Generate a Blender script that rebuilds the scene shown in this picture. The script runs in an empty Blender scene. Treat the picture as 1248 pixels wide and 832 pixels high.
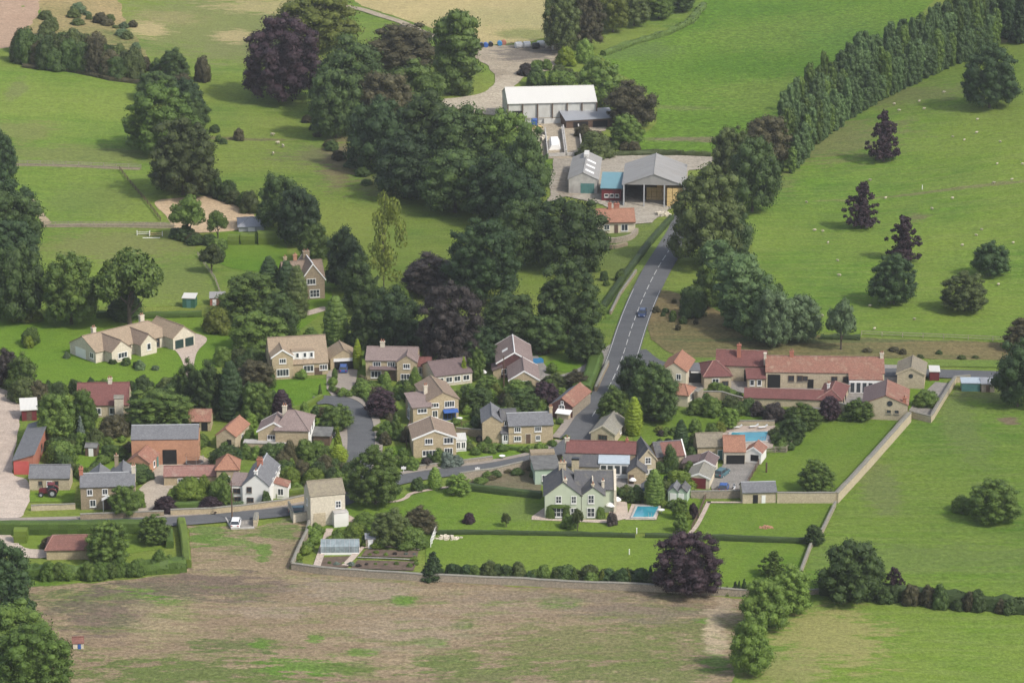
HAZE = 0.00008; EXPO = 0.72
import bpy, math, random
import numpy as np
from mathutils import Vector, Matrix
from mathutils.geometry import delaunay_2d_cdt
R = math.radians
scene = bpy.context.scene
COL = scene.collection
# ------------------------------------------------------------------ camera and terrain
F, TH, CH, CX, CY = 4000.0, R(17.0), 200.6, 624.0, 416.0
def sst(t):
    t = min(1.0, max(0.0, t)); return t*t*(3-2*t)
def h(x, y):
    v = 9.0*sst((y-700)/380)
    v += 9.0*sst((x-62)/120)*sst((y-655)/130)
    v += 5.0*sst((-x-70)/110)*sst((y-690)/160)
    v += 60*sst((y-1150)/1300) + 25*sst((abs(x)-320)/700)
    m = max(sst((y-700)/60), sst((540-y)/30))
    v += m*0.35*(math.sin(x*0.061+y*0.023+1)+math.sin(y*0.049-x*0.017)+0.5*math.sin(x*0.13-y*0.09))
    return v
def ray(px, py):
    a, b = (px-CX)/F, -(py-CY)/F
    return Vector((a, math.cos(TH)+b*math.sin(TH), -math.sin(TH)+b*math.cos(TH)))
def P(px, py, dz=0.0, flat=None):
    """ground point (or dz above it) seen at photo pixel px, py"""
    d = ray(px, py); z = dz if flat is None else flat
    for _ in range(30 if flat is None else 1):
        t = (z-CH)/d.z; x, y = d.x*t, d.y*t
        if flat is None: z = h(x, y)+dz
    return Vector((x, y, z))
def depth_of(p): return p.y*math.cos(TH)-(p.z-CH)*math.sin(TH)
def ppm(p): return F/depth_of(p)
# ------------------------------------------------------------------ object helpers
def tag(o, label=None, cat=None, group=None, kind=None):
    if label: o['label'] = label
    if cat: o['category'] = cat
    if group: o['group'] = group
    if kind: o['kind'] = kind
    return o
def empty(name, loc, label, cat, group=None):
    o = bpy.data.objects.new(name, None); COL.objects.link(o)
    o.location = loc; o.empty_display_size = 0.5
    return tag(o, label, cat, group)
def link(name, me, parent=None, loc=(0, 0, 0)):
    o = bpy.data.objects.new(name, me); COL.objects.link(o)
    o.location = loc
    if parent is not None: o.parent = parent
    return o
class MB:
    """collects polygons, with uv in metres on each face's own plane"""
    def __init__(s): s.v = []; s.f = []; s.mi = []
    def poly(s, pts, m=0):
        n = len(s.v); s.v += [Vector(p) for p in pts]; s.f.append(tuple(range(n, n+len(pts)))); s.mi.append(m)
    def slab(s, pts, t, m=0, up=None):
        """planar polygon pts (counter-clockwise seen from above) with thickness t below it"""
        pts = [Vector(p) for p in pts]
        n = (pts[1]-pts[0]).cross(pts[2]-pts[0]).normalized()
        if up is None and n.z < 0: pts.reverse(); n = -n
        lo = [p-n*t for p in pts]
        s.poly(pts, m); s.poly(lo[::-1], m)
        for i in range(len(pts)):
            j = (i+1) % len(pts); s.poly([lo[i], lo[j], pts[j], pts[i]], m)
    def box(s, o, ux, uy, uz, m=0):
        """box from corner o along three edge vectors"""
        o, ux, uy, uz = map(Vector, (o, ux, uy, uz))
        c = [o, o+ux, o+ux+uy, o+uy]; d = [p+uz for p in c]
        s.poly(c[::-1], m); s.poly(d, m)
        for i in range(4):
            j = (i+1) % 4; s.poly([c[i], c[j], d[j], d[i]], m)
    def cbox(s, c, sx, sy, sz, yaw=0, m=0):
        """box standing on c, centred"""
        ux = Vector((math.cos(yaw), math.sin(yaw), 0)); uy = Vector((-ux.y, ux.x, 0)); c = Vector(c)
        s.box(c-ux*sx/2-uy*sy/2, ux*sx, uy*sy, Vector((0, 0, sz)), m)
    def tube(s, p0, p1, r0, r1, n=8, m=0, cap=True):
        p0, p1 = Vector(p0), Vector(p1); d = (p1-p0).normalized()
        a = d.orthogonal().normalized(); b = d.cross(a)
        r = [[p+(a*math.cos(2*math.pi*k/n)+b*math.sin(2*math.pi*k/n))*q for k in range(n)] for p, q in ((p0, r0), (p1, r1))]
        for k in range(n):
            l = (k+1) % n; s.poly([r[0][k], r[0][l], r[1][l], r[1][k]], m)
        if cap: s.poly(r[0][::-1], m); s.poly(r[1], m)
    def loft(s, rings, m=0, cap=True):
        for a, b in zip(rings, rings[1:]):
            n = len(a)
            for k in range(n):
                l = (k+1) % n; s.poly([a[k], a[l], b[l], b[k]], m)
        if cap: s.poly(rings[0][::-1], m); s.poly(rings[-1], m)
    def mesh(s, name, mats, origin=(0, 0, 0), smooth=False):
        o = Vector(origin)
        me = bpy.data.meshes.new(name)
        me.from_pydata([tuple(p-o) for p in s.v], [], s.f)
        if not isinstance(mats, (list, tuple)): mats = [mats]
        for m in mats: me.materials.append(m)
        uvl = me.uv_layers.new(name='uv')
        for i, pl in enumerate(me.polygons):
            pl.material_index = s.mi[i]
            n = pl.normal
            t = Vector((-n.y, n.x, 0))
            t = Vector((1, 0, 0)) if t.length < 0.05 else t.normalized()
            b = n.cross(t)
            for li in pl.loop_indices:
                p = s.v[me.loops[li].vertex_index]
                uvl.data[li].uv = (p.dot(t), p.dot(b) if abs(n.z) < 0.99 else p.y)
        if smooth:
            for pl in me.polygons: pl.use_smooth = True
        return me
    def build(s, name, mats, parent=None, smooth=False):
        """link as one object; the mesh is stored relative to its own base (or its parent)"""
        if parent is not None:
            org = Vector(parent.location); q = parent.parent
            while q is not None: org += q.location; q = q.parent
            return link(name, s.mesh(name, mats, org, smooth), parent)
        lo = Vector((sum(p.x for p in s.v)/len(s.v), sum(p.y for p in s.v)/len(s.v), min(p.z for p in s.v)))
        return link(name, s.mesh(name, mats, lo, smooth), None, lo)
# ------------------------------------------------------------------ materials
def nt(name, rough=0.8, spec=0.2):
    m = bpy.data.materials.new(name); m.use_nodes = True
    t = m.node_tree; b = t.nodes['Principled BSDF']
    b.inputs['Roughness'].default_value = rough; b.inputs['Specular IOR Level'].default_value = spec
    return m, t, b
def N(t, typ, **kw):
    n = t.nodes.new(typ)
    for k, v in kw.items():
        if k in n.inputs.keys(): n.inputs[k].default_value = v
        else: setattr(n, k, v)
    return n
def noise(t, vec, scale, detail=3, rough=0.55):
    n = N(t, 'ShaderNodeTexNoise', Scale=scale, Detail=detail, Roughness=rough)
    t.links.new(vec, n.inputs['Vector']); return n.outputs['Fac']
def ramp(t, fac, lo, hi, a=0.0, b=1.0):
    n = N(t, 'ShaderNodeMapRange'); n.clamp = True
    t.links.new(fac, n.inputs[0])
    for i, v in zip((1, 2, 3, 4), (lo, hi, a, b)): n.inputs[i].default_value = v
    return n.outputs[0]
def mix(t, fac, a, b, mode='MIX'):
    n = N(t, 'ShaderNodeMix', data_type='RGBA', blend_type=mode)
    for s, v in ((n.inputs[0], fac), (n.inputs[6], a), (n.inputs[7], b)):
        if hasattr(v, 'node'): t.links.new(v, s)
        elif isinstance(v, (int, float)): s.default_value = v
        else: s.default_value = (*v, 1) if len(v) == 3 else v
    return n.outputs[2]
def mathn(t, op, a, b):
    n = N(t, 'ShaderNodeMath', operation=op)
    for s, v in zip(n.inputs, (a, b)):
        if hasattr(v, 'node'): t.links.new(v, s)
        else: s.default_value = v
    return n.outputs[0]
def vscale(t, vec, sc, rot=0.0, off=(0, 0, 0)):
    n = N(t, 'ShaderNodeMapping'); t.links.new(vec, n.inputs['Vector'])
    n.inputs['Scale'].default_value = sc; n.inputs['Rotation'].default_value = (0, 0, rot); n.inputs['Location'].default_value = off
    return n.outputs[0]
def bump(t, b, hgt, strength, dist):
    n = N(t, 'ShaderNodeBump', Strength=strength, Distance=dist)
    t.links.new(hgt, n.inputs['Height']); t.links.new(n.outputs[0], b.inputs['Normal'])
def sc(c, k): return tuple(x*k for x in c)
def ground(name, c1, c2, c3, fine=1.6, mid=0.13, big=0.018, streak=None, patches=(), bmp=0.7, contrast=0.42, rows=None, grit=0.27, weed=None, mot=0.2):
    """c1/c2 mottling, c3 large tone; patches: (px, py, rx_px, ry_px, colour, strength, ragged)"""
    m, t, b = nt(name, 0.95, 0.05)
    g = N(t, 'ShaderNodeNewGeometry').outputs['Position']
    flat = vscale(t, g, (1, 1, 0.2))
    n1 = noise(t, flat, mid, 5, 0.62); n2 = noise(t, flat, fine, 4, 0.7); n3 = noise(t, flat, big, 3)
    col = mix(t, ramp(t, n1, 0.5-0.24*contrast, 0.5+0.24*contrast), c1, c2)
    col = mix(t, ramp(t, n3, 0.38, 0.62), col, c3)
    if streak:
        sv = vscale(t, g, (streak[1], streak[2], 0.1), R(streak[0]))
        col = mix(t, ramp(t, noise(t, sv, 1.0, 3), 0.38, 0.64, 0, streak[3]), col, streak[4])
    for (px, py, rx, ry, pc, st, rag) in patches:
        c0 = P(px, py); s0 = ppm(c0); e = (P(px, py-6)-P(px, py+6)).length/12
        mp = vscale(t, g, (s0/rx, 1/(e*ry), 0), 0, (-c0.x*s0/rx, -c0.y/(e*ry), 0))
        ln = N(t, 'ShaderNodeVectorMath', operation='LENGTH'); t.links.new(mp, ln.inputs[0])
        d = mathn(t, 'ADD', ln.outputs['Value'], mathn(t, 'MULTIPLY', mathn(t, 'SUBTRACT', noise(t, vscale(t, g, (.17, .5, .1)), 1.0, 7, 0.72), 0.5), rag*4.2))
        col = mix(t, ramp(t, d, 1.1, 0.7, 0, st), col, pc)
    if weed:
        wn = noise(t, vscale(t, g, (.10, .30, .1)), 1.0, 8, 0.74)
        col = mix(t, ramp(t, wn, weed[1], weed[2], 0, weed[3]), col, weed[0])
    if rows:
        rv = vscale(t, g, (1, 1, 1), R(rows[0])); w = N(t, 'ShaderNodeTexWave', Scale=rows[1], Distortion=rows[2], Detail=2)
        t.links.new(rv, w.inputs['Vector'])
        col = mix(t, ramp(t, w.outputs['Fac'], 0.2, 0.8, 0, rows[3]), col, rows[4])
    n4 = noise(t, vscale(t, g, (.42, .62, .1)), 1.0, 8, 0.78)
    gr = mathn(t, 'MULTIPLY', ramp(t, n2, 0.3, 0.7, 1-grit, 1+grit), ramp(t, n4, 0.3, 0.7, 1-mot, 1+mot))
    cmb = N(t, 'ShaderNodeCombineColor')
    for i in range(3): t.links.new(gr, cmb.inputs[i])
    col = mix(t, 1.0, col, cmb.outputs[0], 'MULTIPLY')
    t.links.new(col, b.inputs['Base Color'])
    bump(t, b, n2, bmp, 0.35)
    return m
def leafmat(name, c, c2=None, var=0.5, rough=0.6):
    c2 = c2 or (c[0]*1.5, c[1]*1.35, c[2]*1.2)
    m, t, b = nt(name, rough, 0.25)
    oi = N(t, 'ShaderNodeObjectInfo'); tc = N(t, 'ShaderNodeTexCoord').outputs['Object']
    gi = N(t, 'ShaderNodeNewGeometry')
    n1 = noise(t, tc, 5.5, 3)
    col = mix(t, ramp(t, n1, 0.36, 0.64), c, c2)
    k = mathn(t, 'MULTIPLY', ramp(t, oi.outputs['Random'], 0, 1, 1-var*0.6, 1+var*0.6), ramp(t, gi.outputs['Random Per Island'], 0, 1, 0.84, 1.18))
    cmb = N(t, 'ShaderNodeCombineColor')
    for i in range(3): t.links.new(k, cmb.inputs[i])
    col = mix(t, 1.0, col, cmb.outputs[0], 'MULTIPLY')
    t.links.new(col, b.inputs['Base Color'])
    tr = N(t, 'ShaderNodeBsdfTranslucent'); t.links.new(mix(t, 1.0, col, (1.2, 1.3, 0.6), 'MULTIPLY'), tr.inputs['Color'])
    ms = N(t, 'ShaderNodeMixShader'); ms.inputs[0].default_value = 0.16
    t.links.new(b.outputs[0], ms.inputs[1]); t.links.new(tr.outputs[0], ms.inputs[2])
    t.links.new(ms.outputs[0], t.nodes['Material Output'].inputs['Surface'])
    return m
def plain(name, c, rough=0.7, var=0.15, scale=1.5, spec=0.3, metal=0.0, bmp=0.0):
    m, t, b = nt(name, rough, spec); b.inputs['Metallic'].default_value = metal
    g = N(t, 'ShaderNodeNewGeometry').outputs['Position']
    n1 = noise(t, g, scale, 4, 0.6)
    t.links.new(mix(t, ramp(t, n1, 0.32, 0.68), sc(c, 1-var), sc(c, 1+var)), b.inputs['Base Color'])
    if bmp: bump(t, b, n1, bmp, 0.1)
    return m
def tiles(name, c, c2, w=0.35, hgt=0.4, mort=0.7, blot=0.5, bmp=0.6, rough=0.8, lichen=None):
    """roof tiles or masonry courses laid out on the uv map (metres)"""
    m, t, b = nt(name, rough, 0.15)
    uv = N(t, 'ShaderNodeTexCoord').outputs['UV']; g = N(t, 'ShaderNodeNewGeometry').outputs['Position']
    br = N(t, 'ShaderNodeTexBrick', Scale=1.0); br.offset = 0.5
    br.inputs['Mortar Size'].default_value = 0.035; br.inputs['Mortar Smooth'].default_value = 0.4; br.inputs['Bias'].default_value = 0
    br.inputs['Brick Width'].default_value = w; br.inputs['Row Height'].default_value = hgt
    t.links.new(uv, br.inputs['Vector'])
    for k, cc in (('Color1', c), ('Color2', c2), ('Mortar', sc(c, mort))): br.inputs[k].default_value = (*cc, 1)
    n1 = noise(t, g, 0.7, 5, 0.65); n2 = noise(t, g, 3.5, 4, 0.6)
    col = mix(t, ramp(t, n1, 0.3, 0.7, 0, blot), br.outputs['Color'], sc(c2, 0.64))
    col = mix(t, ramp(t, n2, 0.46, 0.7, 0, 0.5), col, sc(c, 1.4))
    if lichen: col = mix(t, ramp(t, n1, 0.52, 0.68, 0, 0.55), col, lichen)
    t.links.new(col, b.inputs['Base Color'])
    bump(t, b, br.outputs['Fac'], -bmp, 0.03)
    return m
def sheetmetal(name, c, pitch=0.35, dirt=0.35, spec=0.3):
    m, t, b = nt(name, 0.6, spec)
    uv = N(t, 'ShaderNodeTexCoord').outputs['UV']; g = N(t, 'ShaderNodeNewGeometry').outputs['Position']
    w = N(t, 'ShaderNodeTexWave', Scale=0.5/pitch, Distortion=0.0); t.links.new(uv, w.inputs['Vector'])
    n1 = noise(t, vscale(t, uv, (0.5, 0.12, 1)), 1.2, 5, 0.65)
    n2 = noise(t, g, 0.35, 3)
    col = mix(t, ramp(t, n1, 0.42, 0.7, 0, dirt), c, sc(c, 0.62))
    col = mix(t, ramp(t, n2, 0.45, 0.65, 0, dirt*0.6), col, (c[0]*0.8, c[1]*0.72, c[2]*0.62))
    t.links.new(col, b.inputs['Base Color']); bump(t, b, w.outputs['Fac'], 0.5, 0.05)
    return m
M = {}
# roofs
M['red'] = tiles('red_roof_tile', (0.205, 0.102, 0.082), (0.165, 0.082, 0.068))
M['maroon'] = tiles('dark_red_roof_tile', (0.172, 0.074, 0.066), (0.14, 0.064, 0.058))
M['orange'] = tiles('orange_pantile', (0.315, 0.165, 0.108), (0.265, 0.132, 0.09))
M['pan'] = tiles('weathered_pantile', (0.275, 0.142, 0.100), (0.215, 0.105, 0.08), blot=0.7, lichen=(0.36, 0.27, 0.19))
M['pinkpan'] = tiles('faded_pink_pantile', (0.26, 0.145, 0.12), (0.215, 0.115, 0.098), lichen=(0.33, 0.26, 0.22))
M['brown'] = tiles('brown_concrete_tile', (0.245, 0.185, 0.14), (0.205, 0.155, 0.115))
M['tan'] = tiles('tan_concrete_tile', (0.30, 0.235, 0.165), (0.26, 0.2, 0.14))
M['plum'] = tiles('plum_brown_tile', (0.155, 0.115, 0.11), (0.13, 0.095, 0.092))
M['plumlt'] = tiles('pale_plum_tile', (0.225, 0.175, 0.16), (0.195, 0.15, 0.138))
M['slate'] = tiles('blue_grey_slate', (0.165, 0.167, 0.174), (0.13, 0.132, 0.14), w=0.4, hgt=0.3)
M['dslate'] = tiles('dark_slate', (0.105, 0.105, 0.11), (0.085, 0.084, 0.088), w=0.4, hgt=0.3, lichen=(0.17, 0.16, 0.13))
M['stslate'] = tiles('stone_slate', (0.235, 0.205, 0.15), (0.185, 0.16, 0.12), w=0.6, hgt=0.4, lichen=(0.28, 0.25, 0.17))
M['grstone'] = tiles('grey_stone_slate', (0.23, 0.22, 0.185), (0.185, 0.175, 0.15), w=0.6, hgt=0.4, lichen=(0.30, 0.28, 0.2))
M['felt'] = plain('grey_roofing_felt', (0.12, 0.12, 0.115), 0.9, 0.3, 0.9)
# walls
M['stone'] = tiles('tan_stone', (0.40, 0.325, 0.21), (0.33, 0.265, 0.17), w=0.6, hgt=0.3, mort=0.85, blot=0.3)
M['dstone'] = tiles('brown_stone', (0.285, 0.23, 0.155), (0.225, 0.18, 0.125), w=0.6, hgt=0.3, mort=0.85, blot=0.4)
M['cstone'] = tiles('cream_stone', (0.43, 0.365, 0.255), (0.36, 0.30, 0.21), w=0.6, hgt=0.3, mort=0.88, blot=0.25)
M['pale'] = tiles('pale_stone', (0.52, 0.47, 0.375), (0.46, 0.41, 0.325), w=0.6, hgt=0.3, mort=0.92, blot=0.15)
M['wallstone'] = tiles('dry_stone', (0.33, 0.28, 0.215), (0.25, 0.215, 0.165), w=0.4, hgt=0.2, mort=0.6, blot=0.5, bmp=1.0)
M['brick'] = tiles('orange_brick', (0.37, 0.20, 0.125), (0.31, 0.16, 0.10), w=0.23, hgt=0.08, mort=1.1, blot=0.4)
M['redbrick'] = tiles('red_brick', (0.33, 0.135, 0.09), (0.27, 0.11, 0.075), w=0.23, hgt=0.08, mort=1.1, blot=0.4)
M['hung'] = tiles('hung_maroon_tile', (0.125, 0.062, 0.06), (0.1, 0.052, 0.05), w=0.2, hgt=0.15)
M['white'] = plain('white_render', (0.64, 0.625, 0.585), 0.8, 0.05, 0.5)
M['cream'] = plain('cream_render', (0.54, 0.48, 0.36), 0.8, 0.06, 0.5)
M['green'] = plain('sage_green_render', (0.40, 0.435, 0.33), 0.85, 0.06, 0.5)
M['mint'] = plain('mint_green_render', (0.33, 0.41, 0.32), 0.85, 0.06, 0.5)
M['wood'] = plain('dark_timber', (0.10, 0.065, 0.045), 0.85, 0.25, 2.0)
M['ltwood'] = plain('weathered_timber', (0.27, 0.23, 0.18), 0.9, 0.2, 2.0)
M['frame'] = plain('white_paint', (0.70, 0.69, 0.665), 0.5, 0.02)
M['glass'] = plain('window_glass', (0.035, 0.042, 0.05), 0.12, 0.3, 0.8, spec=0.5)
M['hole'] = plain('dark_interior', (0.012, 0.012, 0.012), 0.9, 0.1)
M['lead'] = plain('grey_metal', (0.3, 0.31, 0.32), 0.5, 0.1)
M['maroonp'] = plain('maroon_paint', (0.13, 0.025, 0.03), 0.5, 0.08)
M['redp'] = plain('red_paint', (0.42, 0.085, 0.075), 0.6, 0.08)
M['greenp'] = plain('dark_green_paint', (0.03, 0.10, 0.065), 0.6, 0.1)
M['dkdoor'] = plain('very_dark_green_paint', (0.018, 0.04, 0.036), 0.5, 0.1)
M['tealp'] = plain('teal_paint', (0.07, 0.17, 0.16), 0.6, 0.12)
M['bluep'] = plain('blue_paint', (0.035, 0.09, 0.28), 0.4, 0.1)
M['cyan'] = plain('bright_blue_plastic', (0.035, 0.17, 0.34), 0.4, 0.1)
M['pblue'] = plain('pale_blue_paint', (0.34, 0.39, 0.43), 0.5, 0.08)
M['navy'] = plain('navy_car_paint', (0.02, 0.035, 0.09), 0.25, 0.05, spec=0.6)
M['black'] = plain('black_paint', (0.014, 0.015, 0.017), 0.3, 0.05, spec=0.5)
M['carwhite'] = plain('white_car_paint', (0.78, 0.78, 0.78), 0.25, 0.02, spec=0.6)
M['carteal'] = plain('teal_car_paint', (0.06, 0.13, 0.15), 0.25, 0.05, spec=0.6)
M['tyre'] = plain('tyre_rubber', (0.02, 0.02, 0.02), 0.9, 0.1)
M['lamp'] = plain('lamp_lens', (0.7, 0.7, 0.66), 0.15, 0.02, spec=0.6)
M['redlamp'] = plain('red_lens', (0.35, 0.02, 0.02), 0.2, 0.02, spec=0.6)
M['whitesheet'] = sheetmetal('white_roof_sheet', (0.52, 0.51, 0.475), 0.4, 0.06)
M['greysheet'] = sheetmetal('grey_cement_sheet', (0.27, 0.262, 0.25), 0.25, 0.4)
M['steel'] = sheetmetal('galvanised_sheet', (0.26, 0.27, 0.29), 0.25, 0.3)
M['panel'] = sheetmetal('dirty_white_panel', (0.48, 0.48, 0.45), 0.5, 0.4)
M['tealsheet'] = sheetmetal('teal_roof_sheet', (0.13, 0.25, 0.29), 0.3, 0.2)
M['concrete'] = plain('stained_concrete', (0.36, 0.345, 0.32), 0.9, 0.25, 0.5)
M['straw'] = plain('straw', (0.50, 0.36, 0.16), 0.95, 0.22, 3.0, bmp=0.6)
M['wool'] = plain('sheep_wool', (0.38, 0.34, 0.25), 0.95, 0.1, 8.0)
M['bark'] = plain('bark', (0.075, 0.06, 0.045), 0.95, 0.3, 2.5, bmp=0.5)
M['soil'] = plain('dark_soil', (0.105, 0.075, 0.055), 0.95, 0.3, 1.2, bmp=0.5)
def watermat():
    m, t, b = nt('pool_water', 0.08, 0.5)
    g = N(t, 'ShaderNodeNewGeometry').outputs['Position']
    n1 = noise(t, g, 0.5, 3)
    t.links.new(mix(t, ramp(t, n1, 0.35, 0.65), (0.03, 0.20, 0.27), (0.05, 0.27, 0.33)), b.inputs['Base Color'])
    bump(t, b, noise(t, g, 3.0, 2), 0.15, 0.05)
    return m
M['water'] = watermat()
# foliage
L = {}
L['dk'] = leafmat('dark_oak_leaf', (0.034, 0.059, 0.016), (0.062, 0.098, 0.023))
L['dk2'] = leafmat('deep_green_leaf', (0.025, 0.048, 0.016), (0.042, 0.075, 0.022))
L['md'] = leafmat('mid_green_leaf', (0.059, 0.099, 0.018), (0.103, 0.152, 0.029))
L['lt'] = leafmat('light_green_leaf', (0.084, 0.138, 0.022), (0.128, 0.190, 0.034))
L['yg'] = leafmat('yellow_green_leaf', (0.099, 0.123, 0.019), (0.142, 0.167, 0.026))
L['lime'] = leafmat('golden_conifer_leaf', (0.126, 0.171, 0.014), (0.181, 0.235, 0.019))
L['ol'] = leafmat('olive_leaf', (0.051, 0.069, 0.019), (0.081, 0.105, 0.029))
L['br'] = leafmat('bronze_leaf', (0.051, 0.048, 0.023), (0.078, 0.070, 0.032))
L['cu'] = leafmat('copper_beech_leaf', (0.025, 0.014, 0.020), (0.046, 0.027, 0.032))
L['cb'] = leafmat('dark_bronze_leaf', (0.033, 0.027, 0.025), (0.053, 0.043, 0.038))
L['wl'] = leafmat('grey_willow_leaf', (0.075, 0.112, 0.050), (0.114, 0.165, 0.076))
L['pp'] = leafmat('poplar_leaf', (0.053, 0.092, 0.030), (0.092, 0.144, 0.048))
L['bs'] = leafmat('blue_spruce_leaf', (0.101, 0.134, 0.109), (0.157, 0.189, 0.157))
L['hg'] = leafmat('clipped_hedge_leaf', (0.053, 0.091, 0.015), (0.078, 0.127, 0.022), var=0.2)
L['hl'] = leafmat('bright_hedge_leaf', (0.093, 0.139, 0.018), (0.128, 0.175, 0.025), var=0.2)
L['hd'] = leafmat('dark_hedge_leaf', (0.033, 0.055, 0.016), (0.053, 0.081, 0.022), var=0.2)
# ------------------------------------------------------------------ ground sheets
def inpoly(x, y, pg):
    c = False; j = len(pg)-1
    for i in range(len(pg)):
        if (pg[i][1] > y) != (pg[j][1] > y) and x < (pg[j][0]-pg[i][0])*(y-pg[i][1])/(pg[j][1]-pg[i][1])+pg[i][0]: c = not c
        j = i
    return c
def smooth_px(pts, closed=False, n=4):
    out = []; k = len(pts)
    for i in range(k if closed else k-1):
        p = [pts[(i+d) % k] if closed else pts[min(k-1, max(0, i+d))] for d in (-1, 0, 1, 2)]
        for q in range(n):
            t = q/n
            out.append(tuple(0.5*(2*p[1][a]+(p[2][a]-p[0][a])*t+(2*p[0][a]-5*p[1][a]+4*p[2][a]-p[3][a])*t*t+(3*p[1][a]-p[0][a]-3*p[2][a]+p[3][a])*t**3) for a in (0, 1)))
    if not closed: out.append(tuple(pts[-1]))
    return out
_sh = [0]
def sheet_xy(name, ring, mat, dz, grid=6.0, rough=0.0, seed=1):
    _sh[0] += 1; dz += .0011*_sh[0]
    rnd = random.Random(seed)
    pts = []
    for i in range(len(ring)):
        a, b = ring[i], ring[(i+1) % len(ring)]
        d = math.hypot(b[0]-a[0], b[1]-a[1]); n = max(1, int(d/(1.2 if rough else 3.0)))
        for k in range(n): pts.append([a[0]+(b[0]-a[0])*k/n, a[1]+(b[1]-a[1])*k/n])
    if rough:
        n = len(pts); v = [rnd.uniform(-1, 1) for _ in range(n)]
        w = [(v[i]+0.8*v[(i+1) % n]+0.8*v[i-1]+0.6*v[i-2])/1.8 for i in range(n)]
        base = [p[:] for p in pts]
        for i in range(n):
            a, b = base[i-1], base[(i+1) % n]; d = math.hypot(b[0]-a[0], b[1]-a[1]) or 1
            pts[i][0] += (b[1]-a[1])/d*w[i]*rough; pts[i][1] -= (b[0]-a[0])/d*w[i]*rough
    nb = len(pts); xs = [p[0] for p in pts]; ys = [p[1] for p in pts]
    vs = [Vector(p) for p in pts]
    x = min(xs)+grid*0.37
    while x < max(xs):
        y = min(ys)+grid*0.41
        while y < max(ys):
            if inpoly(x, y, pts): vs.append(Vector((x, y)))
            y += grid
        x += grid
    r = delaunay_2d_cdt(vs, [(i, (i+1) % nb) for i in range(nb)], [], 1, 1e-4)
    me = bpy.data.meshes.new(name)
    me.from_pydata([(p.x, p.y, h(p.x, p.y)+dz) for p in r[0]], [], r[2])
    me.materials.append(mat)
    for pl in me.polygons: pl.use_smooth = True
    if me.polygons and sum(pl.normal.z for pl in me.polygons) < 0: me.flip_normals()
    return tag(link(name, me), kind='structure')
def sheet(name, px, mat, dz, curve=False, **kw):
    if curve: px = smooth_px(px, True)
    return sheet_xy(name, [P(*p)[:2] for p in px], mat, dz, **kw)
def side(pts, off):
    out = []
    for i, p in enumerate(pts):
        a, b = pts[max(0, i-1)], pts[min(len(pts)-1, i+1)]
        d = Vector((b[0]-a[0], b[1]-a[1])).normalized()
        out.append(Vector((p[0]-d.y*off, p[1]+d.x*off)))
    return out
def centre(px, curve=True, n=6):
    if curve and len(px) > 2: px = smooth_px(px, False, n)
    return [Vector(P(*p)[:2]) for p in px]
def ribbon(name, pts, w, mat, dz, off=0.0, kerb=0.0):
    """a strip of width w along world points, off to the left by off; kerb = real step height"""
    a, b = side(pts, off+w/2), side(pts, off-w/2)
    mb = MB(); z = lambda p, e=0: Vector((p[0], p[1], h(p[0], p[1])+dz+e))
    for i in range(len(pts)-1):
        mb.poly([z(a[i], kerb), z(b[i], kerb), z(b[i+1], kerb), z(a[i+1], kerb)])
        if kerb:
            mb.poly([z(a[i], -.1), z(a[i], kerb), z(a[i+1], kerb), z(a[i+1], -.1)]); mb.poly([z(b[i], kerb), z(b[i], -.1), z(b[i+1], -.1), z(b[i+1], kerb)])
    return tag(mb.build(name, mat), kind='structure')
# ------------------------------------------------------------------ foliage
def leafcloud(name, lobes, n, size, seed, core=0.84, spread=0.7, flat=0.0, fuzz=.14):
    """crown of leaf cards lying on many lobes, with a leafy inner body to each lobe; lobes: (centre, radii)"""
    rg = np.random.default_rng(seed)
    C = np.array([l[0] for l in lobes], float); A = np.array([l[1] for l in lobes], float)
    wgt = A.prod(1)**(2/3); pick = rg.choice(len(lobes), n*2, p=wgt/wgt.sum())
    d = rg.normal(size=(n*2, 3)); d /= np.linalg.norm(d, axis=1)[:, None]
    p = C[pick]+A[pick]*d*rg.uniform(1-fuzz, 1+fuzz, (n*2, 1))
    keep = np.ones(n*2, bool)
    for k in range(len(lobes)):
        q = (p-C[k])/A[k]; keep &= (pick == k) | ((q*q).sum(1) > 0.62)
    keep &= p[:, 2] > 0.005
    p, d, pk = p[keep][:n], d[keep][:n], pick[keep][:n]; m = len(p)
    nr = d/A[pk]; nr /= np.linalg.norm(nr, axis=1)[:, None]
    nr = nr+rg.normal(size=(m, 3))*spread*0.6; nr[:, 2] += flat; nr /= np.linalg.norm(nr, axis=1)[:, None]
    t = np.cross(nr, rg.normal(size=(m, 3))); t /= np.linalg.norm(t, axis=1)[:, None]
    b = np.cross(nr, t); s = size*rg.uniform(0.6, 1.35, (m, 1))
    quad = np.stack([p-t*s, p-b*s*0.62+nr*s*.12, p+t*s, p+b*s*0.62+nr*s*.12], 1).reshape(-1, 3)
    faces = np.arange(m*4).reshape(-1, 4)
    V = [quad]; fl = faces.tolist(); base = m*4
    if core:
        ico = ICO
        for k in range(len(lobes)):
            v = ico[0]*A[k]*core*rg.uniform(0.9, 1.08, (len(ico[0]), 1))+C[k]; v[:, 2] = np.maximum(v[:, 2], 0.0)
            V.append(v); fl += (ico[1]+base).tolist(); base += len(v)
    me = bpy.data.meshes.new(name); me.from_pydata(np.concatenate(V), [], fl)
    me.materials.append(L['dk'])
    return me
def _ico():
    import bmesh
    bm = bmesh.new(); bmesh.ops.create_icosphere(bm, subdivisions=2, radius=1)
    bm.verts.ensure_lookup_table()
    v = np.array([x.co[:] for x in bm.verts]); f = np.array([[q.index for q in x.verts] for x in bm.faces]); bm.free(); return v, f
ICO = _ico()
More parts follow.
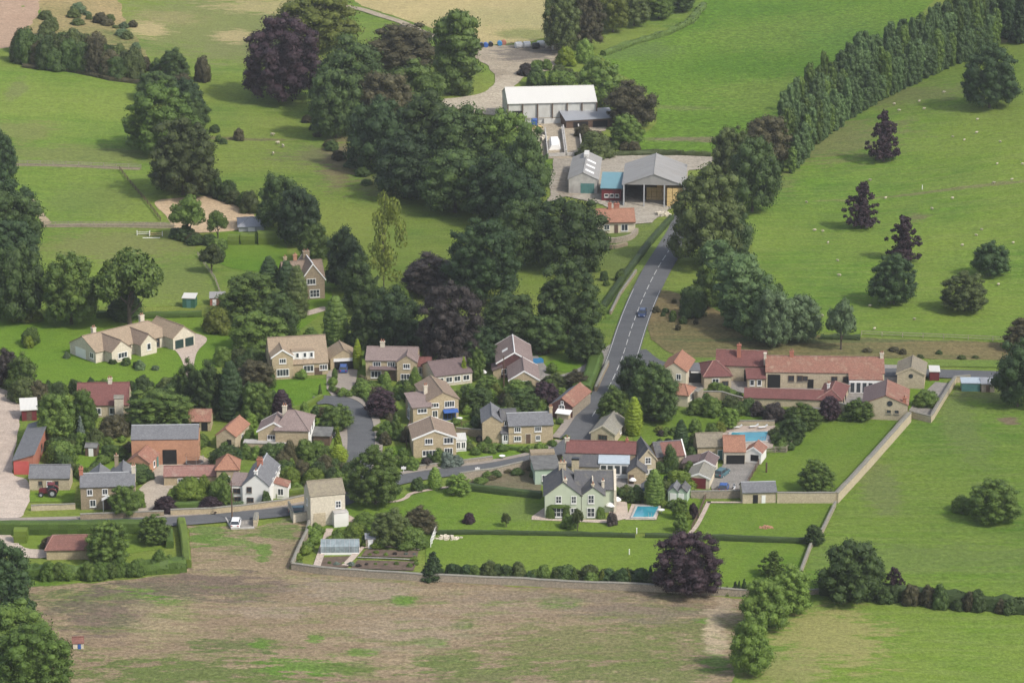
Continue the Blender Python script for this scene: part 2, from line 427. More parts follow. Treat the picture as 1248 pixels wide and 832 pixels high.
def fib(n, seed, lo=-1.0):
    rg = random.Random(seed); out = []
    for i in range(n):
        z = lo+(1-lo)*(i+0.5)/n; a = i*2.39996+rg.uniform(-.35, .35); r = math.sqrt(max(0, 1-z*z)); out.append((r*math.cos(a), r*math.sin(a), z))
    return out
def crown_round(nm, seed, nl=30, lr=0.17, zb=0.1, n=5200, ls=0.026, top=1.0, wob=0.12):
    """broad dome whose skirts come down near the ground, built of flattened leafy clumps"""
    rg = random.Random(seed); lobes = [((0, 0, .42), (.34, .34, .34))]
    sx, sy = rg.uniform(.92, 1.06), rg.uniform(.92, 1.06)
    for x, y, u in fib(nl, seed, -0.8):
        r = lr*rg.uniform(0.6, 1.35); k = 1+rg.uniform(-wob, wob)
        rad = math.sqrt(max(0, 1-u*u)) if u > 0 else (1-u**4)**.5; q = math.hypot(x, y) or 1
        x, y = x/q*rad, y/q*rad
        z = .43+(u*(.57-lr*.75)*k if u > 0 else u*(.40-lr*.4))
        lobes.append(((x*(.5-lr*.85)*k*sx, y*(.5-lr*.85)*k*sy, z), (r*1.08, r*1.08, r*0.72)))
    for i in range(5):   # stray clumps that break the outline
        a = rg.uniform(0, 6.28); u = rg.uniform(-.2, .9); w = math.sqrt(1-u*u)*.49
        lobes.append(((math.cos(a)*w, math.sin(a)*w, .43+max(u*.5, -.3)), (lr*.5, lr*.5, lr*.36)))
    return leafcloud(nm, lobes, n, ls, seed, core=.74, spread=.72, flat=.15, fuzz=.26)
def crown_open(nm, seed, nl=17, n=3800, ls=0.028):
    rg = random.Random(seed); lobes = []
    for x, y, z in fib(nl, seed, -0.35):
        r = rg.uniform(0.1, 0.17); k = rg.uniform(0.72, 1.08)
        lobes.append(((x*.38*k, y*.38*k, .56+z*.34*k), (r*1.15, r*1.15, r*.75)))
    for _ in range(5): lobes.append(((rg.uniform(-.14, .14), rg.uniform(-.14, .14), rg.uniform(.45, .75)), (.14, .14, .1)))
    return leafcloud(nm, lobes, n, ls, seed, core=0.66, spread=1.0)
def crown_poplar(nm, seed, n=3200):
    rg = random.Random(seed); lobes = []
    for i in range(16):
        z = 0.05+i*.057; w = .46*min(1, .72+z*.9)*(1-max(0, (z-.62)/.42)**2)**.6
        for k in range(4 if i < 14 else 2):
            a = i*1.3+k*1.57+rg.uniform(-.5, .5); q = w*rg.uniform(.35, .72)
            lobes.append(((q*math.cos(a), q*math.sin(a), z+rg.uniform(-.02, .02)), (w*.42, w*.42, rg.uniform(.05, .085))))
        lobes.append(((0, 0, z), (w*.6, w*.6, .06)))
    return leafcloud(nm, lobes, n, 0.026, seed, spread=0.9)
def crown_cone(nm, seed, n=3000, tip=0.03, pw=0.85, lump=0.09):
    rg = random.Random(seed); lobes = []
    for i in range(15):
        z = 0.06+0.9*i/15; w = max(tip, .46*(1-z)**pw)
        lobes.append(((0, 0, z), (w*.8, w*.8, .07)))
        for k in range(max(3, int(10*w/.45))):
            a = rg.uniform(0, 6.28); r = lump*(0.5+w)
            lobes.append(((math.cos(a)*w*.8, math.sin(a)*w*.8, z+rg.uniform(-.03, .03)), (r, r, r*.7)))
    return leafcloud(nm, lobes, n, 0.024, seed, spread=0.9)
def crown_flame(nm, seed, n=3000, ls=.02):
    """dense smooth clipped or naturally tight conifer, egg shaped"""
    rg = random.Random(seed); lobes = []
    for i in range(11):
        z = 0.07+.085*i; w = .47*math.sin(math.pi*min(.97, .22+z*.78))**.6
        lobes.append(((0, 0, z), (w, w, .1)))
        for k in range(5):
            a = rg.uniform(0, 6.28); lobes.append(((math.cos(a)*w*.72, math.sin(a)*w*.72, z), (w*.3, w*.3, .08)))
    return leafcloud(nm, lobes, n, ls, seed, core=.92, spread=.6)
def crown_bush(nm, seed, n=1900, ls=.04, nl=15, lr=.24):
    rg = random.Random(seed); lobes = [((0, 0, .35), (.36, .36, .42))]
    for x, y, z in fib(nl, seed, -0.1):
        r = lr*rg.uniform(.65, 1.2)
        lobes.append(((x*(.5-lr)*rg.uniform(.85, 1.15), y*(.5-lr)*rg.uniform(.85, 1.15), .12+max(0, z)*(.88-lr*1.1)*rg.uniform(.8, 1.1)), (r, r, r*1.05)))
    return leafcloud(nm, lobes, n, ls, seed, spread=.8)
def crown_spiky(nm, seed, n=4200):
    """young tree: broad low ragged cone of short upswept sprays"""
    rg = random.Random(seed); lobes = []
    for i in range(120):
        z = .10+.86*rg.random()**1.5; w = .50*min(1, (z+.10)/.26)*min(1, (1.02-z)/.62)**.85; a = rg.uniform(0, 6.28); q = rg.random()**.5*1.06*w; r = rg.uniform(.035, .072)
        lobes.append(((math.cos(a)*q, math.sin(a)*q, z), (r*1.25, r*1.25, r*.62)))
    for i in range(8): z = .14+i*.095; lobes.append(((0, 0, z), (.25*(1-z)+.03, .25*(1-z)+.03, .08)))
    return leafcloud(nm, lobes, n, .026, seed, core=.7, spread=1.0)
def crown_birch(nm, seed, n=2600):
    rg = random.Random(seed); lobes = []
    for i in range(24):
        z = rg.uniform(.30, .94); w = .42*math.sin(math.pi*min(.98, (z-.12)/.95))**.8; a = rg.uniform(0, 6.28); q = rg.uniform(.1, 1)*w
        lobes.append(((math.cos(a)*q, math.sin(a)*q, z), (rg.uniform(.1, .17), rg.uniform(.1, .17), rg.uniform(.05, .09))))
    lobes.append(((.34, .02, .27), (.15, .15, .05)))
    return leafcloud(nm, lobes, 2300, .021, seed, core=.42, spread=1.3)
def trunkmesh(nm, seed, top=.7, r=.03, limbs=6, z0=.2):
    rg = random.Random(seed); mb = MB(); p = Vector((0, 0, -.03)); rr = r*1.35; n = 5
    for i in range(n):
        q = Vector((rg.uniform(-.012, .012)*(i+1), rg.uniform(-.012, .012)*(i+1), top*(i+1)/n)); r2 = r*(1-.8*(i+1)/n)
        mb.tube(p, q, rr, r2, 8); p, rr = q, r2
    for i in range(limbs):
        z = z0+(top-z0)*rg.random()*.8; a = i*2.4+rg.random(); l = rg.uniform(.2, .34)
        m = Vector((math.cos(a)*l*.5, math.sin(a)*l*.5, z+l*.35)); e = Vector((math.cos(a)*l, math.sin(a)*l, z+l*.85))
        mb.tube((0, 0, z), m, r*.5, r*.3, 6); mb.tube(m, e, r*.3, r*.1, 6)
    return mb.mesh(nm, M['bark'], smooth=True)
SH = {}     # shape -> (list of crown meshes, trunk mesh, clear height fraction)
def shape(k, ms, tr, zb): SH[k] = (ms, tr, zb)
TR = trunkmesh('trunk', 3); TRT = trunkmesh('trunk', 5, .85, .018, 5, .3); TRO = trunkmesh('trunk', 8, .66, .042, 9, .16); TRB = trunkmesh('trunk', 11, .9, .016, 8, .3)
shape('r', [crown_round('crown', s, nl, lr, .1, 8000, .019, wob=wb) for s, nl, lr, wb in ((1, 70, .118, .2), (2, 58, .13, .25), (3, 84, .105, .2), (4, 62, .125, .3), (16, 76, .112, .24))], TR, .03)
shape('R', [crown_round('crown', s, 125, .085, .08, 13000, .0148, wob=wb) for s, wb in ((14, .2), (15, .26), (17, .23))], TR, .03)
shape('o', [crown_open('crown', s) for s in (5, 6)], TRO, .14)
shape('p', [crown_poplar('crown', s) for s in (7, 8, 9)], TRT, .04)
shape('c', [crown_cone('crown', s) for s in (10, 11)], TR, .03)
shape('k', [crown_flame('crown', s) for s in (12, 13)], TR, .0)
shape('b', [crown_bush('bush', s, 2400, .032, 24, .19) for s in (20, 21, 22, 23, 26, 27)], None, 0)
shape('B', [crown_bush('bush', s, 3600, .028, 26, .19) for s in (24, 25)], None, 0)
shape('s', [crown_spiky('crown', s) for s in (30, 31, 32)], TR, .08)
shape('y', [crown_birch('crown', 40)], TRB, .18)
shape('q', [crown_bush('bush', s, 1500, .03, 8, .3) for s in (50,)], None, 0)
_cnt = {}
trnd = random.Random(77)
def grow(k, mat, loc, w, H, name, label, cat=None, group=None):
    ms, tr, zb = SH[k]; i = _cnt.get(k, 0); _cnt[k] = i+1
    me = ms[i % len(ms)]; mt = L[mat]
    rz = trnd.uniform(0, 6.28)
    if tr is None:
        o = link(name, me, None, loc); tag(o, label, cat or 'shrub', group); cr = o
    else:
        o = empty(name, loc, label, cat or 'tree', group)
        cr = link('crown', me, o); tk = link('trunk', tr, o)
        tk.scale = (max(w*.8, H*.35), max(w*.8, H*.35), H); tk.rotation_euler.z = rz
    cr.scale = (w*trnd.uniform(.94, 1.06), w*trnd.uniform(.94, 1.06), H); cr.rotation_euler.z = rz
    cr.material_slots[0].link = 'OBJECT'; cr.material_slots[0].material = mt
    return o
def tree(k, mat, x0, y0, x1, y1, name, label, group=None, cat=None):
    """plant a tree whose crown fills the photo box; real width and height follow from its ground point"""
    zb = SH[k][2]; xc, yc = (x0+x1)/2, (y0+y1)/2
    p = P(xc, y1); H = 5
    for _ in range(6):
        s = ppm(p); w = (x1-x0)/s; r = w/2
        dv = p+Vector((0, 0, H/2-CH)); el = math.asin(-dv.z/dv.length)
        hp = (y1-y0)/2/s
        a = math.sqrt(max(hp*hp-(r*math.sin(el))**2, (.3*r)**2))/math.cos(el)
        H = 2*a/(1-zb); p = P(xc, yc, H*(1+zb)/2)
    p.z = h(p.x, p.y)
    return grow(k, mat, p, w*.97, H*.97, name, label, cat, group)
def hedge(name, px, w, hh, mat, label, group=None, leaf=.16, dens=20, lump=.12, curve=False, cat='hedge'):
    """clipped or shaggy hedge of width w and height hh metres along ground pixels"""
    pts = centre(px, curve) if len(px) > 2 and curve else [Vector(P(*p)[:2]) for p in px]
    if lump >= .2: leaf, dens = .36, 13
    rg = np.random.default_rng(abs(hash(label)) % 9999 if False else len(label)*37+int(px[0][0]))
    V, Fc = [], []; nv = 0
    # body: lofted rounded section
    prof = [(-.5, 0), (-.52, .5), (-.44, .86), (-.28, .98), (.28, .98), (.44, .86), (.52, .5), (.5, 0)]
    fine = []
    for a, b in zip(pts, pts[1:]):
        n = max(1, int((b-a).length/1.5))
        fine += [a.lerp(b, k/n) for k in range(n)]
    fine.append(pts[-1])
    rings = []
    lf = side(fine, 1.0)
    org = Vector((fine[0].x, fine[0].y, h(fine[0].x, fine[0].y)))
    for i, p in enumerate(fine):
        nd = lf[i]-p; k = 1+rg.uniform(-lump, lump)*.6; z0 = h(p.x, p.y)
        rings.append([Vector((p.x+nd.x*u*w*.86*k, p.y+nd.y*u*w*.86*k, z0-.05+v*hh*.88*(1+rg.uniform(-lump, lump)*.8)))-org for u, v in prof])
    mb = MB(); mb.loft(rings)
    V = [tuple(p) for p in mb.v]; Fc = list(mb.f)
    # leaves over the body
    quads = []
    for f in mb.f:
        q = [np.array(mb.v[i]) for i in f]
        if len(q) == 4: tris = ((q[0], q[1], q[2]), (q[0], q[2], q[3]))
        else: tris = tuple((q[0], q[i], q[i+1]) for i in range(1, len(q)-1))
        for t in tris:
            nn = np.cross(t[1]-t[0], t[2]-t[0]); ar = np.linalg.norm(nn)/2
            if ar < 1e-4: continue
            nn = nn/np.linalg.norm(nn)
            if nn[2] < -.5: continue
            for _ in range(rg.poisson(ar*dens)):
                u, v = rg.random(2)
                if u+v > 1: u, v = 1-u, 1-v
                p = t[0]+(t[1]-t[0])*u+(t[2]-t[0])*v+nn*rg.uniform(.0, .16+lump*1.5)
                nr = nn+rg.normal(size=3)*(.6+lump); nr /= np.linalg.norm(nr)
                a = np.cross(nr, rg.normal(size=3)); a /= np.linalg.norm(a); b = np.cross(nr, a); s = leaf*rg.uniform(.6, 1.3)
                k = len(V); V += [tuple(p-a*s), tuple(p-b*s*.65), tuple(p+a*s), tuple(p+b*s*.65)]; Fc.append((k, k+1, k+2, k+3))
    me = bpy.data.meshes.new(name); me.from_pydata(V, [], Fc); me.materials.append(L[mat])
    for pl in list(me.polygons)[:len(mb.f)]: pl.use_smooth = True
    return tag(link(name, me, None, org), label, cat, group)
# ------------------------------------------------------------------ walls and fences
def stonewall(name, px, th, hh, label, mat='wallstone', cop=True, group=None, curve=False, cat='wall', copmat=None, steps=True):
    pts = centre(px, curve, 4) if curve else [Vector(P(*p)[:2]) for p in px]
    fine = []
    for a, b in zip(pts, pts[1:]):
        n = max(1, int((b-a).length/2.2)); fine += [a.lerp(b, k/n) for k in range(n)]
    fine.append(pts[-1])
    rg = random.Random(len(label)+int(px[0][0])); org = Vector((fine[0].x, fine[0].y, h(*fine[0])))
    o = empty(name, org, label, cat, group)
    a, b = side(fine, th/2), side(fine, -th/2)
    w, c = MB(), MB(); ca, cb = side(fine, th/2+.05), side(fine, -th/2-.05)
    zt = [h(*p)+hh*(1+rg.uniform(-.04, .04)) for p in fine]
    V3 = lambda p, z: Vector((p[0], p[1], z))
    w.loft([[V3(a[i], h(*fine[i])-.3), V3(b[i], h(*fine[i])-.3), V3(b[i], zt[i]), V3(a[i], zt[i])] for i in range(len(fine))])
    w.build('wall', M[mat], o)
    if cop:
        c.loft([[V3(ca[i], zt[i]-.02), V3(cb[i], zt[i]-.02), V3(cb[i], zt[i]+.1), V3(fine[i], zt[i]+.17), V3(ca[i], zt[i]+.1)] for i in range(len(fine))])
        c.build('coping', M[copmat or 'grstone'], o)
    return o
def railfence(name, px, hh, label, gap=3.0, rails=3, mat='ltwood', group=None, mesh_panel=False):
    pts = [Vector(P(*p)[:2]) for p in px]; fine = []
    for a, b in zip(pts, pts[1:]):
        n = max(1, int((b-a).length/gap)); fine += [a.lerp(b, k/n) for k in range(n)]
    fine.append(pts[-1]); o = empty(name, Vector((*fine[0], h(*fine[0]))), label, 'fence', group)
    for p in fine:
        mb = MB(); mb.cbox((p.x, p.y, h(*p)-.3), .12, .12, hh+.3); mb.build('post', M[mat], o)
    for r in range(rails):
        mb = MB()
        for a, b in zip(fine, fine[1:]):
            z = hh*(r+1)/(rails+.15); d = Vector((*(b-a), 0)).normalized(); n = Vector((-d.y, d.x, 0))
            A, B = Vector((*a, h(*a)+z)), Vector((*b, h(*b)+z))
            mb.box(A-n*.03-Vector((0, 0, .06)), B-A, n*.06, (0, 0, .11))
        mb.build('rail', M[mat], o)
    return o
# ------------------------------------------------------------------ buildings
FOOT = []
class Blk:
    def at(s, u, v, z=0.0): return s.o+s.ux*u+s.uy*v+Vector((0, 0, z))
class House:
    def __init__(s, name, label, at, cat='house', group=None):
        p = P(*at) if len(at) == 2 else Vector(at); s.z = p.z
        s.root = empty(name, p, label, cat, group)
    def block(s, A=None, B=None, depth=6, eave=2.5, rise=2, ridge='x', wall='stone', roof='red', hip=(0, 0), oh=.3, vg=.12, org=None, yaw=None, width=None,
              cap=None, wallname='wall', mono=None, parapet=.0, sink=.8, fascia=None, gable=None, noroof=False):
        b = Blk()
        if org is None:
            a = P(*A); b.o = Vector((a.x, a.y, s.z))
            if yaw is None:
                e = P(*B); d = Vector((e.x-a.x, e.y-a.y, 0)); b.ux = d.normalized(); width = d.length
            elif B is not None and width is None:
                e = P(*B); width = abs(e.x-a.x)/math.cos(R(yaw))
        else: b.o = Vector((org.x, org.y, s.z if org.z < .5+s.z and abs(org.z-s.z) < 60 else org.z))
        if yaw is not None: b.ux = Vector((math.cos(R(yaw)), math.sin(R(yaw)), 0))
        b.uy = Vector((-b.ux.y, b.ux.x, 0)); b.w, b.d, b.e, b.r, b.ridge = width, depth, eave, rise, ridge; FOOT.append(b)
        w, d, e, r = width, depth, eave, rise
        mb = MB(); rf = MB(); q = b.at; rc = MB(); T = .16
        base = [q(0, 0, -sink), q(w, 0, -sink), q(w, d, -sink), q(0, d, -sink)]
        if mono:
            hz = {'F': (e, e, e+r, e+r), 'B': (e+r, e+r, e, e), 'L': (e, e+r, e+r, e), 'R': (e+r, e, e, e+r)}[mono]
            uv = [(0, 0), (w, 0), (w, d), (0, d)]; top = [q(u, v, z) for (u, v), z in zip(uv, hz)]
            uo = [(-oh, -oh), (w+oh, -oh), (w+oh, d+oh), (-oh, d+oh)]
            def zz(u, v):
                return e+r*{'F': v/d, 'B': 1-v/d, 'L': u/w, 'R': 1-u/w}[mono]
            if not noroof: rf.slab([q(u, v, zz(u, v)+T) for u, v in uo], T-.01)
            for i in range(4): mb.poly([base[i], base[(i+1) % 4], top[(i+1) % 4], top[i]])
        elif ridge == 'flat':
            top = [p+Vector((0, 0, e+sink)) for p in base]
            for i in range(4): mb.poly([base[i], base[(i+1) % 4], top[(i+1) % 4], top[i]])
            rf.slab([q(-oh, -oh, e+T), q(w+oh, -oh, e+T), q(w+oh, d+oh, e+T), q(-oh, d+oh, e+T)], T-.01)
        else:
            if ridge == 'x': Q = lambda u, v, z: q(u, v, z); LW, LD = w, d
            else: Q = lambda u, v, z: q(v, d-u, z); LW, LD = d, w      # long axis runs front to back
            hl, hr = hip; k = r/(LD/2); zo = -oh*k
            y0, y1 = -oh, LD+oh; x0 = -(oh if hl else vg); x1 = LW+(oh if hr else vg); ym = LD/2
            rl, rr = (hl if hl else -vg), (LW-hr if hr else LW+vg)
            zt = lambda z: z+T
            rf.slab([Q(x0, y0, zt(e+zo)), Q(x1, y0, zt(e+zo)), Q(rr, ym, zt(e+r)), Q(rl, ym, zt(e+r))], T-.01)
            rf.slab([Q(x1, y1, zt(e+zo)), Q(x0, y1, zt(e+zo)), Q(rl, ym, zt(e+r)), Q(rr, ym, zt(e+r))], T-.01)
            if hl: rf.slab([Q(x0, y1, zt(e+zo)), Q(x0, y0, zt(e+zo)), Q(rl, ym, zt(e+r))], T-.01)
            if hr: rf.slab([Q(x1, y0, zt(e+zo)), Q(x1, y1, zt(e+zo)), Q(rr, ym, zt(e+r))], T-.01)
            ln = [(Q(rl, ym, e+r+T), Q(rr, ym, e+r+T))]
            if hl: ln += [(Q(rl, ym, e+r+T), Q(x0, y0, e+zo+T)), (Q(rl, ym, e+r+T), Q(x0, y1, e+zo+T))]
            if hr: ln += [(Q(rr, ym, e+r+T), Q(x1, y0, e+zo+T)), (Q(rr, ym, e+r+T), Q(x1, y1, e+zo+T))]
            for p0, p1 in ln: rc.tube(p0, p1, .13, .13, 6)
            gl = [Q(0, LD, -sink), Q(0, 0, -sink), Q(0, 0, e)]+([] if hl else [Q(0, ym, e+r)])+[Q(0, LD, e)]
            gr = [Q(LW, 0, -sink), Q(LW, LD, -sink), Q(LW, LD, e)]+([] if hr else [Q(LW, ym, e+r)])+[Q(LW, 0, e)]
            mb.poly(gl); mb.poly(gr)
            mb.poly([Q(0, 0, -sink), Q(LW, 0, -sink), Q(LW, 0, e), Q(0, 0, e)]); mb.poly([Q(LW, LD, -sink), Q(0, LD, -sink), Q(0, LD, e), Q(LW, LD, e)])
            if gable:  # pale barge boards on the gable ends
                b.barge = []
                for X, on, sg in ((x0, not hl, -1), (x1, not hr, 1)):
                    if not on: continue
                    for ya in (y0, y1):
                        p0, p1 = Q(X, ya, e+zo-.12), Q(X, ym, e+r-.12); ox = Q(X+sg*.05, ya, e+zo-.12)-p0
                        fb = MB(); fb.box(p0, p1-p0, ox, (0, 0, .34)); b.barge.append(fb)
        b.wallob = mb.build(wallname, M[wall], s.root)
        b.roofob = None
        if rf.v:
            b.roofob = rf.build('roof', M[roof], s.root)
            if rc.v: rc.build('ridge_tile', M[cap or roof], b.roofob)
            if gable and ridge in 'xy' and not mono: [fb.build('barge_board', M[gable], b.roofob) for fb in b.barge]
        if fascia:
            fb = MB(); k = 0 if (mono or ridge == 'flat') else rise/((d if ridge == 'x' else w)/2)
            if ridge == 'x' or mono == 'F' or ridge == 'flat': fb.box(q(-.05, -oh-.04, e-oh*k-.16), b.ux*(w+.1), b.uy*.05, (0, 0, .26))
            fb.build('fascia', M[fascia], b.roofob)
        return b
    def frame(s, b, face):
        return {'F': (b.o, b.ux, -b.uy, b.w), 'R': (b.at(b.w, 0), b.uy, b.ux, b.d), 'L': (b.at(0, b.d), -b.uy, -b.ux, b.d), 'B': (b.at(b.w, b.d), -b.ux, b.uy, b.w)}[face]
    def win(s, b, face, fu, z, w=1.2, hh=1.2, cols=2, rows=1, fr='frame', glass='glass', sill=True, name='window', th=.07):
        o, d, n, W = s.frame(b, face); c = o+d*(fu*W-w/2)+Vector((0, 0, z)); Z = Vector((0, 0, 1))
        g = MB(); g.box(c+n*.012, d*w, n*.03, Z*hh); go = g.build(name, M[glass], s.root)
        if fr:
            f = MB(); t = th; e = n*.075
            for (u, v, a, q) in [(-t, -t, w+2*t, t*1.6), (-t, hh-t*.6, w+2*t, t*1.6), (-t, 0, t*1.7, hh), (w-t*.7, 0, t*1.7, hh)]+\
                    [(w*i/cols-t*.5, 0, t, hh) for i in range(1, cols)]+[(0, hh*i/rows-t*.4, w, t*.8) for i in range(1, rows)]:
                f.box(c+d*u+Z*v+n*.004, d*a, e, Z*q)
            f.build('frame', M[fr], go)
            if sill:
                q = MB(); q.box(c-d*.12-Z*.2+n*.004, d*(w+.24), n*.14, Z*.09); q.build('sill', M['grstone'] if fr != 'frame' else M[fr], go)
        return go
    def door(s, b, face, fu, w=1.0, hh=2.0, mat='wood', name='door', z=0.0, fr=None):
        o, d, n, W = s.frame(b, face); c = o+d*(fu*W-w/2)+Vector((0, 0, z))
        g = MB(); g.box(c+n*.01, d*w, n*.05, (0, 0, hh)); go = g.build(name, M[mat], s.root)
        if fr:
            f = MB()
            for u, v, a, q in ((-.1, 0, .1, hh+.1), (w, 0, .1, hh+.1), (0, hh, w, .1)): f.box(c+d*u+Vector((0, 0, v))+n*.004, d*a, n*.09, (0, 0, q))
            f.build('frame', M[fr], go)
        return go
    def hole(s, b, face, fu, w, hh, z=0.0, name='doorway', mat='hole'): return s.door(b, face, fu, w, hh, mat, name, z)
    def chim(s, b, fu, fv, w=.9, d=.6, top=1.3, mat='stone', pots=2, low=1.6):
        """stack standing on the block's roof at fraction fu, fv; top is above the ridge"""
        c = b.at(fu*b.w, fv*b.d, b.e+b.r); mb = MB(); yaw = math.atan2(b.ux.y, b.ux.x)
        mb.cbox(c-Vector((0, 0, low)), w, d, low+top, yaw); mb.cbox(c+Vector((0, 0, top)), w+.16, d+.16, .14, yaw)
        for i in range(pots):
            p = c+b.ux*((i-(pots-1)/2)*w/max(1, pots))+Vector((0, 0, top+.12)); mb.tube(p, p+Vector((0, 0, .5)), .14, .11, 8, 1)
        return mb.build('chimney', [M[mat], M['orange']], b.roofob or s.root)
    def part(s, name, mb, mat, parent=None): return mb.build(name, M[mat] if isinstance(mat, str) else mat, parent or s.root)
# ------------------------------------------------------------------ vehicles and small things
def xf(o, yaw):
    ux = Vector((math.cos(yaw), math.sin(yaw), 0)); uy = Vector((-ux.y, ux.x, 0))
    return lambda x, y, z: o+ux*x+uy*y+Vector((0, 0, z))
def car(px, yaw, paint, label, name='parked_car', L_=4.3, W=1.76, H=1.45, z=0.0, van=False):
    """front of the car points along yaw"""
    o = P(*px)+Vector((0, 0, z)); r = empty(name, o, label, 'car'); q = xf(o, R(yaw)); a = L_/2
    # lower body lofted along its length: x, half width, bottom, top
    secs = [(-a, .72, .42, .82), (-a+.12, .82, .28, .93), (-a+.7, .88, .24, .97), (0, .9, .22, .95), (a-1.15, .89, .24, .93), (a-.35, .84, .26, .80), (a-.06, .74, .32, .66), (a, .62, .4, .58)]
    k = W/1.8; mb = MB()
    mb.loft([[q(x, -w*k, zb), q(x, w*k, zb), q(x, w*k*1.0, zb+(zt-zb)*.62), q(x, w*k*.92, zt), q(x, -w*k*.92, zt), q(x, -w*k, zb+(zt-zb)*.62)] for x, w, zb, zt in secs])
    body = mb.build('body', M[paint], r, smooth=False)
    rb, rf_ = (-a+.35, a-1.75) if not van else (-a+.15, a-1.3)
    ring = lambda f, z: [q(rb-.28+f*.42, -(.84-f*.20)*k, z), q(a-1.0-f*.72, -(.84-f*.20)*k, z), q(a-1.0-f*.72, (.84-f*.20)*k, z), q(rb-.28+f*.42, (.84-f*.20)*k, z)]
    g = MB(); g.loft([ring(0, .9), ring(1, H-.07)]); g.build('window_band', M['glass'], r)
    t = MB(); t.loft([ring(.98, H-.09), ring(1.03, H-.02), [p.lerp(q(-.35, 0, H), .25)+Vector((0, 0, .0)) for p in ring(1.0, H+.03)]]); t.build('roof_panel', M[paint], r)
    pl = MB()
    for sg in (-1, 1):
        for x0, x1 in ((rb-.2, rb+.18), (.0, -.02), (a-.98, a-1.7)):
            pl.tube(q(x0, sg*.83*k, .9), q(x1, sg*.645*k, H-.06), .045, .04, 5)
    pl.build('pillar', M[paint], r)
    for x in (-a+.75, a-.85):
        for sg in (-1, 1):
            w = MB(); w.tube(q(x, sg*W*.5, .31), q(x, sg*(W*.5-.2), .31), .31, .31, 14)
            wo = w.build('wheel', M['tyre'], r)
            w = MB(); w.tube(q(x, sg*(W*.5+.012), .31), q(x, sg*(W*.5-.02), .31), .19, .2, 10); w.build('rim', M['lead'], wo)
    for sg in (-1, 1):
        for nm, x, m, z0 in (('headlight', a-.14, 'lamp', .56), ('tail_light', -a-.015, 'redlamp', .66)):
            b = MB(); b.cbox(q(x, sg*.58*k, z0), .14, .3, .15, R(yaw)); b.build(nm, M[m], r)
    return r
def tractor(px, yaw, label):
    o = P(*px); r = empty('tractor', o, label, 'tractor'); q = xf(o, R(yaw))
    b = MB(); b.loft([[q(x, -w, zb), q(x, w, zb), q(x, w, zt), q(x, -w, zt)] for x, w, zb, zt in ((-.9, .35, .6, 1.1), (.1, .4, .6, 1.25), (.3, .38, .6, 1.5), (1.7, .34, .65, 1.42), (1.85, .28, .75, 1.25))]); b.build('bonnet', M['maroonp'], r)
    c = MB(); c.loft([[q(-1.0, -.7, 1.0), q(.2, -.7, 1.0), q(.2, .7, 1.0), q(-1.0, .7, 1.0)], [q(-.9, -.62, 2.3), q(.05, -.62, 2.3), q(.05, .62, 2.3), q(-.9, .62, 2.3)]]); cb = c.build('cab', M['glass'], r)
    t = MB(); t.box(q(-1.05, -.72, 2.3), q(.2, -.72, 2.3)-q(-1.05, -.72, 2.3), q(0, 1.44, 0)-o, (0, 0, .12)); t.build('cab_roof', M['maroonp'], cb)
    for x, sg, rr, ww in ((-.75, -1, .8, .42), (-.75, 1, .8, .42), (1.35, -1, .48, .28), (1.35, 1, .48, .28)):
        w = MB(); w.tube(q(x, sg*.72, rr), q(x, sg*(.72+ww), rr), rr, rr, 18); wo = w.build('wheel', M['tyre'], r)
        w = MB(); w.tube(q(x, sg*(.70), rr), q(x, sg*(.735+ww), rr), rr*.55, rr*.5, 12); w.build('rim', M['lead'], wo)
        if rr > .6:
            m = MB(); m.loft([[q(x+rr*1.08*math.cos(A), sg*.70, rr+rr*1.08*math.sin(A)), q(x+rr*1.08*math.cos(A), sg*(.75+ww), rr+rr*1.08*math.sin(A)), q(x+rr*1.14*math.cos(A), sg*(.75+ww), rr+rr*1.14*math.sin(A)), q(x+rr*1.14*math.cos(A), sg*.70, rr+rr*1.14*math.sin(A))] for A in [R(d) for d in range(20, 161, 20)]]); m.build('mudguard', M['maroonp'], r)
    e = MB(); e.tube(q(1.1, .2, 1.4), q(1.1, .2, 2.2), .05, .05, 8); e.build('exhaust', M['black'], r)
    return r
def motorbike(px, yaw, label):
    o = P(*px); r = empty('motor_scooter', o, label, 'scooter'); q = xf(o, R(yaw))
    for x in (-.62, .62):
        w = MB(); w.tube(q(x, -.06, .28), q(x, .06, .28), .28, .28, 14); w.build('wheel', M['tyre'], r)
    b = MB(); b.loft([[q(x, -w, zb), q(x, w, zb), q(x, w, zt), q(x, -w, zt)] for x, w, zb, zt in ((-.9, .1, .5, .72), (-.4, .2, .3, .78), (.0, .18, .24, .45), (.35, .2, .3, .5), (.55, .16, .4, .9), (.75, .1, .5, .8))]); b.build('body', M['carwhite'], r)
    s = MB(); s.loft([[q(x, -w, .78), q(x, w, .78), q(x, w*.8, zt), q(x, -w*.8, zt)] for x, w, zt in ((-.85, .12, .86), (-.4, .19, .88), (-.05, .14, .84))]); s.build('seat', M['black'], r)
    f = MB(); f.tube(q(.62, 0, .28), q(.42, 0, 1.0), .035, .035, 6); f.tube(q(.42, -.34, 1.02), q(.42, .34, 1.02), .03, .03, 6); f.build('handlebar', M['black'], r)
    w = MB(); w.slab([q(.5, -.2, .9), q(.5, .2, .9), q(.36, .18, 1.35), q(.36, -.18, 1.35)], .02); w.build('windscreen', M['frame'], r)
